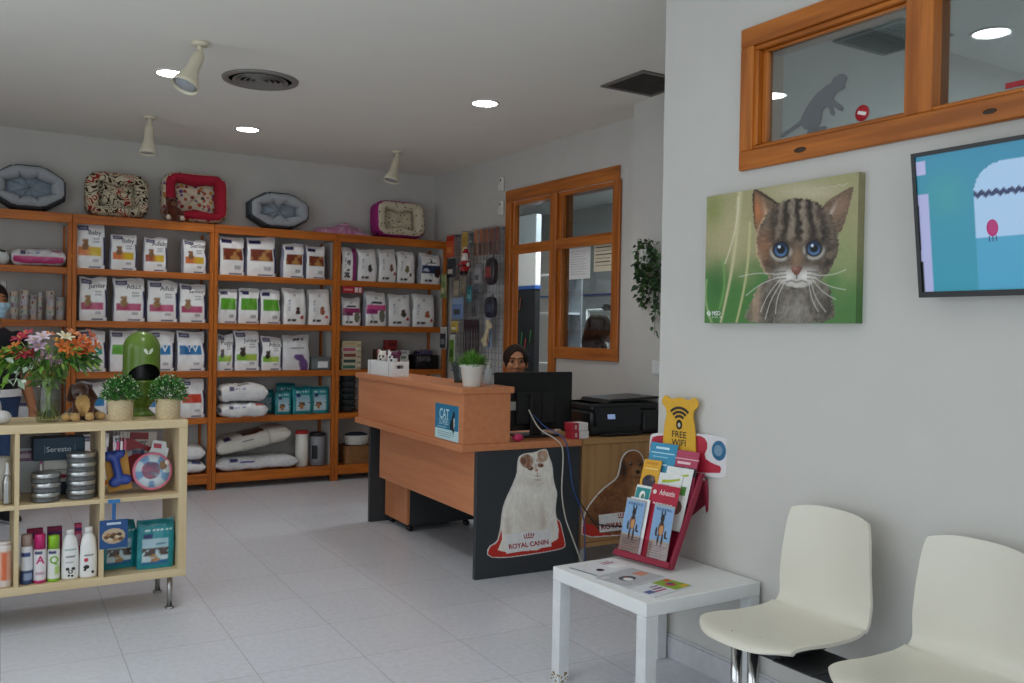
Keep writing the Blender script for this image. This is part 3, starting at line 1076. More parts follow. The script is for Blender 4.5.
def art_lying(base='#ECECED', ink='#2B2B66', spot=None, grain=0., pink=None):
    """a runs round the bag: pi = front edge, pi/2 = top"""
    def f(u, a):
        c = np.tile(linA(base), (*u.shape, 1)).astype(float)
        if grain:
            c = c * (1 + grain * (NR.random((*u.shape, 1)) - .5))
        c = mixc(c, linA(ink), ((u > .36) & (u < .62) & (a > 1.9) & (a < 2.15)) * .9)
        c = mixc(c, linA(ink), ((u > .16) & (u < .26) & (a > 2.5) & (a < 3.0)) * .9)
        c = mixc(c, linA('#7C86B8'), ((u > .27) & (u < .55) & (a > 2.62) & (a < 2.85) & (vnoise(u * 50, a * 4, 3) > .4)) * .9)
        if spot:
            c = mixc(c, linA(spot), ((u > .74) & (u < .92) & (a > 1.9) & (a < 2.6)) * .9)
        if pink:
            c = mixc(c, linA(pink), (a > 3.05) & (a < 3.8) & (u > .04) & (u < .97))
        return c
    return f
LY = SY + .16
pillow('pet_food_sack', 'plump white food sack lying on top of another, edge of the teal pouch shelf', (2.04, SY + .02, LEV[1] + .128), .38, .25, .15, art_lying(), group='lying food sacks', seed=3)
pillow('pet_food_sack', 'white food sack with red corner lying under the plump sack', (2.04, SY + .015, LEV[1] + .0005), .38, .25, .118, art_lying(spot='#C0392B'), group='lying food sacks', seed=4)
def art_big(u, a):
    c = np.tile(linA('#DAD6CC'), (*u.shape, 1)).astype(float)
    c = mixc(c, linA('#5E2E1C'), (u > .36) & (u < .66) & (a > 1.2) & (a < 2.3))
    c = mixc(c, linA('#2B2B56'), (u > .12) & (u < .22) & (a > 1.7) & (a < 2.5))
    c = mixc(c, linA('#B8B4AC'), (u > .7) & (u < .72))
    c = mixc(c, linA('#2B2B66'), (u > .35) & (u < .5) & (a > 2.85) & (a < 2.98))
    return c
pillow('pet_food_sack', 'big crumpled cream sack with brown panel tilted on the bottom shelf', (2.17, SY + .19, LEV[0] + .172), .64, .34, .145, art_big, ry=-.19, rz=.03, group='lying food sacks', seed=7)
def art_silver(u, a):
    c = np.tile(linA('#D9DADD'), (*u.shape, 1)) * (1 + .3 * (vnoise(u * 120, a * 40, 3)[..., None] - .5))
    c = mixc(c, linA('#2B2B66'), (u > .17) & (u < .27) & (a > 2.2) & (a < 2.9))
    c = mixc(c, linA('#4A4A96'), (u > .3) & (u < .46) & (a > 2.75) & (a < 2.95))
    return c
pillow('pet_food_sack', 'long silvery white sack lying flat under the cream sack', (2.19, SY + .17, LEV[0] + .0005), .69, .31, .115, art_silver, rz=-.03, group='lying food sacks', seed=9)
bpy.data.objects['pet_food_sack.002'].location.z += .005
pillow('pet_food_sack', 'white sack with blue print lying uppermost at the bottom of the bin-side bay', (1.545, SY + .16, LEV[0] + .112), .42, .30, .12, art_lying(ink='#2B3B86'), group='lying food sacks', seed=12)
pillow('pet_food_sack', 'white sack with dark blue blocks lying lowest in the bin-side bay', (1.55, SY + .16, LEV[0] + .0005), .42, .30, .104, art_lying(ink='#24307A', spot='#24307A'), group='lying food sacks', seed=13)
pillow('pet_food_sack', 'white sack with pink lower stripe lying on the far bay shelf', (.528, SY + .15, LEV[4] + .0005), .365, .26, .135, art_lying('#E2DEE0', '#2B2B56', '#D8849A', pink='#C23A78'), group='lying food sacks', seed=15)
pillow('pet_food_sack', 'green and white pack lying beside the pink striped sack', (.21, SY + .15, LEV[4] + .0005), .25, .22, .11, art_lying('#D8DCD8', '#1E4A3A', '#1E4A3A'), group='lying food sacks', seed=16)
for i, (x, z, lab, ink) in enumerate([(.30, LEV[1], 'white sack with navy panel lying behind the flower vase', '#24307A'), (.16, LEV[0], 'white sack with purple band lying at the bottom of the far bay', '#7A2E78')]):
    pillow('pet_food_sack', lab, (x, SY + .17, z + .0005), .46, .30, .16, art_lying('#D6D8DC', ink, ink), group='lying food sacks', seed=20 + i)
# upright bags in the far bay, seen behind the flowers and through the cube shelf
put_bag(.46, .70, LEV[0], .34, .13, art_vet('#7A2E78', '#C23A78', None, (.45, .66), logo='#2B2B46', title=False), 'white bag with purple and pink band at the bottom of the far bay', group=G2, seed=33)
put_bag(.815, 1.03, LEV[0], .36, .13, art_vet('#9A9AA2', '#C9C9CE', None, (.40, .58), title=False), 'white bag with grey band low behind the tin stacks', group=G2, seed=34)
put_bag(1.07, 1.28, LEV[0], .33, .13, art_vet('#24307A', '#24307A', None, (.40, .55), title=False), 'white bag with navy band low behind the dog toys', group=G2, seed=35)

# ------------------------------------------------------------------ teal pouches
def art_teal(u, v):
    c = np.tile(linA('#0F8A92'), (*u.shape, 1)).astype(float)
    c = mixc(c, linA('#0A6A74'), rectm(u, v, 0, 1, .9, 1))
    m = rectm(u, v, .16, .86, .12, .66)
    g = mixc(np.tile(linA('#B9D2DA'), (*u.shape, 1)), linA('#8FB3C2'), sst(.3, .6, v))
    n = vnoise(u * 14, v * 18, 5)
    g = mixc(g, linA('#5A4634'), ((v > .27) & (v < .43) & (n > .35)))
    g = mixc(g, linA('#A9713C'), blob(u, v, .42, .27, .1, .1))
    c = c * (1 - m[..., None]) + g * m[..., None]
    c = mixc(c, linA('#1E2A66'), rectm(u, v, .18, .42, .62, .72))
    c = mixc(c, linA('#D7E6E8'), rectm(u, v, .2, .84, .78, .82) * (vnoise(u * 40, v * 3, 7) > .45))
    return c
def pouch(x, y, z, w, h, d, label, rz=0., seed=0, art=art_teal):
    mb = bag_mesh('treat_pouch', w, h, d, art, seed=seed, pinch=.0, gusset='#0C7C86', nu=29, nv=33)
    return tag(mb.build('treat_pouch', PB, loc=(x, y, z + .001), rot=(0, 0, rz)), label, 'treat pouch', 'teal treat pouches')
pouch(2.475, SY + .2, LEV[1], .165, .262, .07, 'teal pouch standing behind the front row of teal pouches', .05, 1)
pouch(2.28, SY + .245, LEV[1], .185, .208, .07, 'teal treat pouch nearest the stacked white sacks', .1, 2)
pouch(2.412, SY + .09, LEV[1], .135, .208, .07, 'teal treat pouch second from the stacked white sacks', -.05, 3)
pouch(2.578, SY + .085, LEV[1], .172, .24, .08, 'biggest teal treat pouch with pale window, third in its row', 0, 4)
pouch(2.742, SY + .10, LEV[1], .15, .236, .075, 'teal treat pouch nearest the upright', -.15, 5)

# canisters, boxes and baskets on the low shelves
t = thing('canister', 'tall white canister with red lid on the bottom shelf', 'canister', (2.592, SY + .10, LEV[0] + .001))
MB().lathe([(.05, 0), (.055, .004), (.055, .285), (.05, .29)], 28).build('body', WHP, t)
MB().lathe([(.057, .285), (.057, .305), (.05, .312), (0, .314)], 28).build('lid', pm('red_lid', '#C02A2A', .35), t)
t = thing('canister', 'wide grey canister with black lid beside the red-lidded one', 'canister', (2.735, SY + .11, LEV[0] + .001))
MB().lathe([(.062, 0), (.067, .004), (.067, .26), (.06, .265)], 28).build('body', pm('grey_plastic', '#8C8E94', .4), t)
MB().lathe([(.07, .26), (.07, .285), (.06, .292), (0, .294)], 28).build('lid', BLK, t)
mb = MB().grid(np.array([[(-.0682 * math.cos(p) * 1.002, -.0682 * math.sin(p), z) for p in np.linspace(.5, 1.3, 8)] for z in (.06, .18)]))
mb.build('paw_print', pm('black_print', '#202226', .6), t)
t = thing('storage_box', 'grey plastic box with white label on the shelf beside the purple cat bag', 'box', (2.733, SY + .10, LEV[2] + .001))
MB().box(-.085, .085, -.07, .07, 0, .10, ch=.006).build('body', pm('slate_plastic', '#6A7072', .45), t)
MB().box(-.088, .088, -.073, .073, .1, .115, ch=.004).build('lid', pm('slate_plastic', '#6A7072', .45), t)
MB().box(-.03, .06, -.0715, -.070, .02, .075).build('label_card', WHT, t)
# corner bay, lower shelves
BOXC = [('#C9BFA6', '#3E6E5A'), ('#CFC3A8', '#2F4A46'), ('#C8B8A0', '#7A3A34'), ('#D2C8B0', '#A8506A'), ('#C9BC9C', '#B7A27A')]
for k, (c0, c1) in enumerate(BOXC):
    mb = MB().box(-.095, .085, -.09, .09, 0, .05, ch=.004, col=lin(c0))
    mb.box(-.085, .03, -.0912, -.09, .012, .04, col=lin(c1))
    mb.box(.04, .078, -.0912, -.09, .01, .02, col=lin('#8A7A60'))
    o = mb.build('treat_box', PA, loc=(3.022, SY + .12, LEV[2] + .001 + .0512 * k), rot=(0, 0, .03 * (k % 3 - 1)))
    tag(o, ['lowest tan box', 'second tan box up', 'middle tan box with brown label', 'fourth tan box with pink label', 'topmost tan box'][k] + ' in the stack on the corner bay shelf', 'box', 'tan treat boxes')
mb = MB().box(-.055, .055, -.04, .04, 0, .085, ch=.004, col=lin('#9C2A26')).box(-.04, .04, -.041, -.04, .03, .06, col=lin('#6A1A1A'))
mb2 = MB().box(-.13, .13, -.05, .05, 0, .178, ch=.004, col=lin('#6E4A3A'))
mb2.box(-.11, .0, -.0512, -.05, .03, .13, col=lin('#9A7A6A')).box(.02, .12, -.0512, -.05, .05, .16, col=lin('#8A6A5E'))
tag(mb2.build('treat_carton', PA, loc=(3.455, SY + .24, LEV[2] + .001)), 'brown printed carton at the back of the corner bay shelf', 'box')
tag(mb.build('red_box', PA, loc=(3.478, SY + .24, LEV[2] + .181)), 'small dark red box standing on the brown carton', 'box')
for k in range(4):
    mb = MB().box(-.045, .045, -.05, .05, 0, .043, ch=.003, col=lin('#CFCFCC')).box(-.03, .02, -.0512, -.05, .01, .032, col=lin(['#8A9AA0', '#A05A4A', '#6A7A5A', '#9A9A9A'][k]))
    tag(mb.build('medicine_box', PA, loc=(3.53 + .008 * (k % 2), SY + .09, LEV[2] + .001 + .0442 * k)), ['lowest', 'second', 'third', 'topmost'][k] + ' small white box in the stack beside the black basket', 'box', 'small white boxes')
t = thing('wire_basket', 'black slatted basket at the end of the corner bay shelf', 'basket', (3.765, SY + .12, LEV[2] + .001))
mb = MB()
for i in range(14):
    x = -.115 + i * .0172
    mb.box(x, x + .007, -.09, -.084, 0, .125).box(x, x + .007, .084, .09, 0, .125)
for i in range(9):
    y = -.085 + i * .02
    mb.box(-.118, -.112, y, y + .007, 0, .125).box(.112, .118, y, y + .007, 0, .125)
mb.box(-.118, .118, -.09, .09, 0, .004)
mb.build('slatted_body', BLK, t)
MB().box(-.12, .12, -.093, -.083, .12, .132, ch=.002).box(-.12, .12, .083, .093, .12, .132, ch=.002).box(-.12, -.11, -.083, .083, .12, .132, ch=.002).box(.11, .12, -.083, .083, .12, .132, ch=.002).build('rim', BLK, t)
for k, (c, rz) in enumerate((('#3A2A3E', .1), ('#C8C4CC', -.1), ('#5A4A6A', .2))):
    o = pillow('folded_bandana', '', (3.74 + k * .01, SY + .12, LEV[2] + .008 + .059 * k), .15, .12, .05, art_lying(c, '#8A8A9A'), rz=rz, seed=30 + k, cat='folded cloth', group='folded cloths in the black basket', mat=PC)
    o['label'] = ['lowest dark folded cloth', 'middle pale folded cloth', 'topmost violet folded cloth'][k] + ' in the black slatted basket'
# stacked dark bowls
for k in range(6):
    mb = MB().lathe([(.05, 0), (.062, .004), (.078, .05), (.081, .052), (.077, .054), (.06, .012), (0, .010)], 28)
    o = mb.build('pet_bowl', pm('slate_bowl', '#3C4446', .4, var=.15), loc=(3.012 + .002 * (k % 2), SY + .11, LEV[1] + .001 + .0545 * k))
    tag(o, ['lowest', 'second', 'third', 'fourth', 'fifth', 'topmost'][k] + ' dark slate bowl in the stack on the corner bay', 'bowl', 'stacked dark bowls')
def basket_wall(mb, w, d, h, rnd, flare, rows, mat=0, n=72, amp=.0035):
    nz = rows * 3 + 1
    P = np.zeros((nz, n, 3))
    for i in range(nz):
        z = h * i / (nz - 1)
        s = 1 + flare * z / h
        for j in range(n):
            a = 2 * PI * j / n
            c, sn = math.cos(a), math.sin(a)
            x = math.copysign(abs(c) ** rnd, c) * w / 2 * s
            y = math.copysign(abs(sn) ** rnd, sn) * d / 2 * s
            o_ = amp * math.sin(j * PI / 3 + (i // 3 % 2) * PI) * math.sin(PI * (i % 3) / 3 + .5)
            L = math.hypot(x, y)
            P[i, j] = (x * (1 + o_ / L), y * (1 + o_ / L), z)
    mb.grid(P, mat, smooth=True, closeu=True)
    return P
t = thing('wicker_basket', 'square brown wicker basket on the bottom corner shelf', 'basket', (3.098, SY + .125, LEV[0] + .001))
mb = MB()
basket_wall(mb, .25, .2, .155, .35, .03, 7)
mb.box(-.1, .1, -.08, .08, 0, .003)
mb.build('woven_body', pm('wicker_brown', '#8A5E34', .7, var=.2, scale=120), t)
mb = MB()
mb.tube([(math.copysign(abs(math.cos(a)) ** .35, math.cos(a)) * .129, math.copysign(abs(math.sin(a)) ** .35, math.sin(a)) * .104, .157) for a in np.linspace(0, 2 * PI, 40, endpoint=False)], .006, 6, closed=True)
mb.build('rim', pm('wicker_brown', '#8A5E34', .7), t)
MB().box(-.118, .118, -.094, .094, .148, .152, ch=.001).build('liner', pm('wicker_dark', '#4A3420', .9), t)
t = thing('oval_basket', 'oval white basket with dark cushion on the brown wicker basket', 'basket', (3.105, SY + .125, LEV[0] + .166))
mb = MB()
basket_wall(mb, .20, .16, .085, 1., .22, 5)
mb.lathe([(0, .002), (.098, .002)], 30, sy=.8, smooth=False)
mb.build('woven_body', pm('wicker_white', '#DAD8D0', .6, var=.08, scale=120), t)
MB().ell((0, 0, .082), (.108, .086, .028), 24, 12).build('cushion', pm('teal_cloth', '#1E2E3E', .9, var=.2, scale=60), t)

# ------------------------------------------------------------------ food tins in the far bay
def can_mesh(r, h, base, spot, seed):
    R = np.random.default_rng(seed)
    lb = linA(base)
    sp = linA(spot)
    def cf(t, z):
        if z < .004 or z > h - .004:
            return linA('#B9BABC')
        k = math.sin(3 * t + seed) * math.sin(z / h * PI)
        return sp if k > .45 and (int(t * 6) % 2) else lb * (1 - .12 * (int(t * 9 + seed) % 3 == 0))
    z = [0, .002, .0041, h * .35, h * .65, h - .0041, h - .002, h]
    rr = [r * .96, r, r * .97, r * .97, r * .97, r * .97, r, r * .96]
    mb = MB().lathe(list(zip(rr, z)), 26, colfn=cf)
    mb.lathe([(0, h - .003), (r * .9, h - .003)], 20, smooth=False, col=lin('#B9BABC'))
    return mb
CANC = [('#B9B4B0', '#A03A3A'), ('#C9BBA8', '#6A2A3A'), ('#A7A2A6', '#7A3A4A'), ('#B9C0B0', '#3E6A5A'), ('#CDB9A6', '#8A3A2A'), ('#BFBCC6', '#A85A5A')]
STK = [(.371, 5, 5, .028, .041), (.436, 6, 5, .029, .036), (.497, 5, 3, .027, .036), (.545, 6, 4, .0185, .034), (.611, 6, 5, .031, .036), (.679, 5, 5, .031, .034), (.30, 7, 1, .026, .040)]
SNAM = ['second', 'third', 'fourth', 'fifth narrow', 'sixth', 'last', 'first and tallest']
for s, (x, n, _, r, h) in enumerate(STK):
    for k in range(n):
        a, b = CANC[(s * 2 + k) % 6]
        mb = can_mesh(r, h, a, b, s * 10 + k)
        o = mb.build('food_tin', PA, loc=(x + random.uniform(-.0015, .0015), SY + .075 + (.03 if s in (2, 3) else 0), LEV[3] + .001 + k * (h + .0006)), rot=(0, 0, random.uniform(0, 6)))
        nm = 'topmost' if k == n - 1 else ('bottom' if k == 0 else ORD[k])
        tag(o, f'{nm} small food tin of the {SNAM[s]} stack' + ('' if k in (0, n - 1) else ', counting upward'), 'tin', 'stacked food tins in the far bay')

# ------------------------------------------------------------------ pet beds on top of the shelving
def bed_poly(name, label, loc, nsides, rx_, ry_, tube, depth, M_in, M_out, lean, rz=0., rot0=0., sup=1., seg=None, inmat=None, base_h=.03):
    """round or boxed nest of stuffed segments; flat on its back local xy, open towards +z, then leaned up"""
    t = thing(name, label, 'pet bed', loc, rot=(lean, 0, rz))
    n = nsides
    N = n * 12
    th = np.linspace(0, 2 * PI, N, endpoint=False)
    # outline: polygon with rounded corners
    def outline(a):
        s = PI / n
        b = ((a - rot0) % (2 * s)) - s
        r = math.cos(s) / math.cos(b)
        r = 1 - (1 - r) * .0 if n > 12 else r / (math.cos(s) ** .5)
        return r
    if n == 4:
        pts = []
        for a in th:
            c, s_ = math.cos(a), math.sin(a)
            pts.append((math.copysign(abs(c) ** .42, c) * rx_, math.copysign(abs(s_) ** .42, s_) * ry_))
    else:
        pts = [(outline(a) * math.cos(a) * rx_, outline(a) * math.sin(a) * ry_) for a in th]
    K = 14
    ring = np.linspace(0, 2 * PI, K, endpoint=False)
    P = np.zeros((N, K, 3))
    for i, (x, y) in enumerate(pts):
        b = ((th[i] - (rot0 if n != 4 else PI / 4)) % (2 * PI / n)) / (2 * PI / n)
        pin = 1 - .30 * math.exp(-(min(b, 1 - b) / .05) ** 2)
        L = math.hypot(x, y)
        nx, ny = x / L, y / L
        for j, q in enumerate(ring):
            rr = tube * pin
            off = math.cos(q) * rr
            P[i, j] = (x - nx * tube + nx * off, y - ny * tube + ny * off, base_h + depth / 2 + math.sin(q) * depth / 2 * (.8 + .2 * pin))
    # split the tube into inner and outer cloth
    mb = MB()
    nf0 = len(mb.f)
    PP = np.concatenate([P, P[:1]], 0)
    mb.grid(PP, 0, closeu=True)
    for fi in range(N):
        for j in range(K):
            mid = ring[j] + PI / K
            if math.cos(mid) > .62 or math.sin(mid) < -.5:
                mb.m[fi * K + j] = 1
    mb.build('bolster', [M_in, M_out], t)
    mb = MB()
    Q = np.zeros((9, N, 3))
    for i, k in enumerate(np.linspace(0, 1, 9)):
        for j, (x, y) in enumerate(pts):
            s_ = k * .995
            f_ = (1 - tube * 1.2 / math.hypot(x, y))
            Q[i, j] = (x * f_ * s_, y * f_ * s_, base_h + .05 * (1 - k ** 3) + .012 * math.sin(x * 40) * (1 - k))
    mb.grid(Q[::-1], 0, closeu=True, flip=False)
    mb.build('cushion', inmat or M_in, t)
    mb = MB()
    lo = [(x * .985, y * .985, 0) for x, y in pts]
    hi = [(x * .985, y * .985, base_h + depth * .3) for x, y in pts]
    mb.grid(np.array([lo, hi]), 0, closeu=True)
    mb.add(np.array(lo), [tuple(range(N))[::-1]])
    mb.build('shell', M_out, t)
    return t

def swirl_mat():
    m, nt, b = _nodes('swirl_cloth')
    tc = nt.nodes.new('ShaderNodeTexCoord')
    n1 = nt.nodes.new('ShaderNodeTexNoise')
    n1.inputs['Scale'].default_value = 13
    n1.inputs['Detail'].default_value = .6
    n1.inputs['Distortion'].default_value = 1.1
    nt.links.new(tc.outputs['Object'], n1.inputs['Vector'])
    mu = nt.nodes.new('ShaderNodeMath'); mu.operation = 'MULTIPLY'; mu.inputs[1].default_value = 5.5
    fr = nt.nodes.new('ShaderNodeMath'); fr.operation = 'FRACT'
    nt.links.new(n1.outputs['Fac'], mu.inputs[0]); nt.links.new(mu.outputs[0], fr.inputs[0])
    rp = nt.nodes.new('ShaderNodeValToRGB')
    rp.color_ramp.interpolation = 'CONSTANT'
    e = rp.color_ramp.elements
    e[0].position = 0; e[0].color = (*lin('#3A2418'), 1)
    e[1].position = .36; e[1].color = (*lin('#CFC6AA'), 1)
    nt.links.new(fr.outputs[0], rp.inputs['Fac'])
    v = nt.nodes.new('ShaderNodeTexNoise'); v.inputs['Scale'].default_value = 9; v.inputs['Detail'].default_value = 0
    nt.links.new(tc.outputs['Object'], v.inputs['Vector'])
    gt = nt.nodes.new('ShaderNodeMath'); gt.operation = 'GREATER_THAN'; gt.inputs[1].default_value = .57
    nt.links.new(v.outputs['Fac'], gt.inputs[0])
    lt = nt.nodes.new('ShaderNodeMath'); lt.operation = 'LESS_THAN'; lt.inputs[1].default_value = .4
    nt.links.new(fr.outputs[0], lt.inputs[0])
    an = nt.nodes.new('ShaderNodeMath'); an.operation = 'MULTIPLY'
    nt.links.new(gt.outputs[0], an.inputs[0]); nt.links.new(lt.outputs[0], an.inputs[1])
    mx = nt.nodes.new('ShaderNodeMix'); mx.data_type = 'RGBA'
    nt.links.new(an.outputs[0], mx.inputs['Factor'])
    nt.links.new(rp.outputs['Color'], mx.inputs['A'])
    mx.inputs['B'].default_value = (*lin('#9C2B24'), 1)
    nt.links.new(mx.outputs['Result'], b.inputs['Base Color'])
    b.inputs['Roughness'].default_value = .95
    return m

def spot_mat(name, base, cols, scale, thr, soft=.02):
    """plain cloth scattered with little coloured motifs"""
    m, nt, b = _nodes(name)
    tc = nt.nodes.new('ShaderNodeTexCoord')
    v = nt.nodes.new('ShaderNodeTexVoronoi')
    v.inputs['Scale'].default_value = scale
    nt.links.new(tc.outputs['Object'], v.inputs['Vector'])
    lt = nt.nodes.new('ShaderNodeMath'); lt.operation = 'LESS_THAN'; lt.inputs[1].default_value = thr
    nt.links.new(v.outputs['Distance'], lt.inputs[0])
    sp = nt.nodes.new('ShaderNodeSeparateColor')
    nt.links.new(v.outputs['Color'], sp.inputs['Color'])
    rp = nt.nodes.new('ShaderNodeValToRGB')
    rp.color_ramp.interpolation = 'CONSTANT'
    e = rp.color_ramp.elements
    while len(e) < len(cols):
        e.new(.5)
    for i, c in enumerate(cols):
        e[i].position = i / len(cols)
        e[i].color = (*lin(c), 1)
    nt.links.new(sp.outputs[0], rp.inputs['Fac'])
    mx = nt.nodes.new('ShaderNodeMix'); mx.data_type = 'RGBA'
    nt.links.new(lt.outputs[0], mx.inputs['Factor'])
    mx.inputs['A'].default_value = (*lin(base), 1)
    nt.links.new(rp.outputs['Color'], mx.inputs['B'])
    nt.links.new(mx.outputs['Result'], b.inputs['Base Color'])
    b.inputs['Roughness'].default_value = .95
    return m
GREYF = pm('grey_plush', '#A9AEB4', .95, var=.1, scale=60, bump=.4, sheen=.3)
GREYC = pm('blue_grey_pile', '#8C98A4', .95, var=.12, scale=14, stretch=(1, 6, 1), bump=.4, sheen=.3)
GREYO = pm('charcoal_felt', '#4C5258', .95, var=.08, scale=60)
SW = swirl_mat()
FLO = spot_mat('motif_cloth', '#D9CDB4', ['#B4532F', '#6A4A86', '#A0343A', '#C98A3A', '#5A4A3A', '#C86A70'], 26, .42)
REDC = pm('red_cloth', '#A81630', .9, var=.08, scale=40)
DOT = spot_mat('dotted_cloth', '#D6CCB2', ['#3A2E2A', '#4A3A34', '#2E2A2A'], 30, .22)
MAG = pm('magenta_cloth', '#A8267E', .9, var=.08, scale=40)
TZ = TOPZ + .002
def lean_z(ry_, lean):
    return ry_ * math.sin(lean)
def place_bed(name, label, x, halfw, halfh, n, tube, depth, mi, mo, lean, rot0=0., inmat=None, y=None):
    x += .03
    z = TZ + halfh * math.sin(lean) * 1.02 + .004
    y = SY + .275 + halfh * math.cos(lean) if y is None else y
    return bed_poly(name, label, (x, y, z), n, halfw, halfh, tube, depth, mi, mo, lean, 0., rot0, inmat=inmat)
place_bed('pet_bed', 'grey eight-sided plush pet bed at the far end of the shelf top', .435, .268, .178, 8, .052, .12, GREYF, GREYO, 1.45, PI / 8, GREYC)
place_bed('pet_bed', 'cream pet bed with brown and red swirl pattern', 1.057, .235, .178, 4, .055, .12, SW, SW, 1.5)
place_bed('pet_bed', 'red pet bed with printed motif cushion, biggest on the shelving', 1.652, .262, .205, 4, .055, .15, REDC, FLO, 1.5, inmat=FLO)
place_bed('pet_bed', 'pale grey domed plush pet bed above the amber bags', 2.36, .278, .165, 8, .058, .12, GREYF, GREYO, 1.5, PI / 8, GREYC)
place_bed('pet_bed', 'magenta edged pet bed with dotted cream lining near the corner', 3.50, .255, .172, 4, .055, .14, DOT, MAG, 1.48)
# folded pink fleece
def art_pink(u, a):
    c = np.tile(linA('#B9749A'), (*u.shape, 1)) * (1 + .35 * (vnoise(u * 30, a * 9, 4)[..., None] - .5))
    return mixc(c, linA('#C9A9B8'), (vnoise(u * 18, a * 5, 9) > .68) * .8)
mb = MB()
nu, nv = 50, 30
U, V = np.meshgrid(np.linspace(0, 1, nu), np.linspace(0, 1, nv))
hh = .075 * np.clip(np.sin(U * PI) ** .35 * np.sin(V * PI) ** .4, 0, 1) * (.65 + .7 * vnoise(U * 6, V * 3, 12)) + .03 * np.exp(-((U - .62) / .06) ** 2) * np.sin(V * PI)
top = np.stack([(U - .5) * .50, (V - .5) * .26, hh], -1)
mb.grid(top, 0, None, art_pink(U, V * 6))
bot = top.copy(); bot[..., 2] = 0
mb.grid(bot, 0, None, art_pink(U, V * 6), flip=True)
tag(mb.build('folded_blanket', PC, loc=(2.925, SY + .16, TZ)), 'crumpled pink fleece blanket between the grey and magenta beds', 'blanket')
# brown teddy sitting in front of the red bed
def teddy(P):
    d = elld(P, (0, 0, .062), (.055, .048, .062))
    d = smin(d, elld(P, (0, -.008, .145), (.046, .042, .042)), .02)
    for s in (-1, 1):
        d = smin(d, elld(P, (s * .036, 0, .182), (.016, .01, .016)), .008)
        d = smin(d, capd(P, (s * .045, -.01, .095), (s * .07, -.05, .06), .018, .016), .012)
        d = smin(d, capd(P, (s * .03, -.02, .025), (s * .055, -.075, .022), .024, .022), .015)
    d = smin(d, elld(P, (0, -.048, .136), (.019, .018, .015)), .008)
    return d
v, f = surf(teddy, (-.11, -.115, -.01), (.11, .07, .22), .006)
c = np.tile(linA('#5A2A18'), (len(v), 1))
c[(v[:, 1] < -.052) & (v[:, 2] > .115)] = linA('#8A5A3A')
c[((v - [0, -.068, .142]) ** 2).sum(1) < .008 ** 2] = linA('#141010')
for s in (-1, 1):
    c[((v - [s * .018, -.046, .158]) ** 2).sum(1) < .0075 ** 2] = linA('#0E0C0C')
c[(v[:, 1] < -.085)] = linA('#C9B9A8')
v[:, 2] = np.maximum(v[:, 2], 0)
o = MB().add(v, f, 0, None, c, True).build('plush_teddy', PS, loc=(1.47, SY + .035, TZ), rot=(0, 0, .15))
tag(o, 'small brown teddy sitting against the red pet bed', 'plush toy')
# ------------------------------------------------------------------ reception counter
CA = -math.radians(2.44)
CO = Vector((2.40, 4.245, 0))
CM = Matrix.Translation(CO) @ Matrix.Rotation(CA, 4, 'Z')
def cw(u, v, z=0):
    return tuple(CM @ Vector((u, v, z)))
t = thing('reception_counter', 'beech reception counter with raised ledge and charcoal end panels', 'counter', CO, rz=CA)
MB().box(0, .665, 0, .03, 0, .697, ch=.002).build('end_panel', CHAR, t)
MB().box(0, .62, 1.635, 1.665, 0, .697, ch=.002).build('end_panel', CHAR, t)
MB().box(.0, .02, .031, 1.45, .343, .697, ch=.001).build('modesty_panel', BEECH[1], t)
MB().box(-.10, .675, -.008, 1.68, .697, .735, ch=.003).build('desk_top', BEECH[1], t)
MB().box(-.082, .205, .006, 1.66, .7355, 1.008, ch=.001).build('ledge_box', BEECH[1], t)
MB().box(-.10, .222, -.008, 1.68, 1.0085, 1.043, ch=.003).build('ledge_top', BEECH[1], t)
# poster on the ledge front
b = TM(rz=-PI / 2)
t = thing('cat_poster', 'small blue and white cat poster on the counter ledge front', 'poster', cw(-.0842, .212, .838), rz=CA - PI / 2)
mb = MB()
mb.box(-.152, .152, 0, .0015, -.098, .098, col=lin('#BFE0E4'))
mb.box(-.152, .152, -.0006, 0, -.04, .098, col=lin('#2079A0'))
mb.text('CAT', .078, lambda x, y: (x - .03, -.0012, y + .018), col=linA('#CBE8EF'), bold=.01, xs=.82)
mb.text('LOVERS', .05, lambda x, y: (x - .035, -.0012, y - .016), col=linA('#BFE0EA'), bold=.004, xs=.72)
mb.box(-.12, .0, -.0012, -.0006, -.032, -.027, col=lin('#9FCBDB'))
for k in range(3):
    mb.box(-.115 + .02 * (k == 2), .1 - .05 * (k == 2), -.0006, 0, -.058 - k * .012, -.055 - k * .012, col=lin('#6C8C98'))
cat = [(.045, -.03), (.05, .0), (.07, .03), (.085, .055), (.088, .07), (.095, .062), (.104, .064), (.108, .052), (.1, .035), (.098, .01), (.104, -.02), (.098, -.048), (.088, -.055), (.08, -.04), (.06, -.036)]
mb.prism(cat, -.0014, -.0006, col=lin('#14161A'))
mb.prism([(.094, .03), (.106, .028), (.107, -.005), (.098, -.03), (.094, 0)], -.002, -.0014, col=lin('#E4E4E0'))
mb.box(.098, .106, -.0024, -.0018, .0, .006, col=lin('#C03A2A'))
mb.build('poster_sheet', PA, t)
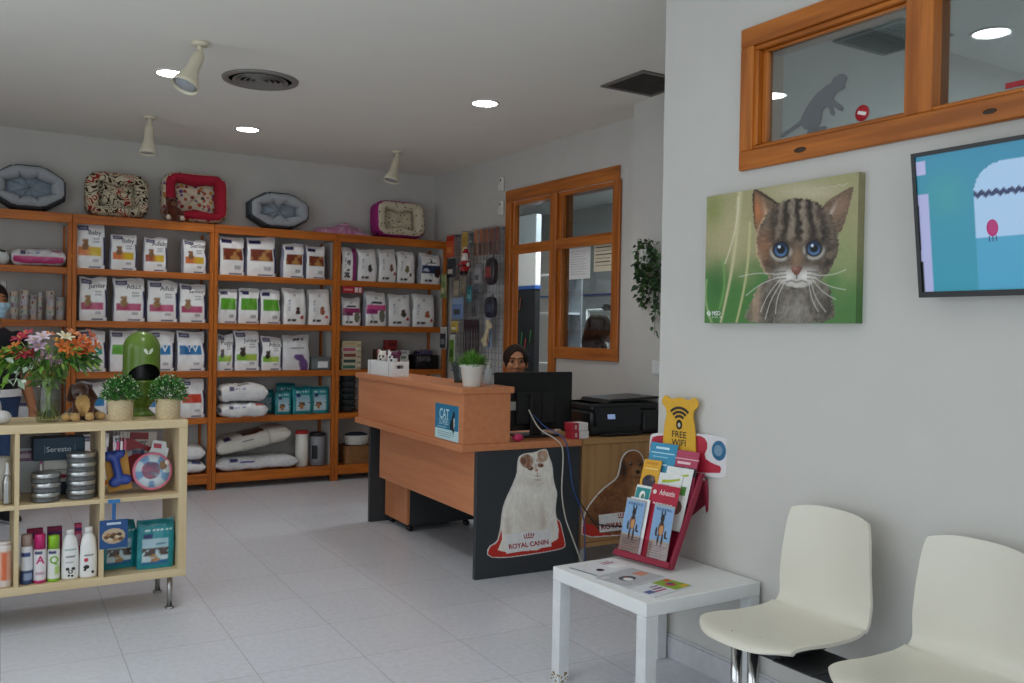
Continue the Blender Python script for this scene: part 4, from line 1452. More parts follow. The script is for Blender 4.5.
# mobile drawer pedestal
t = thing('drawer_pedestal', 'beech and charcoal drawer pedestal on castors under the counter', 'pedestal', cw(.11, 1.22), rz=CA)
MB().box(0, .02, 0, .40, .05, .56, ch=.002).build('back_panel', BEECH[2], t)
MB().box(.021, .54, .0, .40, .046, .56, ch=.002).build('carcass', CHAR, t)
for k in range(3):
    f = MB().box(.541, .558, .004, .396, .075 + k * .16, .228 + k * .16, ch=.002).build('drawer_front', BEECH[2], t)
    MB().box(.559, .57, .13, .27, .145 + k * .16, .155 + k * .16, ch=.002).build('handle', STEEL, f)
for x in (.04, .46):
    for y in (.04, .36):
        MB().cyl((x, y, .059), (x, y, .045), .012).cyl((x - .002, y - .017, .0205), (x - .002, y - .004, .0205), .02, n=20).cyl((x - .002, y + .004, .0205), (x - .002, y + .017, .0205), .02, n=20).cyl((x - .002, y - .017, .0205), (x - .002, y + .017, .0205), .006).build('castor', BLK, t)
# printer cabinet
t = thing('printer_cabinet', 'light oak low cabinet on pale legs beside the counter', 'cabinet', cw(.682, .0), rz=CA)
MB().box(0, .63, 0, .46, .70, .735, ch=.003).build('top', OAK[0], t)
MB().box(.002, .022, .004, .45, .105, .699, ch=.001).box(.61, .628, .004, .45, .105, .699, ch=.001).box(.023, .609, .004, .45, .105, .13, ch=.001).box(.023, .609, .43, .45, .131, .699).build('carcass', OAK[2], t)
MB().box(.024, .608, .010, .027, .132, .698, ch=.001).build('front_panel', OAK[2], t)
for x in (.03, .60):
    for y in (.04, .41):
        MB().cyl((x, y, 0), (x, y, .104), .019, n=18).build('leg', pm('pale_leg', '#BFBFC0', .4, .2), t)

# die-cut cutouts: outlines and paint traced in millimetre-like units
def cutout(name, label, outline, A, off, painter, extra, loc, rz, thick=.004, res=.0034):
    """outline in tracing units; A 2x2 and off take it to (x, z) metres on the panel"""
    A = np.array(A)
    tr = lambda p: tuple(A @ np.array(p) + np.array(off))
    t = thing(name, label, 'cutout', loc, rz=rz)
    q = [tr(p) for p in smooth_poly(outline, 1)]
    MB().prism(q, -thick, 0, col=lin('#E6E2DC')).build('backing_board', PA, t)
    inner = np.array(outline, float)
    cx, cy_ = inner.mean(0)
    pp = []
    n = len(inner)
    ar = sum(inner[i][0] * inner[(i + 1) % n][1] - inner[(i + 1) % n][0] * inner[i][1] for i in range(n))
    sg = 1 if ar > 0 else -1
    for i in range(n):
        d = inner[(i + 1) % n] - inner[i - 1]
        d = d / (np.linalg.norm(d) + 1e-9)
        pp.append(tuple(inner[i] + sg * np.array([-d[1], d[0]]) * extra.get('border', 6)))
    pp = smooth_poly(pp, 1)
    xs = [p[0] for p in pp]
    ys = [p[1] for p in pp]
    stp = res / abs(A[0, 0])
    X, Y = np.meshgrid(np.arange(min(xs), max(xs) + stp, stp), np.arange(min(ys), max(ys) + stp, stp))
    inside = in_poly(X + stp / 2, Y + stp / 2, pp)
    G = np.stack([A[0, 0] * X + A[0, 1] * Y + off[0], np.full(X.shape, -thick - .0006), A[1, 0] * X + A[1, 1] * Y + off[1]], -1)
    mb = MB().grid(G, 0, None, painter(X, Y), smooth=False, mask=inside[:-1, :-1], flip=True)
    # white sign with red lettering and crown
    s = extra['sign']
    mb.prism([tr(p) for p in s], -thick - .003, -thick - .001, col=lin('#EFEEEE'))
    (x0, y0), (x1, y1), size = extra['base']
    a = math.atan2(y1 - y0, x1 - x0)
    red = linA('#A81E2E')
    def fn(px, py):
        X_ = x0 + px * math.cos(a) + py * math.sin(a)
        Y_ = y0 + px * math.sin(a) - py * math.cos(a)
        q = tr((X_, Y_))
        return (q[0], -thick - .0036, q[1])
    L = math.hypot(x1 - x0, y1 - y0)
    tv, _ = text_geo('ROYAL CANIN', 'LEFT', .03)
    tw = max(v[0] for v in tv)
    mb.text('ROYAL CANIN', size, fn, 0, red, 'LEFT', bold=.03, xs=L / (tw * size))
    cx0, cy0, cs = extra['crown']
    def cr(x, y):
        q = tr((cx0 + x * cs, cy0 + y * cs - x * cs * .09))
        return q
    for k in (-2, -1, 0, 1, 2):
        mb.prism([cr(k * .38 - .09, -.15), cr(k * .40 - .1, -.72 + abs(k) * .1), cr(k * .42, -.88 + abs(k) * .1), cr(k * .44 + .1, -.72 + abs(k) * .1), cr(k * .38 + .09, -.15)], -thick - .0036, -thick - .0028, col=red)
    mb.prism([cr(-.85, -.05), cr(.85, -.05), cr(.8, .12), cr(-.8, .12)], -thick - .0036, -thick - .0028, col=red)
    mb.build('printed_face', PA, t)
    return t
CATO = [(205, 100), (199, 140), (198, 180), (170, 250), (140, 310), (120, 370), (111, 460), (102, 500), (92, 535), (45, 562), (42, 615), (130, 621), (250, 606), (380, 587), (452, 570), (454, 540), (440, 480), (427, 425), (407, 412), (400, 370), (405, 320), (412, 275), (400, 240), (390, 200), (387, 130), (368, 82), (356, 42), (330, 46), (290, 65), (240, 72), (213, 86)]
CATB = [(205, 100), (199, 180), (170, 250), (140, 310), (120, 370), (113, 460), (118, 520), (95, 578), (140, 590), (300, 580), (378, 540), (412, 520), (417, 470), (405, 410), (400, 370), (412, 275), (387, 130), (356, 42), (290, 60), (213, 86)]
def paint_cat(X, Y):
    n1 = vnoise(X / 9, Y / 22, 3)
    n2 = vnoise(X / 40, Y / 50, 4)
    c = np.tile(linA('#F6F1E8'), (*X.shape, 1)) * (.93 + .14 * n1 + .08 * (n2 - .5))[..., None]
    # soft cream tone in the coat
    c = mixc(c, linA('#C4AE93'), .55 * np.exp(-(((X - 330) / 22) ** 2 + ((Y - 420) / 70) ** 2)))
    c = mixc(c, linA('#B9A78F'), .5 * np.exp(-(((X - 150) / 18) ** 2 + ((Y - 470) / 90) ** 2)))
    c = mixc(c, linA('#C9B79F'), .4 * np.exp(-(((X - 290) / 80) ** 2 + ((Y - 225) / 22) ** 2)))
    c = mixc(c, linA('#CDBEAA'), .4 * np.exp(-(((X - 250) / 60) ** 2 + ((Y - 430) / 90) ** 2)))
    # ginger ears and brow
    m = np.maximum(blob(X, Y, 248, 112, 36, 36), blob(X, Y, 236, 118, 20, 22))
    c = mixc(c, linA('#8E5A38') , m * (.55 + .5 * n1))
    c = mixc(c, linA('#6E4026'), blob(X, Y, 232, 112, 15, 20) * .8)
    c = mixc(c, linA('#A9805E'), blob(X, Y, 332, 82, 30, 30) * (.45 + .5 * n1))
    c = mixc(c, linA('#C7A083'), blob(X, Y, 345, 68, 12, 20) * .8)
    c = mixc(c, linA('#B98E6C'), blob(X, Y, 318, 105, 22, 14) * .6)
    c = mixc(c, linA('#E0DAD0'), blob(X, Y, 288, 105, 7, 40) * .8)
    for ex, ey, rx in ((267, 149, 17), (321, 131, 17)):
        c = mixc(c, linA('#6B4A36'), blob(X, Y, ex, ey, rx, 12) * .85)
        c = mixc(c, linA('#9A4E1E'), blob(X, Y, ex, ey, rx * .78, 9))
        c = mixc(c, linA('#120C0A'), blob(X, Y, ex, ey, 6, 7))
        c = mixc(c, linA('#E8E0DA'), blob(X, Y, ex - 3, ey - 3, 2.6, 2.6))
    c = mixc(c, linA('#C88E80'), blob(X, Y, 300, 158, 9, 7))
    c = mixc(c, linA('#B09078'), blob(X, Y, 296, 145, 7, 22) * .5)
    c = mixc(c, linA('#8E6A5A'), blob(X, Y, 303, 180, 3, 12) * .8)
    c = mixc(c, linA('#8E6A5A'), (np.abs(Y - 192 - np.abs(X - 303) * -.35) < 2.5) * (np.abs(X - 303) < 20) * .7)
    c = mixc(c, linA('#B59A7E'), blob(X, Y, 305, 208, 20, 8) * .5)
    red = ~in_poly(X, Y, CATB)
    red &= Y > 410
    r = np.tile(linA('#C4281C'), (*X.shape, 1)) * (.93 + .1 * n2)[..., None]
    return np.where(red[..., None], r, c)
cutout('cat_cutout', 'cardboard cutout of a sitting white longhaired cat on the charcoal counter end', CATO, [[.001225, .000031], [-.000118, -.001064]], [.0007, .7781], paint_cat,
       dict(sign=[(136, 496), (370, 466), (375, 560), (138, 597)], base=((150, 573), (360, 546), 34), crown=(254, 512, 30), border=5), cw(0, -.0012), CA)
DOGO = [(500, 340), (530, 298), (560, 262), (596, 232), (630, 207), (641, 170), (647, 130), (664, 100), (684, 86), (704, 82), (726, 87), (742, 102), (752, 130), (757, 175), (752, 215), (762, 270), (770, 330), (786, 400), (800, 420), (798, 440), (640, 452), (484, 462), (482, 402), (490, 372)]
DOGB = [(500, 340), (530, 298), (560, 262), (630, 207), (641, 170), (664, 100), (704, 80), (742, 102), (757, 175), (752, 215), (770, 330), (775, 420), (760, 440), (600, 446), (560, 440), (530, 405), (500, 400), (492, 380)]
def paint_dog(X, Y):
    n1 = vnoise(X / 8, Y / 10, 6)
    n2 = vnoise(X / 26, Y / 34, 7)
    c = mixc(np.tile(linA('#6E3E20'), (*X.shape, 1)), linA('#A9703F'), np.clip(n1 * .6 + n2 * .6 - .15, 0, 1))
    c = mixc(c, linA('#34190D'), .95 * np.exp(-(((X - 659) / 17) ** 2 + ((Y - 168) / 46) ** 2) ** 1.4))
    c = mixc(c, linA('#3E2416'), .6 * np.exp(-(((X - 560) / 50) ** 2 + ((Y - 390) / 40) ** 2)))
    c = mixc(c, linA('#C8935C'), .85 * np.exp(-(((X - 715) / 26) ** 2 + ((Y - 280) / 60) ** 2)))
    c = mixc(c, linA('#8A5630'), np.exp(-(((X - 703) / 26) ** 2 + ((Y - 122) / 26) ** 2)) * .8)
    c = mixc(c, linA('#A9784C'), blob(X, Y, 716, 175, 24, 26) * .7)
    for ex in (690, 729):
        c = mixc(c, linA('#1A0F0A'), blob(X, Y, ex, 145, 8, 7))
        c = mixc(c, linA('#D8D0C8'), blob(X, Y, ex - 2, 143, 2, 2))
    c = mixc(c, linA('#16100E'), blob(X, Y, 722, 178, 10, 8))
    c = mixc(c, linA('#2A1810'), (np.abs(Y - 200) < 2) * (np.abs(X - 720) < 15) * .8)
    c = mixc(c, linA('#34190D'), .9 * np.exp(-(((X - 750) / 11) ** 2 + ((Y - 172) / 44) ** 2) ** 1.4))
    red = ~in_poly(X, Y, DOGB)
    red &= Y > 370
    return np.where(red[..., None], linA('#C4281C'), c)
cutout('dog_cutout', 'cardboard cutout of a brown long-eared spaniel on the oak cabinet', DOGO, [[.001688, .000043], [-.000151, -.001393]], [-.147, .8782], paint_dog,
       dict(sign=[(552, 364), (760, 338), (766, 414), (556, 438)], base=((561, 426), (756, 402), 33), crown=(655, 372, 26), border=5), cw(0, .0032), CA, res=.004)

# ------------------------------------------------------------------ things on the counter
t = thing('desktop_monitor', 'black desktop monitor seen from behind on the reception counter', 'monitor', cw(.490, .24, .7357), rz=CA)
mb = MB().box(-.262, .262, -.012, .012, .035, .375, ch=.004)
mb.build('screen_shell', BLK, t)
MB().box(-.256, .256, .0121, .0126, .05, .37).build('display', pm('display_glass', '#0A0B0D', .1), t)
MB().box(-.11, .11, -.0145, -.0125, .322, .334).build('vent_slot', BLKM, t)
MB().box(-.13, .13, -.03, -.0125, .07, .26, ch=.012).build('rear_housing', BLKM, t)
MB().box(-.045, .03, -.052, -.031, .01, .25, ch=.006).build('stand_post', BLK, t)
MB().box(-.13, .13, -.09, .09, 0, .012, ch=.005).build('stand_base', BLK, t)
MB().box(-.17, -.10, -.0165, -.0127, .155, .205).build('label_plate', pm('label_paper', '#B9B9B4', .6), t)
# printer
t = thing('printer', 'black multifunction printer with lit touch screen on the oak cabinet', 'printer', cw(.792, .06, .7357), rz=CA)
W = .515
MB().box(0, W, .02, .38, 0, .145, ch=.012).build('body', BLK, t)
MB().box(.01, W - .01, .03, .37, .146, .19, ch=.01).build('scanner_lid', BLKM, t)
pf = [(-.004, .20), (.0, .205), (.30, .218), (.33, .212), (.33, .19), (0, .188)]
mb = MB().prism([(x, z) for x, z in ((.02, .191), (.13, .191), (.15, .212), (.50, .226), (.54, .221), (.5, .208), (.16, .20), (.14, .191))], .05, .34)
mb.build('document_tray', BLK, t)
mb = MB()
q = [(.03, .0, .055), (.36, .0, .055), (.36, .02, .165), (.03, .02, .165), (.03, .06, .055), (.36, .06, .055), (.36, .06, .165), (.03, .06, .165)]
mb.add(q, [(0, 1, 2, 3), (4, 7, 6, 5), (0, 4, 5, 1), (3, 2, 6, 7), (0, 3, 7, 4), (1, 5, 6, 2)])
mb.build('control_panel', BLKM, t)
MB().add([(.11, .0075, .10), (.165, .0075, .10), (.165, .0125, .128), (.11, .0125, .128)], [(0, 1, 2, 3)]).build('touch_screen', pm('touch_screen', '#9DB4DC', .2, emit='#9DB6E6', estr=.5), t)
MB().box(.37, .505, -.002, .021, .02, .13, ch=.008).build('paper_tray', BLKM, t)
MB().box(.06, .34, -.03, .02, .006, .018, ch=.003).build('output_tray', BLKM, t)
# two red and white medicine boxes
for k, (z, dx, lab) in enumerate(((0, 0, 'lower red and white carton beside the printer'), (.0465, -.006, 'upper red and white carton beside the printer'))):
    mb = MB().box(-.055, .055, -.04, .04, 0, .045, ch=.002, col=lin('#E4DEDC'))
    mb.box(-.056, -.012, -.041, .041, .0, .0455, ch=.001, col=lin('#B02A3A')).box(-.04, -.028, -.042, -.041, .01, .035, col=lin('#D8B0B0'))
    tag(mb.build('medicine_carton', PA, loc=cw(.672 + dx, .045, .736 + z), rot=(0, 0, CA + .05 * k)), lab, 'box', 'red and white cartons')
# pink mouse toy and little base station by the ledge end
mb = MB().ell((0, 0, .022), (.032, .026, .022), 18, 10)
tag(mb.build('pink_toy', pm('pink_rubber', '#C0285A', .5), loc=cw(.27, .03, .7357)), 'small pink toy at the end of the counter ledge', 'toy')
# cables hanging down the counter end
def cable(name, label, pts, r, mat):
    P = []
    pts = [Vector(cw(*p)) for p in pts]
    n = len(pts)
    for i in range(n - 1):
        p0, p1, p2, p3 = pts[max(0, i - 1)], pts[i], pts[i + 1], pts[min(n - 1, i + 2)]
        for k in range(10):
            s = k / 10
            P.append(.5 * ((2 * p1) + (-p0 + p2) * s + (2 * p0 - 5 * p1 + 4 * p2 - p3) * s * s + (-p0 + 3 * p1 - 3 * p2 + p3) * s ** 3))
    P.append(pts[-1])
    return tag(MB().tube(P, r, 8).build(name, mat), label, 'cable')
cable('power_cable', 'white cable hanging from the monitor down the counter end', [(.40, .14, .90), (.42, .05, .80), (.50, -.02, .735), (.535, -.022, .66), (.535, -.016, .45), (.56, -.018, .30), (.60, -.02, .2), (.66, -.03, .05), (.67, -.03, .012)], .004, pm('white_cable', '#C9C4B8', .5))
cable('network_cable', 'blue cable hanging from the monitor down the counter end', [(.43, .14, .87), (.46, .06, .81), (.535, -.03, .745), (.572, -.032, .62), (.60, -.03, .47), (.65, -.028, .36), (.68, -.026, .28), (.69, -.024, .2), (.70, -.02, .012)], .0035, pm('blue_cable', '#2A4F8E', .5))
cable('monitor_lead', 'black cable crossing the oak cabinet front beneath the dog cutout', [(.625, -.05, .42), (.64, -.05, .38), (.69, -.045, .32), (.78, -.022, .24), (.95, -.016, .21), (1.1, -.014, .19)], .004, BLK)
# potted grass on the ledge
def leafcloud(mb, n, fn, size, cols, seed=0, droop=.3, wid=.4):
    R = np.random.default_rng(seed)
    cols = [linA(c) for c in cols]
    for i in range(n):
        p, d = fn(R)
        d = np.array(d, float)
        d /= np.linalg.norm(d) + 1e-9
        s = size * R.uniform(.7, 1.25)
        a = R.normal(size=3)
        w = np.cross(d, a)
        w /= np.linalg.norm(w) + 1e-9
        nrm = np.cross(d, w)
        t1 = p + d * s * .5 + w * s * wid * .5 + nrm * s * .06
        t2 = p + d * s * .5 - w * s * wid * .5 + nrm * s * .06
        tip = p + d * s - np.array([0, 0, droop * s])
        c = cols[R.integers(len(cols))] * R.uniform(.75, 1.2)
        mb.add([p, t1, tip, t2], [(0, 1, 2), (0, 2, 3)], 0, None, c)
    return mb
t = thing('grassy_plant', 'green grassy plant in a white pot on the counter ledge', 'plant', cw(.005, .085, 1.0432))
t.scale = (1.38, 1.38, 1.38)
MB().lathe([(.034, 0), (.036, .002), (.046, .075), (.05, .076), (.051, .088), (.047, .088), (.043, .07), (0, .07)], 30).build('pot', WHP, t)
mb = MB()
R_ = np.random.default_rng(5)
for i in range(900):
    a = R_.uniform(0, 2 * PI)
    k = R_.uniform(0, 1) ** .6
    base = np.array([math.cos(a) * .03 * k, math.sin(a) * .03 * k, .075])
    L = R_.uniform(.05, .082)
    tilt = k * 1.15 + R_.normal() * .15
    d = np.array([math.cos(a) * math.sin(tilt), math.sin(a) * math.sin(tilt), math.cos(tilt)])
    sd = np.array([-math.sin(a), math.cos(a), 0]) * .0010
    p1 = base + d * L * .6
    p2 = base + d * L + np.array([0, 0, -.012 * k])
    c = linA(['#4E8A2E', '#6AA03C', '#3C7426', '#86B452'][R_.integers(4)])
    mb.add([base - sd, base + sd, p1 + sd * 1.6, p1 - sd * 1.6, p2], [(0, 1, 2, 3), (3, 2, 4)], 0, None, c)
mb.build('foliage', PL, t)
# white wooden crate with two plush toys
t = thing('white_crate', 'white wooden crate with handle slot on the counter ledge', 'crate', cw(-.08, 1.07, 1.0435), rz=CA)
cw_, cl, ch_ = .125, .42, .095
MB().box(0, .010, 0, cl, 0, ch_, ch=.0015).build('side_board', WHT, t)
MB().box(cw_ - .01, cw_, 0, cl, 0, ch_, ch=.0015).build('side_board', WHT, t)
for y in (0, cl - .01):
    MB().box(.0102, cw_ - .0102, y, y + .01, 0, .05, ch=.001).box(.0102, .035, y, y + .01, .0505, ch_, ch=.001).box(.09, cw_ - .0102, y, y + .01, .0505, ch_, ch=.001).box(.0352, .0898, y, y + .01, .073, ch_, ch=.001).build('end_board', WHT, t)
MB().box(.0102, cw_ - .0102, .0102, cl - .0102, 0, .008).build('base', WHT, t)
for y in (.03, .37):
    MB().box(-.0015, -.0001, y, y + .004, .004, ch_ - .004).build('groove', pm('groove', '#9A9C9E', .8), t)
def plush_head(name, label, loc, rz, c_face, c_ear, c_hat, seed):
    def F(P):
        d = elld(P, (0, 0, .05), (.045, .042, .05))
        d = smin(d, elld(P, (0, -.03, .04), (.026, .022, .022)), .012)
        for s in (-1, 1):
            d = smin(d, elld(P, (s * .038, .0, .088), (.016, .010, .022)), .008)
        d = smin(d, elld(P, (0, .005, .0), (.045, .045, .04)), .02)
        return d
    v, f = surf(F, (-.08, -.08, -.06), (.08, .08, .13), .0055)
    c = np.tile(linA(c_face), (len(v), 1))
    c[np.abs(v[:, 0]) > .034] = linA(c_ear)
    if c_hat:
        c[(v[:, 0] > -.01) & (v[:, 2] > .055) & (v[:, 1] > -.038)] = linA(c_hat)
    for s in (-1, 1):
        c[((v - [s * .014, -.04, .062]) ** 2).sum(1) < .009 ** 2] = linA('#15131A')
    c[((v - [0, -.052, .044]) ** 2).sum(1) < .009 ** 2] = linA('#2A2428')
    return tag(MB().add(v, f, 0, None, c, True).build(name, PS, loc=loc, rot=(0, 0, rz)), label, 'plush toy')
plush_head('plush_cat', 'white plush animal with pink ears in the white crate', cw(-.015, 1.355, 1.104), CA - .9, '#D8D0C8', '#B06A6A', None, 1)
plush_head('plush_dog', 'white and plum plush dog in the white crate', cw(-.015, 1.185, 1.104), CA - .7, '#DAD8D6', '#5A2440', '#5A2440', 2)
# clear leaflet holder with pens behind the plant
t = thing('leaflet_holder', 'clear acrylic leaflet holder with dark cards on the counter ledge', 'holder', cw(.135, .40, 1.0436), rz=CA - .5)
ACR = glass('acrylic', '#D5DADC', .1)
mb = MB()
mb.box(-.075, .075, -.03, -.027, 0, .11).box(-.075, .075, .03, .033, 0, .14).box(-.075, .075, -.027, .03, 0, .003).box(-.078, -.075, -.03, .033, 0, .11).box(.075, .078, -.03, .033, 0, .11)
mb.build('acrylic_body', ACR, t)
for k in range(5):
    c = ['#2A2C30', '#C9CBCD', '#3A4A66', '#DDDDDC', '#26282C'][k]
    MB().box(-.07 + k * .028, -.046 + k * .028, -.02 + .008 * (k % 2), -.016 + .008 * (k % 2), .016, .135, ch=.001, M=TM(ry=.10 * (k - 2))).build('card', pm('card_' + 'abcde'[k], c, .5), t)
t = thing('sanitiser_bottle', 'clear pump bottle on the counter ledge beside the monitor', 'bottle', cw(.165, .20, 1.0436))
MB().lathe([(.02, 0), (.022, .003), (.022, .075), (.012, .09), (.010, .092)], 22).build('bottle', pm('clear_gel', '#B9C3C6', .15, var=.02), t)
MB().cyl((0, 0, .092), (0, 0, .108), .011).cyl((0, 0, .108), (0, 0, .118), .004).box(-.022, .008, -.006, .006, .118, .126, ch=.002).build('pump', WHP, t)
# ------------------------------------------------------------------ birch cube shelf in the foreground
KX0, KX1, KYF, KD = -.52, .947, 4.47, .39
KZ0, KZ1 = .158, .902
t = thing('cube_shelf', 'birch cube shelf unit on steel legs with toys and bottles', 'shelf unit', (KX0, KYF, 0))
KW = KX1 - KX0
MB().box(0, KW, 0, KD, KZ1 - .038, KZ1, ch=.002).build('top_board', BIRCH[0], t)
MB().box(0, KW, 0, KD, KZ0, KZ0 + .036, ch=.002).build('bottom_board', BIRCH[0], t)
for x in (0, KW - .038):
    MB().box(x, x + .038, 0, KD, KZ0 + .0361, KZ1 - .0381, ch=.002).build('side_board', BIRCH[2], t)
dv = [.0 + KW - .947 + a for a in (-.117, .226, .567)]
cols = [.038] + [a for d in (.226 - .342, .226, .568) for a in (d - KX0, d - KX0 + .018)] + [KW - .038]
for i in (1, 3, 5):
    MB().box(cols[i], cols[i + 1], .001, KD - .001, KZ0 + .0361, KZ1 - .0381, ch=.001).build('divider', BIRCH[2], t)
for i in (0, 2, 4, 6):
    MB().box(cols[i] + .0001, cols[i + 1] - .0001, .001, KD - .001, .533, .552, ch=.001).build('shelf', BIRCH[0], t)
for x in (.07, .52, KW - .065):
    for y in (.045, KD - .045):
        MB().cyl((x, y, .006), (x, y, KZ0 - .001), .0125, n=18).cyl((x, y, 0), (x, y, .007), .022, n=22).build('leg', STEEL, t)
FL, SH, TP = KZ0 + .0368, .5525, KZ1 + .0006      # heights things stand on
KC = 'cube shelf'
# bottles
def bottle(name, label, loc, prof, cap, body, capcol, sx=1., sy=1., colfn=None, group='bottles in the cube shelf', rz=0.):
    t = thing(name, label, 'bottle', loc, rz=rz, group=group)
    MB().lathe(prof, 28, sx=sx, sy=sy, colfn=colfn or (lambda a, z: linA(body))).build('body', PB, t)
    z0 = prof[-1][1]
    MB().lathe([(r, z + z0 + .0002) for r, z in cap], 24, sx=(sx + 1) / 2 if sx > .8 else sx, sy=sy, col=lin(capcol)).build('cap', PB, t)
    return t
def lab_(a, z, spec, base):
    """a=-pi/2 is the front; spec rows: (z0, z1, a0, a1, colour) with angles from the front"""
    d = (a + PI / 2 + PI) % (2 * PI) - PI
    c = linA(base)
    for z0, z1, a0, a1, k in spec:
        if z0 <= z <= z1 and a0 <= d <= a1:
            c = linA(k)
    return c
def fine(prof, n=26):
    out = []
    for (r0, z0), (r1, z1) in zip(prof[:-1], prof[1:]):
        m = max(1, int(abs(z1 - z0) / .006))
        out += [(r0 + (r1 - r0) * i / m, z0 + (z1 - z0) * i / m) for i in range(m)]
    return out + [prof[-1]]
cylp = lambda r, h: fine([(r * .94, 0), (r, .004), (r, h - .012), (r * .9, h - .003), (r * .7, h)])
capp = lambda r, h: [(r, 0), (r, h - .004), (r * .92, h), (0, h)]
Y0 = KYF + .055
b = bottle('spray_can', 'pump bottle with blue and white label and taupe cap beside the pink one', (.278, Y0, FL), cylp(.0255, .168), capp(.0225, .05), '#DADCE0', '#A58E82',
       colfn=lambda a, z: lab_(a, z, [(0, .06, -2, 2, '#2E4470'), (.02, .05, -.5, .9, '#8FA0BE'), (.125, .142, -.9, .5, '#2A3F7A')], '#DADCE0'))
b = bottle('spray_can', 'pump bottle with bright pink cap and pink letter', (.330, Y0 - .004, FL), cylp(.0255, .150), capp(.0225, .066), '#E4E0E2', '#C2186A',
       colfn=lambda a, z: lab_(a, z, [(0, .014, -3.2, 3.2, '#C2186A'), (.128, .142, -.9, .3, '#2A3060'), (.04, .05, -.8, .8, '#C9A0B4')], '#E4E0E2'))
MB().text('A', .048, lambda x, y: (x, -.0262, .088 + y), col=linA('#C2186A'), bold=.02).build('letter', PB, b)
b = bottle('spray_can', 'pump bottle with lime green cap and green letter', (.385, Y0 - .004, FL), cylp(.0255, .146), capp(.0225, .058), '#E2E4DE', '#86BE1E',
       colfn=lambda a, z: lab_(a, z, [(0, .012, -3.2, 3.2, '#86BE1E'), (.124, .138, -.9, .3, '#2A3060'), (.03, .07, .2, 1.2, '#B9D67A')], '#E2E4DE'))
MB().text('Q', .046, lambda x, y: (x, -.0262, .083 + y), col=linA('#76B01A'), bold=.02).build('letter', PB, b)
shp = fine([(.034, 0), (.0365, .006), (.0365, .09), (.034, .14), (.028, .178), (.0185, .196), (.016, .2)])
b = bottle('shampoo_bottle', 'tall white shampoo bottle with spotted dog drawing, beside the lime capped one', (.452, Y0, FL), shp, capp(.0165, .022), '#E8E8E6', '#E4E4E2', sy=.62,
       colfn=lambda a, z: lab_(a, z, [(.13, .136, -.8, .8, '#8FA8A4'), (.142, .146, -.7, .5, '#7A9A92'), (.1, .106, -.6, .6, '#50545A'), (.075, .08, -.5, .3, '#A8ACAC')], '#E8E8E6'))
mb = MB()
for x, z, r in ((-.012, .048, .008), (.012, .048, .008), (0, .035, .0105), (-.006, .018, .006), (.007, .016, .006)):
    mb.ell((x, -.0222, z), (r, .0015, r * .9), 12, 6, col=lin('#1C1E20'))
mb.ell((0, -.0235, .036), (.005, .0015, .006), 10, 6, col=lin('#E8E8E6'))
mb.build('dog_print', PB, b)
b = bottle('shampoo_bottle', 'tall white shampoo bottle with running dog and red mark, nearest the divider', (.527, Y0 - .006, FL), shp, capp(.0165, .028), '#E8E8E6', '#E4E4E2', sy=.62,
       colfn=lambda a, z: lab_(a, z, [(.142, .146, -.8, .8, '#C9A0A4'), (.134, .138, -.6, .4, '#C08A90'), (.1, .106, -.6, .6, '#50545A')], '#E8E8E6'))
mb = MB()
mb.ell((-.010, -.0225, .05), (.013, .0015, .009), 12, 6, col=lin('#1C1E20')).ell((-.016, -.0225, .038), (.006, .0015, .006), 12, 6, col=lin('#1C1E20')).ell((.016, -.0225, .026), (.006, .0015, .007), 12, 6, col=lin('#1C1E20'))
mb.lathe([(.006, -.0008), (.009, -.0008), (.009, .0008), (.006, .0008)], 16, M=TM((-.012, -.0226, .082), rx=PI / 2), col=lin('#C8324A'))
mb.build('dog_print', PB, b)
b = bottle('body_spray', 'peach coloured bottle with orange upright lettering at the cut edge', (.190, Y0 - .005, FL), cylp(.030, .185), capp(.026, .012), '#D9A48C', '#D8D0CC',
       colfn=lambda a, z: lab_(a, z, [(.03, .15, -.25, .3, '#D4683C'), (.0, .03, -3.2, 3.2, '#D8C8C0'), (.155, .185, -3.2, 3.2, '#D8CFCB')], '#D9A892'))
# magenta cartons standing behind the pump bottles
for i, (x, y, c, h, lab) in enumerate([(.318, .175, '#A81E5A', .215, 'magenta carton behind the pink capped bottle'), (.40, .195, '#8E1A4C', .212, 'dark pink carton behind the lime capped bottle'), (.495, .16, '#C03A6A', .225, 'narrow pink carton between the two white shampoo bottles')]):
    w = (.032, .03, .014)[i]
    mb = MB().box(-w, w, -.02, .02, 0, h, ch=.001, col=lin(c)).box(-w * .7, w * .7, -.0206, -.02, h * .55, h * .8, col=lin('#D8B0C4')).box(-w, w, -.0206, -.02, h * .86, h * .93, col=lin('#5A2A6A'))
    tag(mb.build('shampoo_carton', PA, loc=(x, KYF + y, FL)), lab, 'box', 'pink cartons in the cube shelf')
# steel spray bottle with white top, and tall white cup behind
b = bottle('spray_bottle', 'slim brushed metal spray bottle at the cut edge of the cube shelf', (.20, Y0, SH), fine([(.017, 0), (.019, .004), (.019, .10), (.012, .122), (.009, .13)]), [(.009, 0), (.011, .004), (.006, .03), (.006, .05), (0, .052)], '#A9ADB0', '#C9CBCC')
b.children[0].data.materials[0] = STEEL
mb = MB().lathe([(.03, 0), (.034, .11), (.036, .19), (.033, .19), (.028, .01), (0, .01)], 28)
tag(mb.build('white_cup', pm('frosted_cup', '#C9C9C4', .5), loc=(.182, KYF + .20, SH)), 'tall pale cup standing behind the metal spray bottle', 'cup')
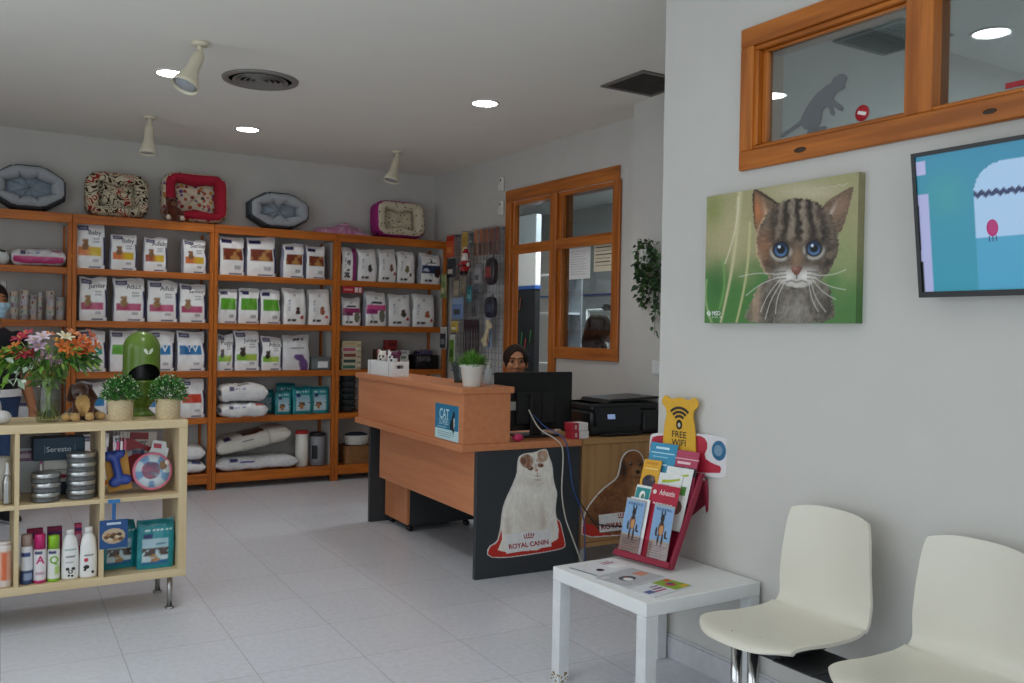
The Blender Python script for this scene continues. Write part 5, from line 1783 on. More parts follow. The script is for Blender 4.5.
# flat round tins
TINB = pm('tin_metal', '#B9BBBC', .28, .9, var=.06, scale=40)
TIND = pm('tin_label', '#5E6062', .5, .2, var=.3, scale=90)
def tin(x, y, z, r, lab):
    t = thing('flat_tin', lab, 'tin', (x, y, z), rz=random.uniform(0, 6), group='flat round tins in the cube shelf')
    MB().lathe([(r * .97, 0), (r, .003), (r, .006), (r * .985, .007), (r * .985, .022), (r, .0225)], 36).build('body', TIND, t)
    MB().lathe([(r * 1.005, .0226), (r * 1.02, .026), (r * 1.02, .038), (r * .99, .0415), (r * .9, .0405), (0, .0405)], 36).build('lid', TINB, t)
for k in range(3):
    tin(.352 + .002 * (k % 2), KYF + .075, SH + .0005 + k * .0425, .060, ['bottom', 'middle', 'top'][k] + ' flat silver tin of the shorter stack')
for k in range(5):
    tin(.496 + .002 * (k % 2), KYF + .085, SH + .0005 + k * .0385 * 1.08, .061, ['bottom', 'second', 'middle', 'fourth', 'top'][k] + ' flat silver tin of the taller stack')
# navy display box behind the tins
t = thing('display_box', 'navy and white collar display box behind the silver tins', 'box', (.412, KYF + .21, SH))
mb = MB().box(-.06, .095, 0, .07, 0, .165, ch=.002, col=lin('#E2E0DA'))
mb.box(-.058, .09, -.0008, 0, .0, .06, col=lin('#1D3348'))
mb.box(-.055, .085, -.0008, 0, .115, .119, col=lin('#8A8A86'))
for x, c in ((-.045, '#3A5A8A'), (-.015, '#C9A24A'), (.02, '#B02A3A'), (.055, '#C8782A')):
    mb.ell((x, -.001, .085), (.016, .001, .010), 12, 6, col=lin(c))
mb.build('carton', PA, t)
mb = MB().box(-.105, .11, -.035, .075, .1655, .27, ch=.002, col=lin('#17384F'))
mb.text('Seresto', .034, lambda x, y: (x, -.0357, .205 + y), col=linA('#C9D3D8'))
mb.box(-.06, -.056, -.0357, -.0352, .2, .235, col=lin('#5A7A90')).box(.066, .07, -.0357, -.0352, .2, .235, col=lin('#5A7A90'))
mb.build('header', PA, t)
# purple white packet behind at the side
mb = MB().box(-.05, .05, -.02, .02, 0, .27, ch=.004, col=lin('#C9D0D6')).box(-.05, .05, -.0208, -.02, .15, .20, col=lin('#7A3A6E')).box(-.04, .04, -.0212, -.0208, .165, .185, col=lin('#D8C0D4')).box(-.05, .05, -.0208, -.02, .21, .265, col=lin('#2E3236'))
tag(mb.build('pet_packet', PB, loc=(.296, KYF + .33, SH)), 'grey white packet with plum stripe behind the shorter tin stack', 'packet')
# dog toys
t = thing('bone_toy', 'blue rubber bone toy on an orange card', 'toy', (.668, KYF + .075, SH), rot=(-.16, -.12, 0))
MB().box(-.052, .052, .022, .025, .010, .185, ch=.001).build('backing_card', pm('orange_card', '#C9923A', .6, var=.1), t)
def bone(P):
    d = capd(P, (0, 0, .06), (-.01, 0, .17), .020, .020)
    for x, z in ((-.022, .052), (.026, .056), (-.032, .176), (.014, .182)):
        d = smin(d, elld(P, (x, 0, z), (.027, .02, .024)), .012)
    return d
v, f = surf(bone, (-.08, -.04, .01), (.07, .04, .22), .004)
MB().add(v, f, 0, None, None, True).build('rubber_bone', pm('blue_rubber', '#2446A0', .35, spec=.6), t)
for i, o in enumerate(t.children):
    pass
t.location.z += .012
t = thing('flying_disc', 'red flying disc in a red and white card pack', 'toy', (.748, KYF + .17, SH), rot=(-.12, .06, 0))
MB().box(-.085, .085, .022, .026, .03, .30, ch=.002).build('backing_card', pm('cream_card', '#D5CEC8', .6), t)
mb = MB().lathe([(0, .004), (.052, .004), (.056, .0), (.06, .006), (.068, .010), (.068, -.008), (.062, -.010), (0, -.008)], 40, M=TM((.0, 0.008, .125), rx=PI / 2))
mb.build('disc', pm('disc_red', '#A01A2A', .4), t)
MB().lathe([(.070, -.006), (.092, -.006), (.092, .004), (.070, .004)], 40, M=TM((0, .012, .125), rx=PI / 2)).build('card_ring', pm('ring_card', '#C9C4CC', .5, var=.1), t)
MB().prism([(-.085, .215), (.085, .19), (.085, .215), (.03, .235), (-.03, .265), (-.085, .27)], .017, .0215).build('red_flash', pm('disc_red', '#A01A2A', .4), t)
MB().box(-.03, .03, .008, .0125, .175, .215, ch=.002).build('blue_tab', pm('tab_blue', '#3A4E9A', .5), t)
mb = MB().box(-.04, .045, .0206, .0216, .262, .296, col=lin('#8E3A40')).text('Flyer', .042, lambda x, y: (x, .0202, .236 + y), col=linA('#3A2A2C'))
mb.build('brand_print', PA, t)
t.location.z -= .018
t = thing('ring_toy', 'pink ring toy on a pale blue card pack', 'toy', (.797, KYF + .075, SH + .014), rot=(-.2, .1, 0))
PK = pm('pink_rubber_soft', '#D87890', .45, spec=.5)
MB().lathe([(.066, -.010), (.088, -.012), (.090, .0), (.088, .010), (.066, .008), (.066, -.010)], 44, M=TM((0, 0, .088), rx=PI / 2)).build('outer_ring', PK, t)
MB().lathe([(.0, .006), (.042, .006), (.046, .0), (.042, -.006), (0, -.006)], 40, M=TM((-.008, -.004, .092), rx=PI / 2)).build('centre_disc', PK, t)
mb = MB().lathe([(.047, -.003), (.078, -.003), (.078, .004), (.047, .004)], 44, M=TM((0, -.006, .088), rx=PI / 2), colfn=lambda a, z: linA('#C9D6E0') if math.sin(5 * a) > -.2 else linA('#7AA0C8'))
mb.build('card_ring', PA, t)
mb = MB().prism([(-.03, .158), (.062, .150), (.07, .20), (.06, .205), (.055, .232), (-.005, .238), (-.01, .2)], .012, .015, col=lin('#D5DEE2')).prism([(.0, .2), (.035, .198), (.035, .22), (.0, .222)], .0105, .012, col=lin('#B0485A'))
mb.ell((.045, -.011, .118), (.018, .002, .022), 12, 8, col=lin('#8A6A50')).ell((.06, -.011, .13), (.012, .002, .012), 12, 8, col=lin('#D8D4CC'))
mb.build('hang_card', PA, t)
# small striped sticks hanging from the top of the cell
for k, c in enumerate(('#D8C4D0', '#C03A70', '#DDD8D8', '#B84A6A')):
    mb = MB().box(-.0055, .0055, -.005, .005, -.04, 0, ch=.001, col=lin(c)).box(-.001, .001, -.001, .001, 0, .058 , col=lin('#B9B9BC'))
    tag(mb.build('hanging_stick', PB, loc=(.632 + k * .0155, KYF + .06, .8049 + .0)), ['first', 'second', 'third', 'fourth'][k] + ' small pink stick hanging above the bone toy, counted from divider', 'toy', 'small hanging sticks')
# teal pouches and the hanging card
def art_teal2(u, v):
    c = np.tile(linA('#0E8690'), (*u.shape, 1)).astype(float)
    c = mixc(c, linA('#0A6C76'), rectm(u, v, 0, 1, .86, 1))
    m = rectm(u, v, .14, .84, .08, .62)
    g = mixc(np.tile(linA('#C4D8DE'), (*u.shape, 1)), linA('#9FBFCB'), sst(.2, .5, v))
    n = vnoise(u * 18, v * 24, 5)
    g = mixc(g, linA('#4E4038'), (v > .26) & (v < .42) & (n > .3))
    g = mixc(g, linA('#B0824C'), blob(u, v, .48, .22, .16, .08) * (n > .25))
    g = mixc(g, linA('#1E6A9A'), (v < .12 + .06 * u))
    c = c * (1 - m[..., None]) + g * m[..., None]
    c = mixc(c, linA('#1C2A62'), rectm(u, v, .16, .40, .60, .69))
    c = mixc(c, linA('#D7E6E8'), rectm(u, v, .2, .94, .775, .81) * (vnoise(u * 50, v * 3, 7) > .4))
    c = mixc(c, linA('#5A8AA0'), rectm(u, v, .5, .78, .48, .52) * (vnoise(u * 50, v * 3, 8) > .3))
    return c
pouch(.668, KYF + .16, FL, .15, .225, .07, 'teal treat pouch with dog picture behind the hanging card', .08, 1, art_teal2)
pouch(.818, KYF + .09, FL, .162, .234, .08, 'bigger teal treat pouch beside the outer board of the cube shelf', -.03, 2, art_teal2)
t = thing('hanging_card', 'blue hanging strip with a food picture card in front of the teal pouch', 'card', (.625, KYF - .008, .326))
mb = MB().box(-.06, .06, 0, .004, 0, .13, ch=.001, col=lin('#1D4C84'))
mb.ell((0, -.0005, .056), (.05, .0008, .036), 24, 8, col=lin('#B9A48A'))
for i in range(9):
    mb.ell((-.03 + .0075 * i, -.0012, .052 + .012 * math.sin(i * 2.1)), (.012, .0012, .009), 10, 6, col=lin(['#6E4A30', '#A07A50', '#CDBFA4', '#4A3426'][i % 4]))
mb.box(-.03, .03, -.0006, 0, .108, .118, col=lin('#C9D6E4'))
mb.build('picture_card', PA, t)
mb = MB().box(-.008, .008, .0005, .0035, .1305, .205, ch=.0005, col=lin('#25629E')).box(-.026, .026, .0005, .0035, .206, .222, ch=.0005, col=lin('#2C78B4'))
mb.build('strip', PA, t)
# white thermometer-like pen in the next cell bottom and other cells past the frame stay empty

# ------------------------------------------------------------------ on top of the cube shelf
t = thing('flower_vase', 'clear glass vase half full of water and stems', 'vase', (.362, KYF + .115, TP))
VG = glass('vase_glass', '#EEF3EE', .10)
MB().lathe([(0, .0005), (.045, .001), (.049, .006), (.049, .06), (.047, .15), (.04, .172), (.041, .19), (.046, .2)], 36).build('glass_body', VG, t)
MB().lathe([(0, .006), (.046, .008), (.0465, .06), (.0455, .10), (0, .10)], 32).build('water', glass('stem_water', '#F4F6E8', .03), t)
bq = thing('flower_bouquet', 'mixed bouquet of orange, red and lilac lilies in the glass vase', 'flowers', (.362, KYF + .115, TP))
HEADS = []
RB = np.random.default_rng(21)
mbs = MB()
spec = [  # dx, dy, z, colour, size
    (-.165, -.03, .30, '#C9652A', .036), (-.19, .02, .285, '#D8803A', .03), (-.115, -.03, .365, '#B02A44', .036), (-.09, .0, .385, '#C23A54', .034), (-.105, -.05, .305, '#A8223A', .034), (-.075, -.045, .30, '#A01E34', .030),
    (-.06, -.05, .36, '#C9B4C4', .034), (-.03, -.055, .375, '#D0BECC', .034), (-.045, -.06, .335, '#BFA2B8', .032), (-.035, -.06, .285, '#B894AE', .032), (.0, -.055, .275, '#C4A8BC', .03), (.03, -.05, .265, '#B89AB0', .028),
    (-.13, -.01, .335, '#D87A34', .03), (-.005, .0, .385, '#D8782E', .028), (.06, -.045, .375, '#D9D2B4', .036), (.035, -.03, .36, '#D6A03A', .026),
    (.05, -.055, .335, '#D87430', .036), (.075, -.06, .31, '#DE7E34', .034), (.105, -.05, .345, '#D86A34', .036), (.135, -.03, .365, '#DC7846', .036), (.15, -.045, .335, '#D8703A', .034), (.115, -.06, .31, '#CF5A34', .034), (.095, .0, .39, '#D8804A', .034), (.165, .0, .385, '#D06A50', .034), (.185, -.02, .345, '#D87444', .03), (-.165, -.02, .262, '#C9A03A', .026), (-.185, .0, .25, '#B8863A', .022)]
for i, (dx, dy, z, c, s) in enumerate(spec):
    base = np.array([dx, dy, z])
    out = np.array([dx * .9, dy * 1.5 - .07, .07 + .25 * RB.random()])
    out /= np.linalg.norm(out)
    a = np.cross(out, [0, 0, 1.]); a /= np.linalg.norm(a)
    b_ = np.cross(a, out)
    m = MB()
    cl = linA(c)
    for p in range(6):
        t_ = p * PI / 3 + i
        d = a * math.cos(t_) + b_ * math.sin(t_)
        sd = -a * math.sin(t_) + b_ * math.cos(t_)
        w = s * (.42 if p % 2 else .32)
        P0 = base
        P1 = base + d * s * .45 + out * s * .45
        P2 = base + d * s * .95 + out * s * .62
        P3 = base + d * s * 1.2 + out * s * .5
        sh = .85 + .3 * RB.random()
        cc = [cl * .7, cl * sh, cl * sh, cl * sh, cl * sh, cl * sh * 1.05]
        m.add([P0, P1 - sd * w * .7, P1 + sd * w * .7, P2 - sd * w * .6, P2 + sd * w * .6, P3], [(0, 1, 2), (1, 3, 4, 2), (3, 5, 4)], 0, None, np.clip(cc, 0, 1), True)
    for p in range(3):
        q = base + out * s * (.5 + .1 * p) + a * s * .12 * (p - 1)
        m.ell(q, (.003, .003, .003), 6, 5, col=lin('#C9A84A'))
    m.build('blossom', PL, bq)
    mid = np.array([dx * .14, dy * .15, .195])
    foot = np.array([-dx * .18 + RB.normal() * .008, -dy * .2 + RB.normal() * .01, .014])
    mbs.tube([foot, np.array([dx * .05, 0, .12]), mid, (mid + base) / 2 + [0, 0, .015], base], .0022, 5, col=linA(['#5E7A2E', '#76903C', '#8A9A44'][i % 3]))
mbs.build('stems', PL, bq)
def lf(R):
    th, ph = R.uniform(0, 2 * PI), R.uniform(-.5, 1)
    r = R.uniform(.25, 1) ** .5
    p = np.array([math.cos(th) * .175 * r, math.sin(th) * .085 * r - .01, .275 + .085 * ph * (1 - .3 * r)])
    if abs(p[0]) > .05:
        p[2] = max(p[2], .262)
    return p, np.array([p[0] * 4, p[1] * 4 - .15, R.uniform(-.5, .6)])
mb = MB()
leafcloud(mb, 260, lf, .055, ['#3E6A26', '#55842E', '#2E5220', '#6A9A3C', '#8FA84A'], 3, .35, .36)
def lf2(R):
    th = R.uniform(0, 2 * PI)
    r = R.uniform(.2, 1)
    return np.array([math.cos(th) * .06 * r, math.sin(th) * .05 * r, R.uniform(.17, .25)]), np.array([math.cos(th), math.sin(th) - .2, R.uniform(-.4, .5)])
leafcloud(mb, 60, lf2, .05, ['#3E6A26', '#4A6E30', '#7A9A5A'], 4, .3, .4)
def lf3(R):
    return np.array([-.115 + R.normal() * .025, -.05 + R.normal() * .02, .215 + R.normal() * .02]), R.normal(size=3) + [0, -.4, 0]
leafcloud(mb, 16, lf3, .045, ['#B9C9B4', '#A0B89A', '#CDD6C8'], 6, .2, .6)
def lf4(R):
    return np.array([-.185 + R.normal() * .02, -.02 + R.normal() * .02, .25 + R.normal() * .03]), np.array([-.6, -.3, R.normal() * .6])
leafcloud(mb, 22, lf4, .07, ['#7FB02E', '#6AA028', '#94BE44'], 8, .2, .3)
mb.build('foliage', PL, bq)
# plush dachshund
def pdog(P):
    d = elld(P, (.012, .01, .07), (.050, .05, .072))
    d = smin(d, elld(P, (-.008, -.012, .152), (.038, .040, .038)), .02)
    d = smin(d, capd(P, (-.022, -.028, .145), (-.036, -.078, .132), .025, .018), .015)
    d = smin(d, elld(P, (-.039, -.094, .136), (.011, .010, .010)), .004)
    for s in (-1, 1):
        e = capd(P, (-.006 + s * .036, -.004, .168), (.004 + s * .054, -.006, .108), .012, .019)
        d = smin(d, e, .006)
        d = smin(d, capd(P, (s * .03 + .01, -.02, .09), (s * .032 - .004, -.052, .024), .021, .017), .015)
        d = smin(d, elld(P, (s * .032 - .006, -.064, .017), (.021, .026, .0175)), .008)
        d = smin(d, capd(P, (s * .045 + .01, .02, .03), (s * .078 + .005, -.03, .02), .030, .020), .015)
        d = smin(d, elld(P, (s * .082 + .004, -.042, .020), (.021, .025, .0195)), .008)
    d = smin(d, capd(P, (.04, .05, .03), (.08, .08, .02), .014, .008), .01)
    return d
v, f = surf(pdog, (-.14, -.14, -.01), (.14, .11, .21), .005)
c = np.tile(linA('#4A2818'), (len(v), 1))
tanc = linA('#B9955E')
c[(v[:, 2] < .042) & (v[:, 1] < -.028)] = tanc
c[(((v - [.0, -.03, .075]) / [.036, .04, .055]) ** 2).sum(1) < 1] = tanc
c[(((v - [-.034, -.072, .122]) / [.026, .036, .018]) ** 2).sum(1) < 1] = tanc
c[((v - [-.039, -.096, .137]) ** 2).sum(1) < .0125 ** 2] = linA('#16100E')
for s in (-1, 1):
    c[((v - [-.022 + s * .02, -.046, .165]) ** 2).sum(1) < .0075 ** 2] = linA('#0E0A0A')
    c[(np.abs(v[:, 0] - (.0 + s * .045)) < .022) & (v[:, 2] > .1) & (v[:, 2] < .16) & (np.abs(v[:, 0]) > .040)] = linA('#3A1E12')
v[:, 2] = np.maximum(v[:, 2], 0)
v = v * .93
tag(MB().add(v, f, 0, None, c, True).build('plush_dog', PS, loc=(.500, KYF + .15, TP), rot=(0, 0, .1)), 'brown and tan plush dachshund sitting beside the flower vase', 'plush toy')
# white plush at the cut edge
def pw(P):
    d = elld(P, (0, .02, .07), (.05, .05, .07))
    d = smin(d, elld(P, (.052, -.02, .033), (.036, .034, .032)), .01)
    d = smin(d, elld(P, (-.052, -.02, .033), (.036, .034, .032)), .01)
    d = smin(d, elld(P, (0, 0, .155), (.045, .042, .042)), .02)
    for s in (-1, 1):
        d = smin(d, capd(P, (s * .025, .01, .185), (s * .03, .015, .23), .014, .012), .01)
    return d
v, f = surf(pw, (-.11, -.09, -.01), (.11, .09, .26), .006)
c = np.tile(linA('#C9C7C4'), (len(v), 1))
for s in (-1, 1):
    c[((v - [s * .016, -.038, .165]) ** 2).sum(1) < .007 ** 2] = linA('#16120E')
v[:, 2] = np.maximum(v[:, 2], 0) * .92
tag(MB().add(v, f, 0, None, c, True).build('plush_rabbit', PS, loc=(.128, KYF + .10, TP)), 'pale grey white plush rabbit at the cut edge of the cube shelf', 'plush toy')
# two small plants in wicker pots
WK = pm('wicker_pale', '#C9B692', .75, var=.14, scale=150)
def wicker_plant(x, y, label, seed):
    t = thing('wicker_plant', label, 'plant', (x, y, TP), group='plants in wicker pots')
    mb = MB()
    basket_wall(mb, .105, .105, .092, 1., .10, 9, n=66, amp=.0018)
    mb.lathe([(0, .001), (.05, .001)], 24, smooth=False).lathe([(.0575, .088), (.060, .092), (.0575, .096), (.05, .094)], 40)
    mb.build('wicker_pot', WK, t)
    mb = MB().lathe([(0, .084), (.052, .084)], 20, smooth=False, col=lin('#2E2418'))
    def g(R):
        th, ph = R.uniform(0, 2 * PI), math.acos(R.uniform(-.15, 1))
        r = R.uniform(.55, 1)
        p = np.array([math.cos(th) * math.sin(ph) * .082 * r, math.sin(th) * math.sin(ph) * .075 * r, .108 + .095 * math.cos(ph) * r])
        return p, np.array([p[0], p[1], p[2] - .09]) * 10 + R.normal(size=3) * .5
    leafcloud(mb, 900, g, .022, ['#2E6A26', '#3E7E30', '#24541E', '#5A9444'], seed, .1, .42)
    def g2(R):
        th, ph = R.uniform(0, 2 * PI), math.acos(R.uniform(-.1, 1))
        p = np.array([math.cos(th) * math.sin(ph) * .084, math.sin(th) * math.sin(ph) * .078, .11 + .097 * math.cos(ph)])
        return p, p * 5 + R.normal(size=3) * .4
    leafcloud(mb, 150, g2, .009, ['#C9D6A8', '#B4CC8A', '#DDE4CC'], seed + 1, 0, .8)
    mb.build('foliage', PL, t)
wicker_plant(.662, KYF + .095, 'small bushy plant in a wicker pot next to the plush dachshund', 31)
wicker_plant(.872, KYF + .085, 'small bushy plant in a wicker pot at the end of the cube shelf', 41)
# green capsule bin
t = thing('capsule_bin', 'glossy green domed pet bin with round opening', 'bin', (.782, KYF + .275, TP), rz=.15)
GR = pm('green_gloss', '#5E7C26', .3, var=.03, spec=.55)
N, K = 48, 40
zz = np.concatenate([np.linspace(.175, .33, 22), .33 + .085 * np.sin(np.linspace(0, PI / 2, 18))[1:]])
th = np.linspace(-PI / 2 - PI, PI / 2, N + 1)
P = np.zeros((len(zz), N + 1, 3))
for i, z in enumerate(zz):
    r = .086 if z <= .33 else .086 * math.sqrt(max(0, 1 - ((z - .33) / .085) ** 2))
    for j, a in enumerate(th):
        P[i, j] = (math.cos(a) * r, math.sin(a) * r, z)
# cut the mouth: slanted arch in the front of the shell
mask = np.ones((len(zz) - 1, N), bool)
for i in range(len(zz) - 1):
    for j in range(N):
        a = (th[j] + th[j + 1]) / 2
        d = (a + PI / 2 + PI) % (2 * PI) - PI
        zc = (zz[i] + zz[i + 1]) / 2
        if abs(d) < 1.25 and zc < .185 + .072 * math.cos(d / 1.25 * PI / 2) ** .7:
            mask[i, j] = False
# shape the rim of the mouth so it is a smooth arch
for i in range(len(zz)):
    for j in range(N + 1):
        d = (th[j] + PI / 2 + PI) % (2 * PI) - PI
        if abs(d) < 1.3:
            lim = .185 + .072 * math.cos(min(1, abs(d) / 1.25) * PI / 2) ** .7
            if abs(P[i, j, 2] - lim) < .0075 and i < 21:
                P[i, j, 2] = lim
MB().grid(P, 0, mask=mask).build('dome', GR, t)
Pi = P.copy()
Pi[:, :, 0] *= .955
Pi[:, :, 1] *= .955
MB().grid(Pi, 0, mask=mask, flip=True).build('inner_shell', BLK, t)
MB().lathe([(0, .0), (.062, 0), (.066, .006), (.05, .02), (.035, .035), (.045, .05), (.072, .08), (.082, .12), (.082, .165), (.086, .175), (.07, .172), (.065, .12), (0, .10)], 40).build('base', GR, t)
mb = MB()
leaf = [(0, 0), (-.012, .004), (-.021, .016), (-.022, .029), (-.012, .028), (-.004, .018)]
leaf2 = [(.001, .0), (.003, .016), (.011, .028), (.023, .032), (.023, .018), (.014, .005)]
for L in (leaf, leaf2):
    n = len(L)
    q = []
    for x, z in L:
        ang = (x + .004) / .086 - PI / 2
        q.append((math.cos(ang) * .0872, math.sin(ang) * .0872, z + .302))
    mb.add(q, [tuple(range(n))])
mb.build('leaf_emblem', pm('emblem_white', '#DDE4D4', .4), t)
# ------------------------------------------------------------------ kitten canvas
KW_, KH_ = .705, .497
KT = thing('kitten_picture', 'printed canvas of a blue-eyed tabby kitten on the wall', 'picture', (RX, 2.652, 1.3945), rz=-PI / 2)
def paint_kitten(U, V):
    hl, hr = 503., 611.
    T = U * hl / ((1 - U) * hr + U * hl)
    X = 62 + T * 622
    top = 152 - T * 104
    Y = 655 - V * (655 - top)
    n1 = vnoise(X / 5, Y / 5, 1)
    n2 = vnoise(X / 60, Y / 70, 2)
    n3 = vnoise(X / 16, Y / 16, 3)
    # blurred meadow
    t = sst(330, 520, Y + (n2 - .5) * 90)
    c = mixc(np.tile(linA('#A7A177'), (*X.shape, 1)), linA('#4E8040'), t)
    c = mixc(c, linA('#BDB38A'), .8 * np.exp(-(((X - 150) / 90) ** 2 + ((Y - 290) / 120) ** 2)))
    c = mixc(c, linA('#C9BFA0'), .8 * np.exp(-(((X - 470) / 150) ** 2 + ((Y - 130) / 36) ** 2)))
    c = mixc(c, linA('#8FA06A'), .7 * np.exp(-(((X - 640) / 50) ** 2 + ((Y - 420) / 150) ** 2)))
    c = mixc(c, linA('#4C7A3E'), .8 * np.exp(-(((X - 655) / 60) ** 2 + ((Y - 620) / 110) ** 2)))
    c = mixc(c, linA('#2E6A34'), .6 * np.exp(-(((X - 110) / 40) ** 2 + ((Y - 500) / 70) ** 2)))
    c = mixc(c, linA('#88934E'), .8 * np.exp(-(((X - 90) / 40) ** 2 + ((Y - 200) / 70) ** 2)))
    def blade(x0, y0, x1, y1, w0, w1, col, k=1.):
        nonlocal c
        s = np.clip((Y - y0) / (y1 - y0), 0, 1)
        cx = x0 + (x1 - x0) * s + 14 * np.sin(s * PI) * (1 if x1 < x0 else -1)
        w = w0 + (w1 - w0) * s
        m = np.exp(-((X - cx) / w) ** 2) * (Y > min(y0, y1)) * (Y < max(y0, y1))
        c = mixc(c, linA(col), m * k)
    blade(196, 130, 128, 655, 9, 4, '#D2CBA0', .95)
    blade(190, 150, 140, 420, 4, 3, '#E0DABC', .9)
    blade(240, 250, 192, 655, 6, 4, '#C9C490', .95)
    blade(130, 400, 122, 600, 5, 5, '#7FB060', .7)
    blade(68, 480, 92, 655, 4, 5, '#A9C48A', .7)
    # body
    body = in_poly(X + (n1 - .5) * 16, Y + (n3 - .5) * 14, smooth_poly([(222, 660), (240, 600), (262, 540), (300, 480), (420, 440), (560, 480), (590, 560), (606, 660)], 2))
    fb = mixc(np.tile(linA('#4A423A'), (*X.shape, 1)), linA('#8E8578'), np.clip(n1 * .5 + n3 * .6 - .1, 0, 1))
    fb = mixc(fb, linA('#B59A80'), .8 * np.exp(-(((X - 268) / 22) ** 2 + ((Y - 570) / 90) ** 2)))
    fb = mixc(fb, linA('#A09A90'), .6 * np.exp(-(((X - 430) / 60) ** 2 + ((Y - 610) / 60) ** 2)))
    fb = mixc(fb, linA('#2E2822'), .7 * np.exp(-(((X - 560) / 30) ** 2 + ((Y - 600) / 60) ** 2)))
    fb = mixc(fb, linA('#2E2822'), .6 * np.exp(-(((X - 320) / 22) ** 2 + ((Y - 590) / 70) ** 2)))
    fb = fb * (.76 + .48 * vnoise(X / 5 + Y / 30, Y / 26, 12))[..., None]
    c = np.where(body[..., None], fb, c)
    # ears
    eL = in_poly(X + (n1 - .5) * 5, Y, smooth_poly([(246, 130), (258, 118), (285, 130), (330, 158), (358, 180), (330, 250), (285, 300), (262, 290), (250, 210)], 1))
    eR = in_poly(X + (n1 - .5) * 5, Y, smooth_poly([(664, 112), (655, 106), (600, 138), (555, 165), (530, 200), (560, 260), (610, 300), (632, 250), (650, 180)], 1))
    f = mixc(np.tile(linA('#5A4636'), (*X.shape, 1)), linA('#8A7460'), n1)
    f = mixc(f, linA('#C07A4C'), 1.0 * np.exp(-(((X - 268 - (Y - 200) * .12) / 22) ** 2 + ((Y - 205) / 55) ** 2)))
    f = mixc(f, linA('#D8B090'), .8 * np.exp(-(((X - 300 - (Y - 200) * .25) / 10) ** 2 + ((Y - 225) / 45) ** 2)))
    f = mixc(f, linA('#9A7A66'), .9 * np.exp(-(((X - 610 + (Y - 190) * .45) / 26) ** 2 + ((Y - 190) / 45) ** 2)))
    f = mixc(f, linA('#D0C0B0'), .7 * np.exp(-(((X - 572 + (Y - 215) * .5) / 9) ** 2 + ((Y - 215) / 40) ** 2)))
    dl = np.minimum(np.abs(X - 250 - (Y - 125) * .02), np.abs((Y - 122) - (X - 258) * .58))
    f = mixc(f, linA('#2E2620'), np.exp(-(dl / 7) ** 2) * .85)
    c = np.where((eL | eR)[..., None], f, c)
    # head
    d = ((X - 437) / (172 + 8 * (n3 - .5))) ** 2 + ((Y - 335) / np.where(Y < 335, 182, 178)) ** 2
    d = d + .10 * (n1 - .5)
    head = d < 1
    ang = np.arctan2(Y - 300, X - 437)
    h = mixc(np.tile(linA('#453A31'), (*X.shape, 1)), linA('#7E6E5E'), np.clip(n1 * .55 + n3 * .5 - .05, 0, 1))
    # tabby stripes fanning over the brow
    s = np.sin((X - 437) / (6.5 + (Y - 150) * .018) + .5 * np.sin(Y / 26) + 2.2 * (n3 - .5) + 1.6) * .5 + .5
    br = (1 - sst(300, 345, Y)) * np.exp(-((X - 437) / 110) ** 2)
    h = mixc(h, linA('#241C17'), np.clip(s ** 2 * br * 1.1, 0, .85))
    h = mixc(h, linA('#A89A88'), np.clip((1 - s) ** 3 * br * .6, 0, .7))
    # cheeks with side stripes
    ck = np.exp(-((np.abs(X - 437) - 135) / 34) ** 2) * np.exp(-((Y - 400) / 70) ** 2)
    h = mixc(h, linA('#2A211B'), ck * (np.sin(Y / 9 + np.abs(X - 437) / 22) > .2) * .75)
    h = mixc(h, linA('#B07A52'), .55 * np.exp(-(((X - 300) / 30) ** 2 + ((Y - 350) / 60) ** 2)))
    h = mixc(h, linA('#C9A488'), .6 * np.exp(-(((X - 282) / 14) ** 2 + ((Y - 420) / 60) ** 2)))
    h = mixc(h, linA('#1E1814'), .7 * np.exp(-(((X - 545) / 24) ** 2 + ((Y - 300) / 60) ** 2)) * n3 * 1.4)
    fur = vnoise((ang + 4) * 24, np.hypot(X - 437, Y - 300) / 20, 9)
    h = h * (.74 + .5 * fur)[..., None]
    # bridge of the nose, muzzle, chin
    h = mixc(h, linA('#9A7B62'), .85 * np.exp(-(((X - 435) / 24) ** 2 + ((Y - 395) / 48) ** 2)))
    for mx, my, rx, ry in ((392, 468, 48, 34), (480, 466, 46, 34), (436, 506, 52, 26)):
        h = mixc(h, linA('#CFCAC2'), .92 * np.exp(-(((X - mx) / rx) ** 2 + ((Y - my) / ry) ** 2) ** 1.5))
    h = mixc(h, linA('#EDEAE4'), .8 * np.exp(-(((X - 405) / 24) ** 2 + ((Y - 470) / 20) ** 2)))
    h = mixc(h, linA('#EDEAE4'), .8 * np.exp(-(((X - 468) / 24) ** 2 + ((Y - 468) / 20) ** 2)))
    for k in (0, 1, 2):
        for sx in (-1, 1):
            h = mixc(h, linA('#3A302A'), .7 * np.exp(-(((Y - 446 - k * 15 - (np.abs(X - 436) - 40) * .12) / 3.2) ** 2)) * (np.abs(X - 436 - sx * 66) < 24))
    # pale rings round the eyes, then the eyes
    for ex, ey in ((369, 361), (505, 355)):
        r = np.sqrt(((X - ex) / 1.0) ** 2 + ((Y - ey) / .98) ** 2)
        lo = np.exp(-((r - 41) / 6.5) ** 2) * sst(ey - 22, ey + 22, Y)
        h = mixc(h, linA('#D9D6CE'), lo * .6)
        h = mixc(h, linA('#2A211B'), np.exp(-((r - 40) / 7) ** 2) * (1 - sst(ey - 30, ey + 5, Y)) * .5)
        h = mixc(h, linA('#15110F'), 1 - sst(31, 37, r))
        rr = np.sqrt((X - ex) ** 2 + (Y - ey) ** 2)
        iris = mixc(np.tile(linA('#1C3458'), (*X.shape, 1)), linA('#5F86B4'), np.clip((Y - ey + 14) / 44, 0, 1))
        m = 1 - sst(25, 29, rr)
        h = h * (1 - m[..., None]) + iris * m[..., None]
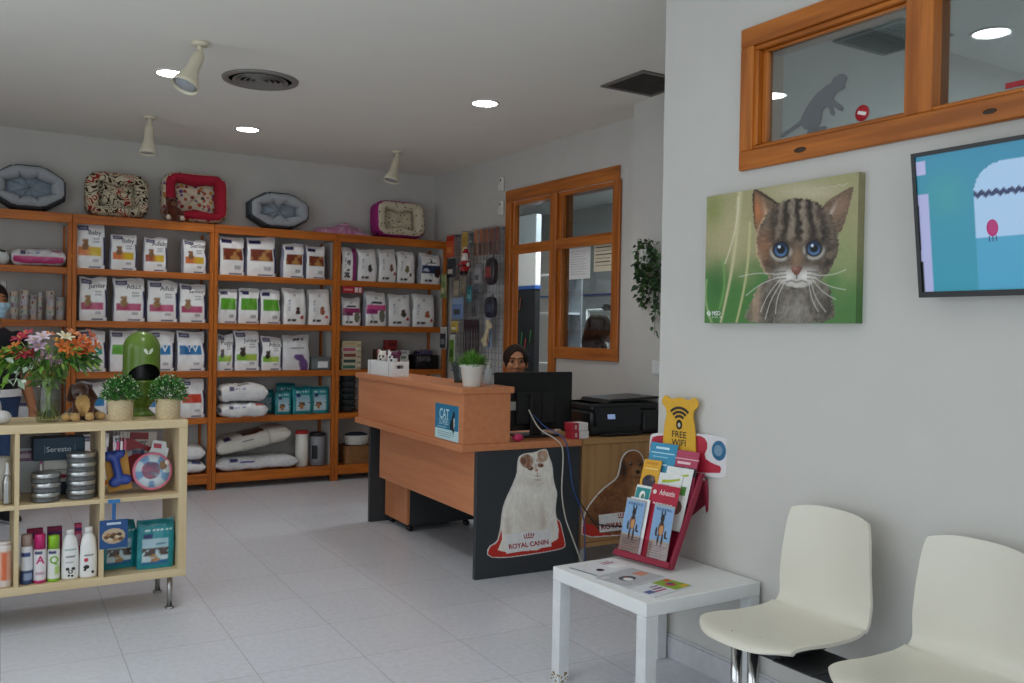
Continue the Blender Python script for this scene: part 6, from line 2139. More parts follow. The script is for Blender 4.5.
        h = mixc(h, linA('#07080B'), 1 - sst(14, 19, rr))
        h = mixc(h, linA('#D8E6F2'), 1 - sst(5, 7, np.sqrt((X - ex + 7) ** 2 + (Y - ey + 11) ** 2)))
    h = mixc(h, linA('#15110F'), .8 * np.exp(-(((X - 398) / 7) ** 2 + ((Y - 385) / 14) ** 2)))
    h = mixc(h, linA('#15110F'), .8 * np.exp(-(((X - 474) / 7) ** 2 + ((Y - 380) / 14) ** 2)))
    nose = in_poly(X, Y, smooth_poly([(408, 430), (436, 424), (462, 430), (448, 456), (436, 466), (422, 456)], 2))
    h = np.where(nose[..., None], mixc(np.tile(linA('#7A4E42'), (*X.shape, 1)), linA('#A8786A'), np.exp(-(((X - 428) / 12) ** 2 + ((Y - 436) / 8) ** 2))), h)
    h = mixc(h, linA('#2A1C18'), .9 * np.exp(-(((X - 436) / 3) ** 2)) * (Y > 458) * (Y < 478))
    mouth = np.abs(Y - 484 + np.abs(np.abs(X - 436) - 22) * -.35)
    h = mixc(h, linA('#4A3630'), .8 * np.exp(-(mouth / 3.2) ** 2) * (np.abs(X - 436) < 44))
    k = 1 - sst(.94, 1.02, d)
    k = np.where(head, np.maximum(k, .0), 0)
    c = c * (1 - k[..., None]) + h * k[..., None]
    # warm rim light on the near cheek
    c = mixc(c, linA('#D8B494'), .6 * np.exp(-((d - .98) / .05) ** 2) * (X < 330) * (Y > 230) * (Y < 520))
    # whiskers
    for x0, y0, x1, y1 in ((372, 478, 290, 612), (380, 484, 310, 640), (366, 470, 230, 545), (388, 490, 352, 620), (362, 462, 200, 470), (500, 476, 600, 560), (506, 470, 640, 520), (494, 484, 560, 610), (488, 488, 530, 610), (508, 462, 640, 440)):
        L = math.hypot(x1 - x0, y1 - y0)
        ux, uy = (x1 - x0) / L, (y1 - y0) / L
        s_ = (X - x0) * ux + (Y - y0) * uy
        q = (X - x0) * -uy + (Y - y0) * ux - 10 * np.sin(np.clip(s_ / L, 0, 1) * PI)
        c = mixc(c, linA('#E2DED6'), .75 * np.exp(-(q / 1.7) ** 2) * (s_ > 0) * (s_ < L))
    # small white mark low at the corner
    mk = (np.abs(np.abs(X - 79) / 9 + np.abs(Y - 617) / 12 - .75) < .28)
    c = mixc(c, linA('#E8ECE8'), mk * 1.)
    c = mixc(c, linA('#D8E0D8'), ((X > 92) & (X < 136) & (Y > 629) & (Y < 634) & (vnoise(X / 3, Y * 0, 5) > .35)) * .8)
    return c
nu, nv = 300, 210
U, V = np.meshgrid(np.linspace(0, 1, nu), np.linspace(0, 1, nv))
G = np.stack([U * KW_, np.full(U.shape, -.0342), V * KH_], -1)
colk = np.clip(paint_kitten(U, V), 0, 1)
mb = MB().grid(G, 0, None, colk, smooth=False)
mb.text('MSD', .024, lambda x, y: (.040 + x, -.0346, .030 + y), col=linA('#E6EAE6'), align='LEFT', bold=.02)
mb.tube([(.52 + .012 * k, -.0346, .462 + .004 * math.sin(k * 2.3)) for k in range(13)], .0012, 5, col=linA('#D9D2BE'))
mb.build('printed_face', PA, KT)
mb = MB()
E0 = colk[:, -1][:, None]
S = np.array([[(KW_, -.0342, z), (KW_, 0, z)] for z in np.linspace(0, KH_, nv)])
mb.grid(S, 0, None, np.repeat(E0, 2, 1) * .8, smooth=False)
S = np.array([[(0, 0, z), (0, -.0342, z)] for z in np.linspace(0, KH_, nv)])
mb.grid(S, 0, None, np.repeat(colk[:, :1], 2, 1), smooth=False)
S = np.array([[(x, 0, 0) for x in np.linspace(0, KW_, nu)], [(x, -.0342, 0) for x in np.linspace(0, KW_, nu)]])
mb.grid(S, 0, None, np.stack([colk[0], colk[0]]), smooth=False)
S = np.array([[(x, -.0342, KH_) for x in np.linspace(0, KW_, nu)], [(x, 0, KH_) for x in np.linspace(0, KW_, nu)]])
mb.grid(S, 0, None, np.stack([colk[-1], colk[-1]]), smooth=False)
mb.box(.02, KW_ - .02, -.02, -.001, .02, KH_ - .02, col=lin('#8A7A5A'))
mb.build('wrapped_edge', PA, KT)

# ------------------------------------------------------------------ wall television
TW, TH = .90, .52
tl = math.radians(7.5)
t = thing('wall_television', 'black framed flat television showing a teal cartoon, tilted on the wall', 'television', (2.484, 1.690, 1.472), rot=(tl, 0, -PI / 2))
# local: x right, y into the wall, z up
MB().box(0, TW, 0, .028, 0, TH - .09, ch=.003).build('casing', BLK, t)
H_ = TH - .09
MB().box(0, TW, -.006, 0, 0, .017).box(0, TW, -.006, 0, H_ - .012, H_).box(0, .012, -.006, 0, .017, H_ - .012).box(TW - .012, TW, -.006, 0, .017, H_ - .012).build('bezel', BLK, t)
def scr(U, V):
    X = U * (TW - .024) + .012
    Z = V * (H_ - .029) + .017
    c = mixc(np.tile(linA('#1F8FA6'), (*X.shape, 1)), linA('#2E7FA8'), sst(0, 1, V) * .6)
    c = mixc(c, linA('#3AA090'), .4 * np.exp(-(((X - .10) / .08) ** 2 + ((Z - .30) / .08) ** 2)))
    c = mixc(c, linA('#B4B4DC'), rectm(X, Z, 0, .042, .362, .405))
    c = mixc(c, linA('#AEB0DA'), rectm(X, Z, 0, .048, .017, .305))
    c = mixc(c, linA('#14181E'), rectm(X, Z, .0, .016, .14, .275))
    c = mixc(c, linA('#14181E'), rectm(X, Z, .0, .018, .017, .11))
    # rounded white door shape
    bx, bz = np.maximum(np.abs(X - .43) - .16, 0), np.maximum(Z - .285, 0)
    m = ((bx ** 2 + bz ** 2) < .085 ** 2) & (Z > .017)
    g = mixc(np.tile(linA('#3F9CC0'), (*X.shape, 1)), linA('#A8C8E8'), (Z > .165).astype(float))
    c = np.where(m[..., None], g, c)
    c = mixc(c, linA('#1A2A5A'), (m & (np.abs(Z - .292 + .008 * np.abs(np.sin(X * 150))) < .008)) * 1.)
    return c
nu, nv = 190, 100
U, V = np.meshgrid(np.linspace(0, 1, nu), np.linspace(0, 1, nv))
G = np.stack([.012 + U * (TW - .024), np.full(U.shape, -.0008), .017 + V * (H_ - .029)], -1)
mb = MB().grid(G, 0, None, scr(U, V), smooth=False)
mb.ell((.235, -.0012, .19), (.017, .0006, .024), 20, 8, col=lin('#B0106A'))
for x in (.225, .235, .245):
    mb.box(x - .0012, x + .0012, -.0014, -.001, .152, .168, col=lin('#2A1A4A'))
m = paint('television_picture', .25, emit=.30, var=0)
mb.build('screen', m, t)
MB().box(.3, .6, .0285, .046, .14, .30, ch=.004).build('wall_bracket', BLKM, t)

# ------------------------------------------------------------------ white side table
TBX, TBY, TBS = 2.262, 2.624, .55
t = thing('side_table', 'square white side table with scuffed legs beside the chairs', 'table', (TBX, TBY, 0), rz=.012)
h = TBS / 2
MB().box(-h, h, -h, h, .39, .44, ch=.0025).build('table_top', WHT, t)
LEGM = pm('scuffed_white', '#DCDFE0', .4, var=.05, scale=18)
for i, sx in enumerate((-1, 1)):
    for j, sy in enumerate((-1, 1)):
        x, y = sx * (h - .0255), sy * (h - .0255)
        l = MB().box(x - .025, x + .025, y - .025, y + .025, 0, .3895, ch=.002).build('leg', LEGM, t)
        if i == 0 and j == 1:
            mb = MB()
            R = random.Random(3)
            for k in range(9):
                a, b = R.uniform(-.025, .02), R.uniform(0, .03)
                mb.box(x + a, x + a + R.uniform(.004, .012), y - .0254, y - .0249, b, b + R.uniform(.003, .011)).box(x - .0254, x - .0249, y + a, y + a + R.uniform(.004, .012), b, b + R.uniform(.003, .009))
            mb.build('scuff', pm('bare_chipboard', '#8A6A3E', .8, var=.3, scale=90), l)
TT = .4404
# booklets
def booklet(name, label, x, y, w, d, rz, draw, z=TT, th=.005):
    mb = MB().box(-w / 2, w / 2, -d / 2, d / 2, 0, th, ch=.001, col=lin('#D5D6D8'))
    draw(mb, th + .0002)
    return tag(mb.build(name, PA, loc=(x, y, z), rot=(0, 0, rz)), label, 'booklet')
def rect(mb, x0, x1, y0, y1, z, c, dz=.0004):
    mb.box(x0, x1, y0, y1, z, z + dz, col=lin(c))
def d1_(mb, z):
    rect(mb, -.10, .10, -.07, .07, z, '#DADADF')
    mb.lathe([(0, z + .0008), (.016, z + .0008)], 20, smooth=False, M=TM((-.03, -.025, 0)), col=lin('#A03A55'))
    rect(mb, .04, .098, .02, .03, z + .0006, '#B05A6E'); rect(mb, .04, .09, .04, .046, z + .0006, '#B05A6E'); rect(mb, .03, .10, -.05, .0, z + .0006, '#ECECEE')
    rect(mb, -.103, -.096, -.072, .072, z + .0004, '#3A3C42')
def d2_(mb, z):
    rect(mb, -.11, .11, -.075, .075, z, '#B4B5BA')
    mb.ell((-.02, -.005, z + .0012), (.038, .03, .001), 18, 6, col=lin('#4A4E56')).ell((-.03, -.018, z + .0024), (.02, .02, .0008), 16, 6, col=lin('#E6E6E8')).ell((-.012, .008, z + .0024), (.012, .008, .0008), 12, 6, col=lin('#8A3A3A'))
    rect(mb, .045, .095, -.015, .03, z + .0006, '#D08A6E')
    rect(mb, -.105, -.06, .04, .065, z + .0006, '#C9CACC')
def d3_(mb, z):
    rect(mb, -.11, .11, -.06, .06, z, '#DADCE2')
    rect(mb, .015, .105, -.055, .055, z + .0006, '#8AA82E')
    mb.ell((.055, .0, z + .0018), (.022, .02, .001), 16, 6, col=lin('#B03A5A')).ell((.058, .004, z + .0032), (.011, .01, .0008), 14, 6, col=lin('#6A3A8A'))
    rect(mb, .07, .10, .03, .05, z + .0012, '#D0502E'); rect(mb, .06, .10, -.05, -.03, z + .0012, '#D8B03A')
    for k, c in enumerate(('#B05A7A', '#7A4A6A', '#8A8AA0')):
        rect(mb, -.06 + k * .012, -.0 + k * .004, -.03 + k * .022, -.018 + k * .022, z + .0006, c)
    rect(mb, -.10, -.06, -.03, .0, z + .0006, '#5A6A9A')
booklet('booklet', 'white booklet with dark spine and red dot on the side table', 2.125, 2.775, .205, .15, .17, d1_)
booklet('booklet', 'grey magazine with a cat picture on the side table', 2.135, 2.612, .22, .155, .19, d2_)
booklet('booklet', 'white leaflet with lime green and pink picture on the side table', 2.155, 2.462, .225, .12, .19, d3_, th=.003)

# ------------------------------------------------------------------ leaflet stand
SO = (2.296, 2.892, TT)
SR = math.atan2(-.988, .155)
BURG = pm('burgundy_card', '#8E1636', .45, var=.04)
BURG2 = pm('burgundy_inner', '#78102C', .55, var=.04)
t = thing('leaflet_stand', 'burgundy easel leaflet stand on the white side table', 'stand', SO, rz=SR)
# local: x along the front edge, y away from the viewer, z up; the leaning board goes (0,0,0)->(0,.18,.36)
ln = math.atan2(.366, .19)
LM = TM((0, 0, .003), rx=ln - PI / 2)          # local z runs up the lean
LM = Matrix.Translation((0, .004, .003)) @ Matrix.Rotation(-(PI / 2 - ln), 4, 'X')
W_, L_ = .285, .40
MB().box(0, W_, .0, .006, .006, L_, ch=.001, M=LM).build('front_board', BURG, t)
for x in (0, W_ - .012):
    MB().box(x, x + .012, -.022, -.0002, .0, L_ - .005, ch=.002, M=LM).build('side_rail', BURG, t)
MB().box(.0125, W_ - .0125, -.03, -.0002, .0, .006, ch=.001, M=LM).box(.0, W_, -.034, -.0305, -.001, .022, ch=.001, M=LM).build('lip', BURG, t)
for k, z in enumerate((.14, .255)):
    MB().box(.0125, W_ - .0125, -.0035, -.0005, z, z + .006, M=LM).build('pocket', BURG2, t)
MB().box(.013, W_ - .013, -.0015, 0, .022, .085, M=LM @ Matrix.Translation((0, -.0325, 0)) @ Matrix.Rotation(math.radians(14), 4, 'X')).build('clear_pocket', glass('pocket_plastic', '#F4EEF0', .08), t)
y1, z1 = L_ * math.cos(ln), L_ * math.sin(ln)
BM = Matrix.Translation((0, y1 + .012, z1 - .02)) @ Matrix.Rotation(math.atan2(.262 - y1 - .012, z1 - .023), 4, 'X')
BL = math.hypot(.262 - y1 - .012, z1 - .023)
MB().box(.015, W_ - .015, .003, .007, -BL + .002, 0, M=BM).build('rear_board', BURG2, t)
for x in (0, W_ - .015):
    MB().box(x, x + .0148, -.004, .012, -BL + .002, 0.0, ch=.002, M=BM).build('rear_rail', BURG, t)
for x in (W_ - .006,):
    MB().cyl((W_ - .0001, y1 - .002, z1 - .018), (W_ + .004, y1 - .002, z1 - .018), .006, n=14).build('rivet', STEEL, t)
SM = Matrix.Translation(SO) @ Matrix.Rotation(SR, 4, 'Z')
def leaflet(name, label, cx, z, w, h, off, lean, draw, base='#E4E4E4', tilt=0., cat='leaflet', th=.0015, group=None):
    """standing card: foot at height z up the lean, off in front of it"""
    foot = SM @ LM @ Vector((cx, -off, z))
    mb = MB().box(-w / 2, w / 2, 0, th, 0, h, col=lin(base))
    draw(mb)
    o = mb.build(name, PA)
    o.matrix_world = Matrix.Translation(foot) @ Matrix.Rotation(SR, 4, 'Z') @ Matrix.Rotation(-math.radians(90 - lean), 4, 'X') @ Matrix.Rotation(tilt, 4, 'Y')
    return tag(o, label, cat, group)
def fr(mb, x0, x1, z0, z1, c, y=-.0004):
    mb.box(x0, x1, y, y + .0003, z0, z1, col=lin(c))
def ft(mb, s, size, x, z, c, y=-.0006, xs=1., bold=.0, align='CENTER'):
    mb.text(s, size, lambda a, b: (x + a, y, z + b), col=linA(c), xs=xs, bold=bold, align=align)
def fe(mb, x, z, rx_, rz_, c, y=-.0008):
    mb.ell((x, y, z), (rx_, .0003, rz_), 14, 6, col=lin(c))
LE = math.degrees(ln)
def dog_ad(mb):
    fr(mb, -.049, .049, .085, .215, '#7FA4CC'); fr(mb, -.049, .049, .0, .085, '#A69C90')
    [fr(mb, -.036 + .0125 * k, -.027 + .0125 * k, .200, .210, '#2A3A78') for k in range(6)]
    # lean dog standing on its hind legs
    fe(mb, .0, .172, .010, .017, '#1E1A1A'); fe(mb, -.007, .192, .0035, .010, '#1E1A1A'); fe(mb, .008, .192, .0035, .010, '#1E1A1A')
    fe(mb, .0, .132, .0155, .030, '#7A4E30'); fe(mb, .002, .126, .010, .022, '#C08A5A', -.0012); fe(mb, .0, .150, .008, .010, '#2A2020', -.0012)
    for x, z, a, b in ((-.022, .118, .005, .018), (.024, .112, .005, .016), (-.008, .088, .005, .026), (.012, .086, .005, .028), (-.02, .105, .006, .005), (.03, .1, .007, .004)):
        fe(mb, x, z, a, b, '#3E2C22')
    for k in range(6):
        fr(mb, -.04, .04 - .012 * (k % 3), .062 - k * .0095, .0645 - k * .0095, '#4A4440')
def red_ad(mb):
    ft(mb, 'Advantix', .03, .012, .185, '#E8DADA', xs=.72, bold=.012)
    mb.lathe([(.006, -.0004), (.009, -.0004), (.009, .0002), (.006, .0002)], 16, M=TM((-.052, -.0003, .193), rx=PI / 2), col=lin('#E8DADA'))
    [fr(mb, -.05 + .017 * k, -.037 + .017 * k, .146, .153, '#E0B8BE') for k in range(6)]
def yellow_ad(mb):
    fr(mb, -.033, .03, .108, .117, '#C8862A'); fr(mb, -.035, .035, .088, .092, '#F0D890')
    fe(mb, 0, .035, .035, .03, '#3A3444'); fe(mb, .018, .05, .012, .012, '#6A5A4E', -.0012); fe(mb, -.014, .05, .012, .01, '#26222C', -.0012)
def blue_ad(mb):
    fr(mb, -.06, .06, .06, .064, '#BFE2F0'); fr(mb, -.04, .03, .078, .087, '#CBE8F4'); fr(mb, -.05, .03, .044, .047, '#A8D4E8'); fr(mb, -.02, .03, .012, .018, '#D8EEF6')
def pink_ad(mb):
    fr(mb, -.06, .06, .065, .069, '#E0B4BE'); fr(mb, -.058, .058, .0, .034, '#3A2E36'); fe(mb, .005, .018, .025, .016, '#4A8A8E'); fr(mb, -.045, .02, .046, .056, '#E4C4CC')
def white_ad(mb):
    mb.prism([(-.04, .172), (.0, .176), (.045, .186), (.05, .180), (.0, .165), (-.04, .16)], -.0007, -.0003, col=lin('#A9BE3C')); fr(mb, -.045, .0, .150, .154, '#9AA0A4'); fr(mb, -.05, .05, .10, .135, '#4E8A3E'); fe(mb, .02, .05, .03, .03, '#7A5A4A'); fe(mb, .0, .04, .014, .02, '#2A2A2E', -.0012)
def teal_ad(mb):
    fr(mb, -.036, .036, .05, .105, '#2A8A8E'); fe(mb, .0, .072, .016, .022, '#E8E8E4'); fe(mb, .004, .068, .008, .014, '#5A8A7A', -.0012); fr(mb, -.03, .02, .02, .026, '#9AA4A8')
# blue and pink stand high in the top pocket: print sits in their upper part
def lift(f, dz):
    def g(mb):
        m2 = MB()
        f(m2)
        for v_, f_c in zip(m2.v, m2.c):
            v_[:, 2] += dz
        b = mb.n
        mb.v += m2.v
        mb.c += m2.c
        mb.f += [tuple(i + b for i in q) for q in m2.f]
        mb.m += m2.m
        mb.s += m2.s
        mb.n += m2.n
    return g
leaflet('leaflet', 'light blue leaflet in the top row of the burgundy stand', .088, .262, .140, .228, .007, LE + 12, lift(blue_ad, .125), '#3A8FB4', -.0)
leaflet('leaflet', 'dusty pink leaflet in the top row of the burgundy stand', .215, .262, .110, .210, .007, LE + 12, lift(pink_ad, .11), '#B0405E', .0)
leaflet('leaflet', 'yellow leaflet with dark pet picture in the middle row of the stand', .062, .15, .092, .262, .0105, LE + 9, lift(yellow_ad, .135), '#D9A22E', -.02)
leaflet('leaflet', 'white leaflet with lime brush mark and green band, behind its twin', .202, .15, .132, .248, .0105, LE + 9, lift(white_ad, .04), '#E2E4E2', .0)
leaflet('leaflet', 'white leaflet with lime brush mark, in front of its twin', .168, .15, .118, .216, .0145, LE + 9, lift(white_ad, .016), '#E2E4E2', .0)
leaflet('leaflet', 'white leaflet with teal square near the edge of the stand', .062, .012, .078, .285, .0175, LE + 8, lift(teal_ad, .17), '#DDE2E2', -.0)
leaflet('leaflet', 'big red leaflet with white lettering in the front row', .178, .012, .138, .30, .0185, LE + 9, lift(red_ad, .075), '#B01C3A', .0)
leaflet('leaflet', 'white-edged card directly behind the outer leaping dog leaflet', .080, .009, .100, .232, .022, LE + 13, lambda mb: None, '#E6E8EA', .0)
leaflet('leaflet', 'front leaflet with a leaping dog, at the outer side of the stand', .066, .009, .100, .225, .0255, LE + 14, dog_ad, '#9FA6AC', -.0)
leaflet('leaflet', 'front leaflet with a leaping dog, overlapping the red one', .212, .009, .100, .225, .0235, LE + 14, dog_ad, '#9FA6AC', .0)
# yellow standing sign and red-white card behind the stand top
t = thing('wifi_sign', 'yellow bear-eared free wifi sign above the leaflet stand', 'sign', tuple(SM @ Vector((.150, y1 + .0142, .349))), rz=SR + .0, rot=None)
mb = MB()
pts = [(x, max(0, z - .04)) for x, z in [(-.082, 0), (-.086, .10), (-.080, .22), (-.062, .285), (-.10, .318), (-.075, .352), (-.045, .330), (0, .345), (.045, .330), (.075, .352), (.10, .318), (.062, .285), (.080, .22), (.086, .10), (.082, 0)]]
mb.prism(smooth_poly(pts, 1), -.006, 0, col=lin('#D9A62A'))
ink = linA('#2E2618')
def arc(r, w, z0, a):
    th = np.linspace(PI / 2 - a, PI / 2 + a, 16)
    i = [(math.cos(q) * (r - w), z0 + math.sin(q) * (r - w)) for q in th]
    o_ = [(math.cos(q) * (r + w), z0 + math.sin(q) * (r + w)) for q in th[::-1]]
    mb.prism(i + o_, -.0068, -.0058, col=ink)
for r in (.030, .047, .064):
    arc(r, .0055, .196, .78)
mb.lathe([(0, .0008), (.022, .0008)], 20, M=TM((0, -.006, .192), rx=PI / 2, s=(.72, .92, 1)), col=ink, smooth=False)
mb.lathe([(0, .0012), (.010, .0012)], 18, M=TM((0, -.006, .190), rx=PI / 2, s=(.72, .95, 1)), col=linA('#E8E4DA'), smooth=False)
mb.text('FREE', .037, lambda x, y: (x, -.0068, .139 + y), col=ink, bold=.012)
mb.text('WIFI', .037, lambda x, y: (x, -.0068, .106 + y), col=ink, bold=.012)
mb.build('sign_board', PA, t)
t = thing('header_card', 'white and red header card with a round blue badge behind the stand', 'card', tuple(SM @ Vector((.155, y1 + .024, .0))), rz=SR)
mb = MB()
pts = [(-.17, .35), (-.17, .47), (-.155, .492), (-.05, .50), (.12, .515), (.215, .508), (.236, .49), (.236, .40), (.22, .36), (.19, .345)]
mb.prism(smooth_poly(pts, 1), -.005, 0, col=lin('#D9D6D8'))
mb.prism(smooth_poly([(-.165, .35), (-.165, .47), (-.12, .485), (-.05, .49), (.05, .50), (.11, .505), (.135, .47), (.11, .42), (.16, .40), (.20, .395), (.19, .36)], 1), -.0056, -.0048, col=lin('#B01E38'))
mb.lathe([(0, .0008), (.034, .0008)], 24, M=TM((.185, -.005, .455), rx=PI / 2, s=(1, 1.15, 1)), col=lin('#4A8FC0'), smooth=False)
mb.lathe([(0, .0014), (.02, .0014)], 20, M=TM((.183, -.005, .455), rx=PI / 2, s=(1, 1.1, 1)), col=lin('#9CC4DC'), smooth=False)
mb.build('card_board', PA, t)

# ------------------------------------------------------------------ row of moulded chairs on one beam
SHELL = pm('cream_shell', '#DDD9CB', .35, var=.015, scale=7, spec=.45)
def shell_surface():
    """profile from the front lip, back along the seat, up the back; x across"""
    prof = [(-.458, .415), (-.452, .428), (-.435, .437), (-.40, .441), (-.33, .436), (-.25, .428), (-.17, .424), (-.10, .426), (-.055, .437), (-.03, .460), (-.018, .495), (-.012, .55), (-.004, .62), (.004, .70), (.012, .765), (.017, .785)]
    # finer spacing
    P = [Vector((0, y, z)) for y, z in prof]
    out = []
    n = len(P)
    for i in range(n - 1):
        p0, p1, p2, p3 = P[max(0, i - 1)], P[i], P[i + 1], P[min(n - 1, i + 2)]
        for k in range(4):
            s = k / 4
            out.append(.5 * ((2 * p1) + (-p0 + p2) * s + (2 * p0 - 5 * p1 + 4 * p2 - p3) * s * s + (-p0 + 3 * p1 - 3 * p2 + p3) * s ** 3))
    out.append(P[-1])
    m = len(out)
    nu = 25
    A = np.zeros((m, nu, 3))
    for i, p in enumerate(out):
        t_ = i / (m - 1)
        # half width along the length: rounded front, waist at the bend, rounded top
        w = .190
        w = w * (1 - .05 * math.exp(-((t_ - .62) / .12) ** 2))
        if t_ > .70:
            w *= 1 - .21 * (t_ - .70) / .3
        f = max(0, (.42 - (p.y + .455)) / .42) if t_ < .5 else 0
        for j in range(nu):
            e = 2 * j / (nu - 1) - 1
            x = w * e
            y = p.y
            z = p.z
            if t_ < .55:
                k = max(0, 1 - t_ / .40)
                z += (.436 - z) * abs(e) ** 3 * max(0, 1 - t_ / .3)
                y += .085 * k * abs(e) ** 3.2            # bowed front edge
                z += .010 * (1 - k) * abs(e) ** 2.2 * (t_ > .08) - .006 * abs(e) ** 4 * k
            if t_ > .6:
                kk = min(1, (t_ - .6) / .2)
                y -= .020 * abs(e) ** 2 * kk * (1 if t_ < .97 else 1)
                q = max(0, (t_ - .88) / .12)
                z -= (.016 * abs(e) ** 3) * q
                x *= 1 - .04 * q * abs(e) ** 2
            A[i, j] = (x, y, z)
    return A
SA = shell_surface()
def seat(y, label):
    t = thing('beam_chair', label, 'chair', (2.447, y, 0), rz=-PI / 2 - .01, group='moulded cream seats on one beam')
    N = np.zeros_like(SA)
    du = np.gradient(SA, axis=1)
    dv_ = np.gradient(SA, axis=0)
    N = np.cross(du, dv_)
    N = np.repeat(N[:, 12:13], SA.shape[1], 1)
    N /= np.linalg.norm(N, axis=-1, keepdims=True) + 1e-9
    B = SA - N * .011
    mb = MB().grid(SA).grid(B, flip=True)
    m, nu = SA.shape[:2]
    for S, fl in ((np.stack([SA[0], B[0]]), True), (np.stack([SA[-1], B[-1]]), False), (np.stack([SA[:, 0], B[:, 0]], 1), True), (np.stack([SA[:, -1], B[:, -1]], 1), False)):
        mb.grid(S, flip=fl, smooth=False)
    mb.build('seat_shell', SHELL, t)
    MB().box(-.10, .10, -.33, -.12, .372, .405, ch=.004).build('seat_bracket', BLKM, t)
    for x, yy in ((-.11, -.41), (.04, -.435), (.02, -.41)):
        pass
    mb = MB()
    for x, yy, r in ((-.125, -.372, .003), (-.02, -.408, .0028), (.06, -.37, .0015), (-.09, -.30, .0013)):
        i = int(np.argmin(np.abs(SA[:16, 12, 1] - yy)))
        mb.ell((x, yy, SA[i, 12, 2] + .001 + .0), (r, r * .6, .0012), 8, 5)
    mb.build('stain', pm('dirt_brown', '#8A6A4A', .7), t)
    return t
seat(1.975, 'cream moulded chair beside the white side table')
seat(1.468, 'cream moulded chair under the television')
t = thing('chair_beam', 'black steel beam on chrome posts carrying the cream chairs', 'bench frame', (2.215, 1.70, 0))
MB().box(-.035, .035, -.95, .52, .335, .371, ch=.003).build('beam', BLKM, t)
MB().box(-.115, .09, .04, .19, .3712, .377, ch=.001).build('arm_plate', BLKM, t)
for y in (.40, -.46):
    mb = MB().cyl((-.012, y - .036, .02), (-.012, y - .036, .334), .019, n=20).cyl((-.012, y + .036, .02), (-.012, y + .036, .334), .019, n=20)
    mb.build('post', CHROME, t)
    MB().box(-.20, .18, y - .045, y + .045, 0, .0195, ch=.006).build('foot', CHROME, t)
# ------------------------------------------------------------------ hanging ivy
t = thing('hanging_ivy', 'trailing green ivy in a white wall pot beside the light switch', 'plant', (3.755, 4.42, 1.80), rz=-PI / 2)
MB().lathe([(.034, 0), (.038, .004), (.046, .10), (.049, .105), (.045, .105), (.04, .09), (0, .085)], 24, M=TM((-.015, -.052, -.03))).build('pot', WHP, t)
mb = MB()
RI = np.random.default_rng(9)
runs = []
for k in range(15):
    x = RI.uniform(-.075, .085)
    L = RI.uniform(.15, .42) if k else .50
    pts = [np.array([-.015 + x * .3, -.06, .075])]
    pts.append(np.array([x * .9, -.10 + RI.uniform(-.02, .02), .095 + RI.uniform(0, .05)]))
    n = 9
    for i in range(1, n):
        f = i / (n - 1)
        pts.append(np.array([x + .02 * math.sin(f * 5 + k) + .018 * f, -.055 - .035 * math.cos(f * 3 + k) + RI.normal() * .006, .09 - L * 1.1 * f]))
    runs.append(pts)
    mb.tube(pts, .0016, 5, col=lin('#3E4A2A'))
mb.build('stems', PL, t)
def iv(R):
    p_ = runs[R.integers(len(runs))]
    i = R.integers(1, len(p_) - 1)
    f = R.random()
    p = p_[i] * (1 - f) + p_[i + 1] * f
    return p + R.normal(size=3) * .010, R.normal(size=3) + np.array([0, -.8, -.5])
mb = MB()
leafcloud(mb, 420, iv, .036, ['#2E4A26', '#3A5C2E', '#243E20', '#4A6C3A'], 14, .25, .75)
for v_ in mb.v:
    v_[:, 1] = np.minimum(v_[:, 1], -.003)
mb.build('foliage', PL, t)

# ------------------------------------------------------------------ wire grid with hanging goods
GX = MX - .006
WIRE = pm('grid_wire', '#6E83A6', .4, .3)
t = thing('wire_grid', 'blue-grey wire display grid on the wall beside the counter door', 'display grid', (MX - .012, 7.075, .98), rz=-PI / 2)
mb = MB()
for i in range(17):
    x = -.46 + i * .0575
    mb.cyl((x, 0, 0), (x, 0, 1.24), .0017, n=6)
for i in range(22):
    z = i * .059
    mb.cyl((-.46, -.0036, z), (.46, -.0036, z), .0017, n=6)
mb.build('wire_mesh', WIRE, t)
MB().box(-.47, .47, -.002, .009, -.012, -.004).box(-.47, .47, -.002, .009, 1.244, 1.252).build('rail', WIRE, t)
def hook_item(y, z, w, h, name, label, draw, cat='pet accessory', base='#8A8A8A', d=.012, off=.10, hook=True, mat=None, group='goods hanging on the wire grid'):
    """z = top of the item; hangs on a peg sticking out of the grid"""
    t = thing(name, label, cat, (MX - .018 - off, y, z), rz=-PI / 2, group=group)
    mb = MB()
    draw(mb, w, h)
    mb.build('item', mat or PB, t)
    if hook:
        MB().tube([(0, off - .006, .012), (0, -.03, .006), (0, -.04, .012)], .0022, 6).build('hanging_hook', STEEL, t)
    return t
def card(c1, c2=None, c3=None, split=.4, holes=True):
    def f(mb, w, h):
        mb.box(-w / 2, w / 2, -.003, .003, -h, 0, ch=.001, col=lin(c1))
        if c2:
            mb.box(-w / 2 + .004, w / 2 - .004, -.010, -.003, -h + .006, -h * split, ch=.004, col=lin(c2))
        if c3:
            mb.box(-w * .3, w * .3, -.0118, -.010, -h * .8, -h * .55, ch=.0005, col=lin(c3))
    return f
def leash(c1, c2, n=5):
    def f(mb, w, h):
        for i in range(n):
            x = -w / 2 + (i + .5) * w / n
            mb.tube([(x - .008, 0, 0), (x - .01, -.004, -h * .5), (x - .006, -.002, -h * .96), (x + .004, 0, -h), (x + .009, .002, -h * .96), (x + .008, .004, -h * .4), (x - .004, .002, -.002)], .0048, 6, col=lin(c1 if i % 2 else c2))
    return f
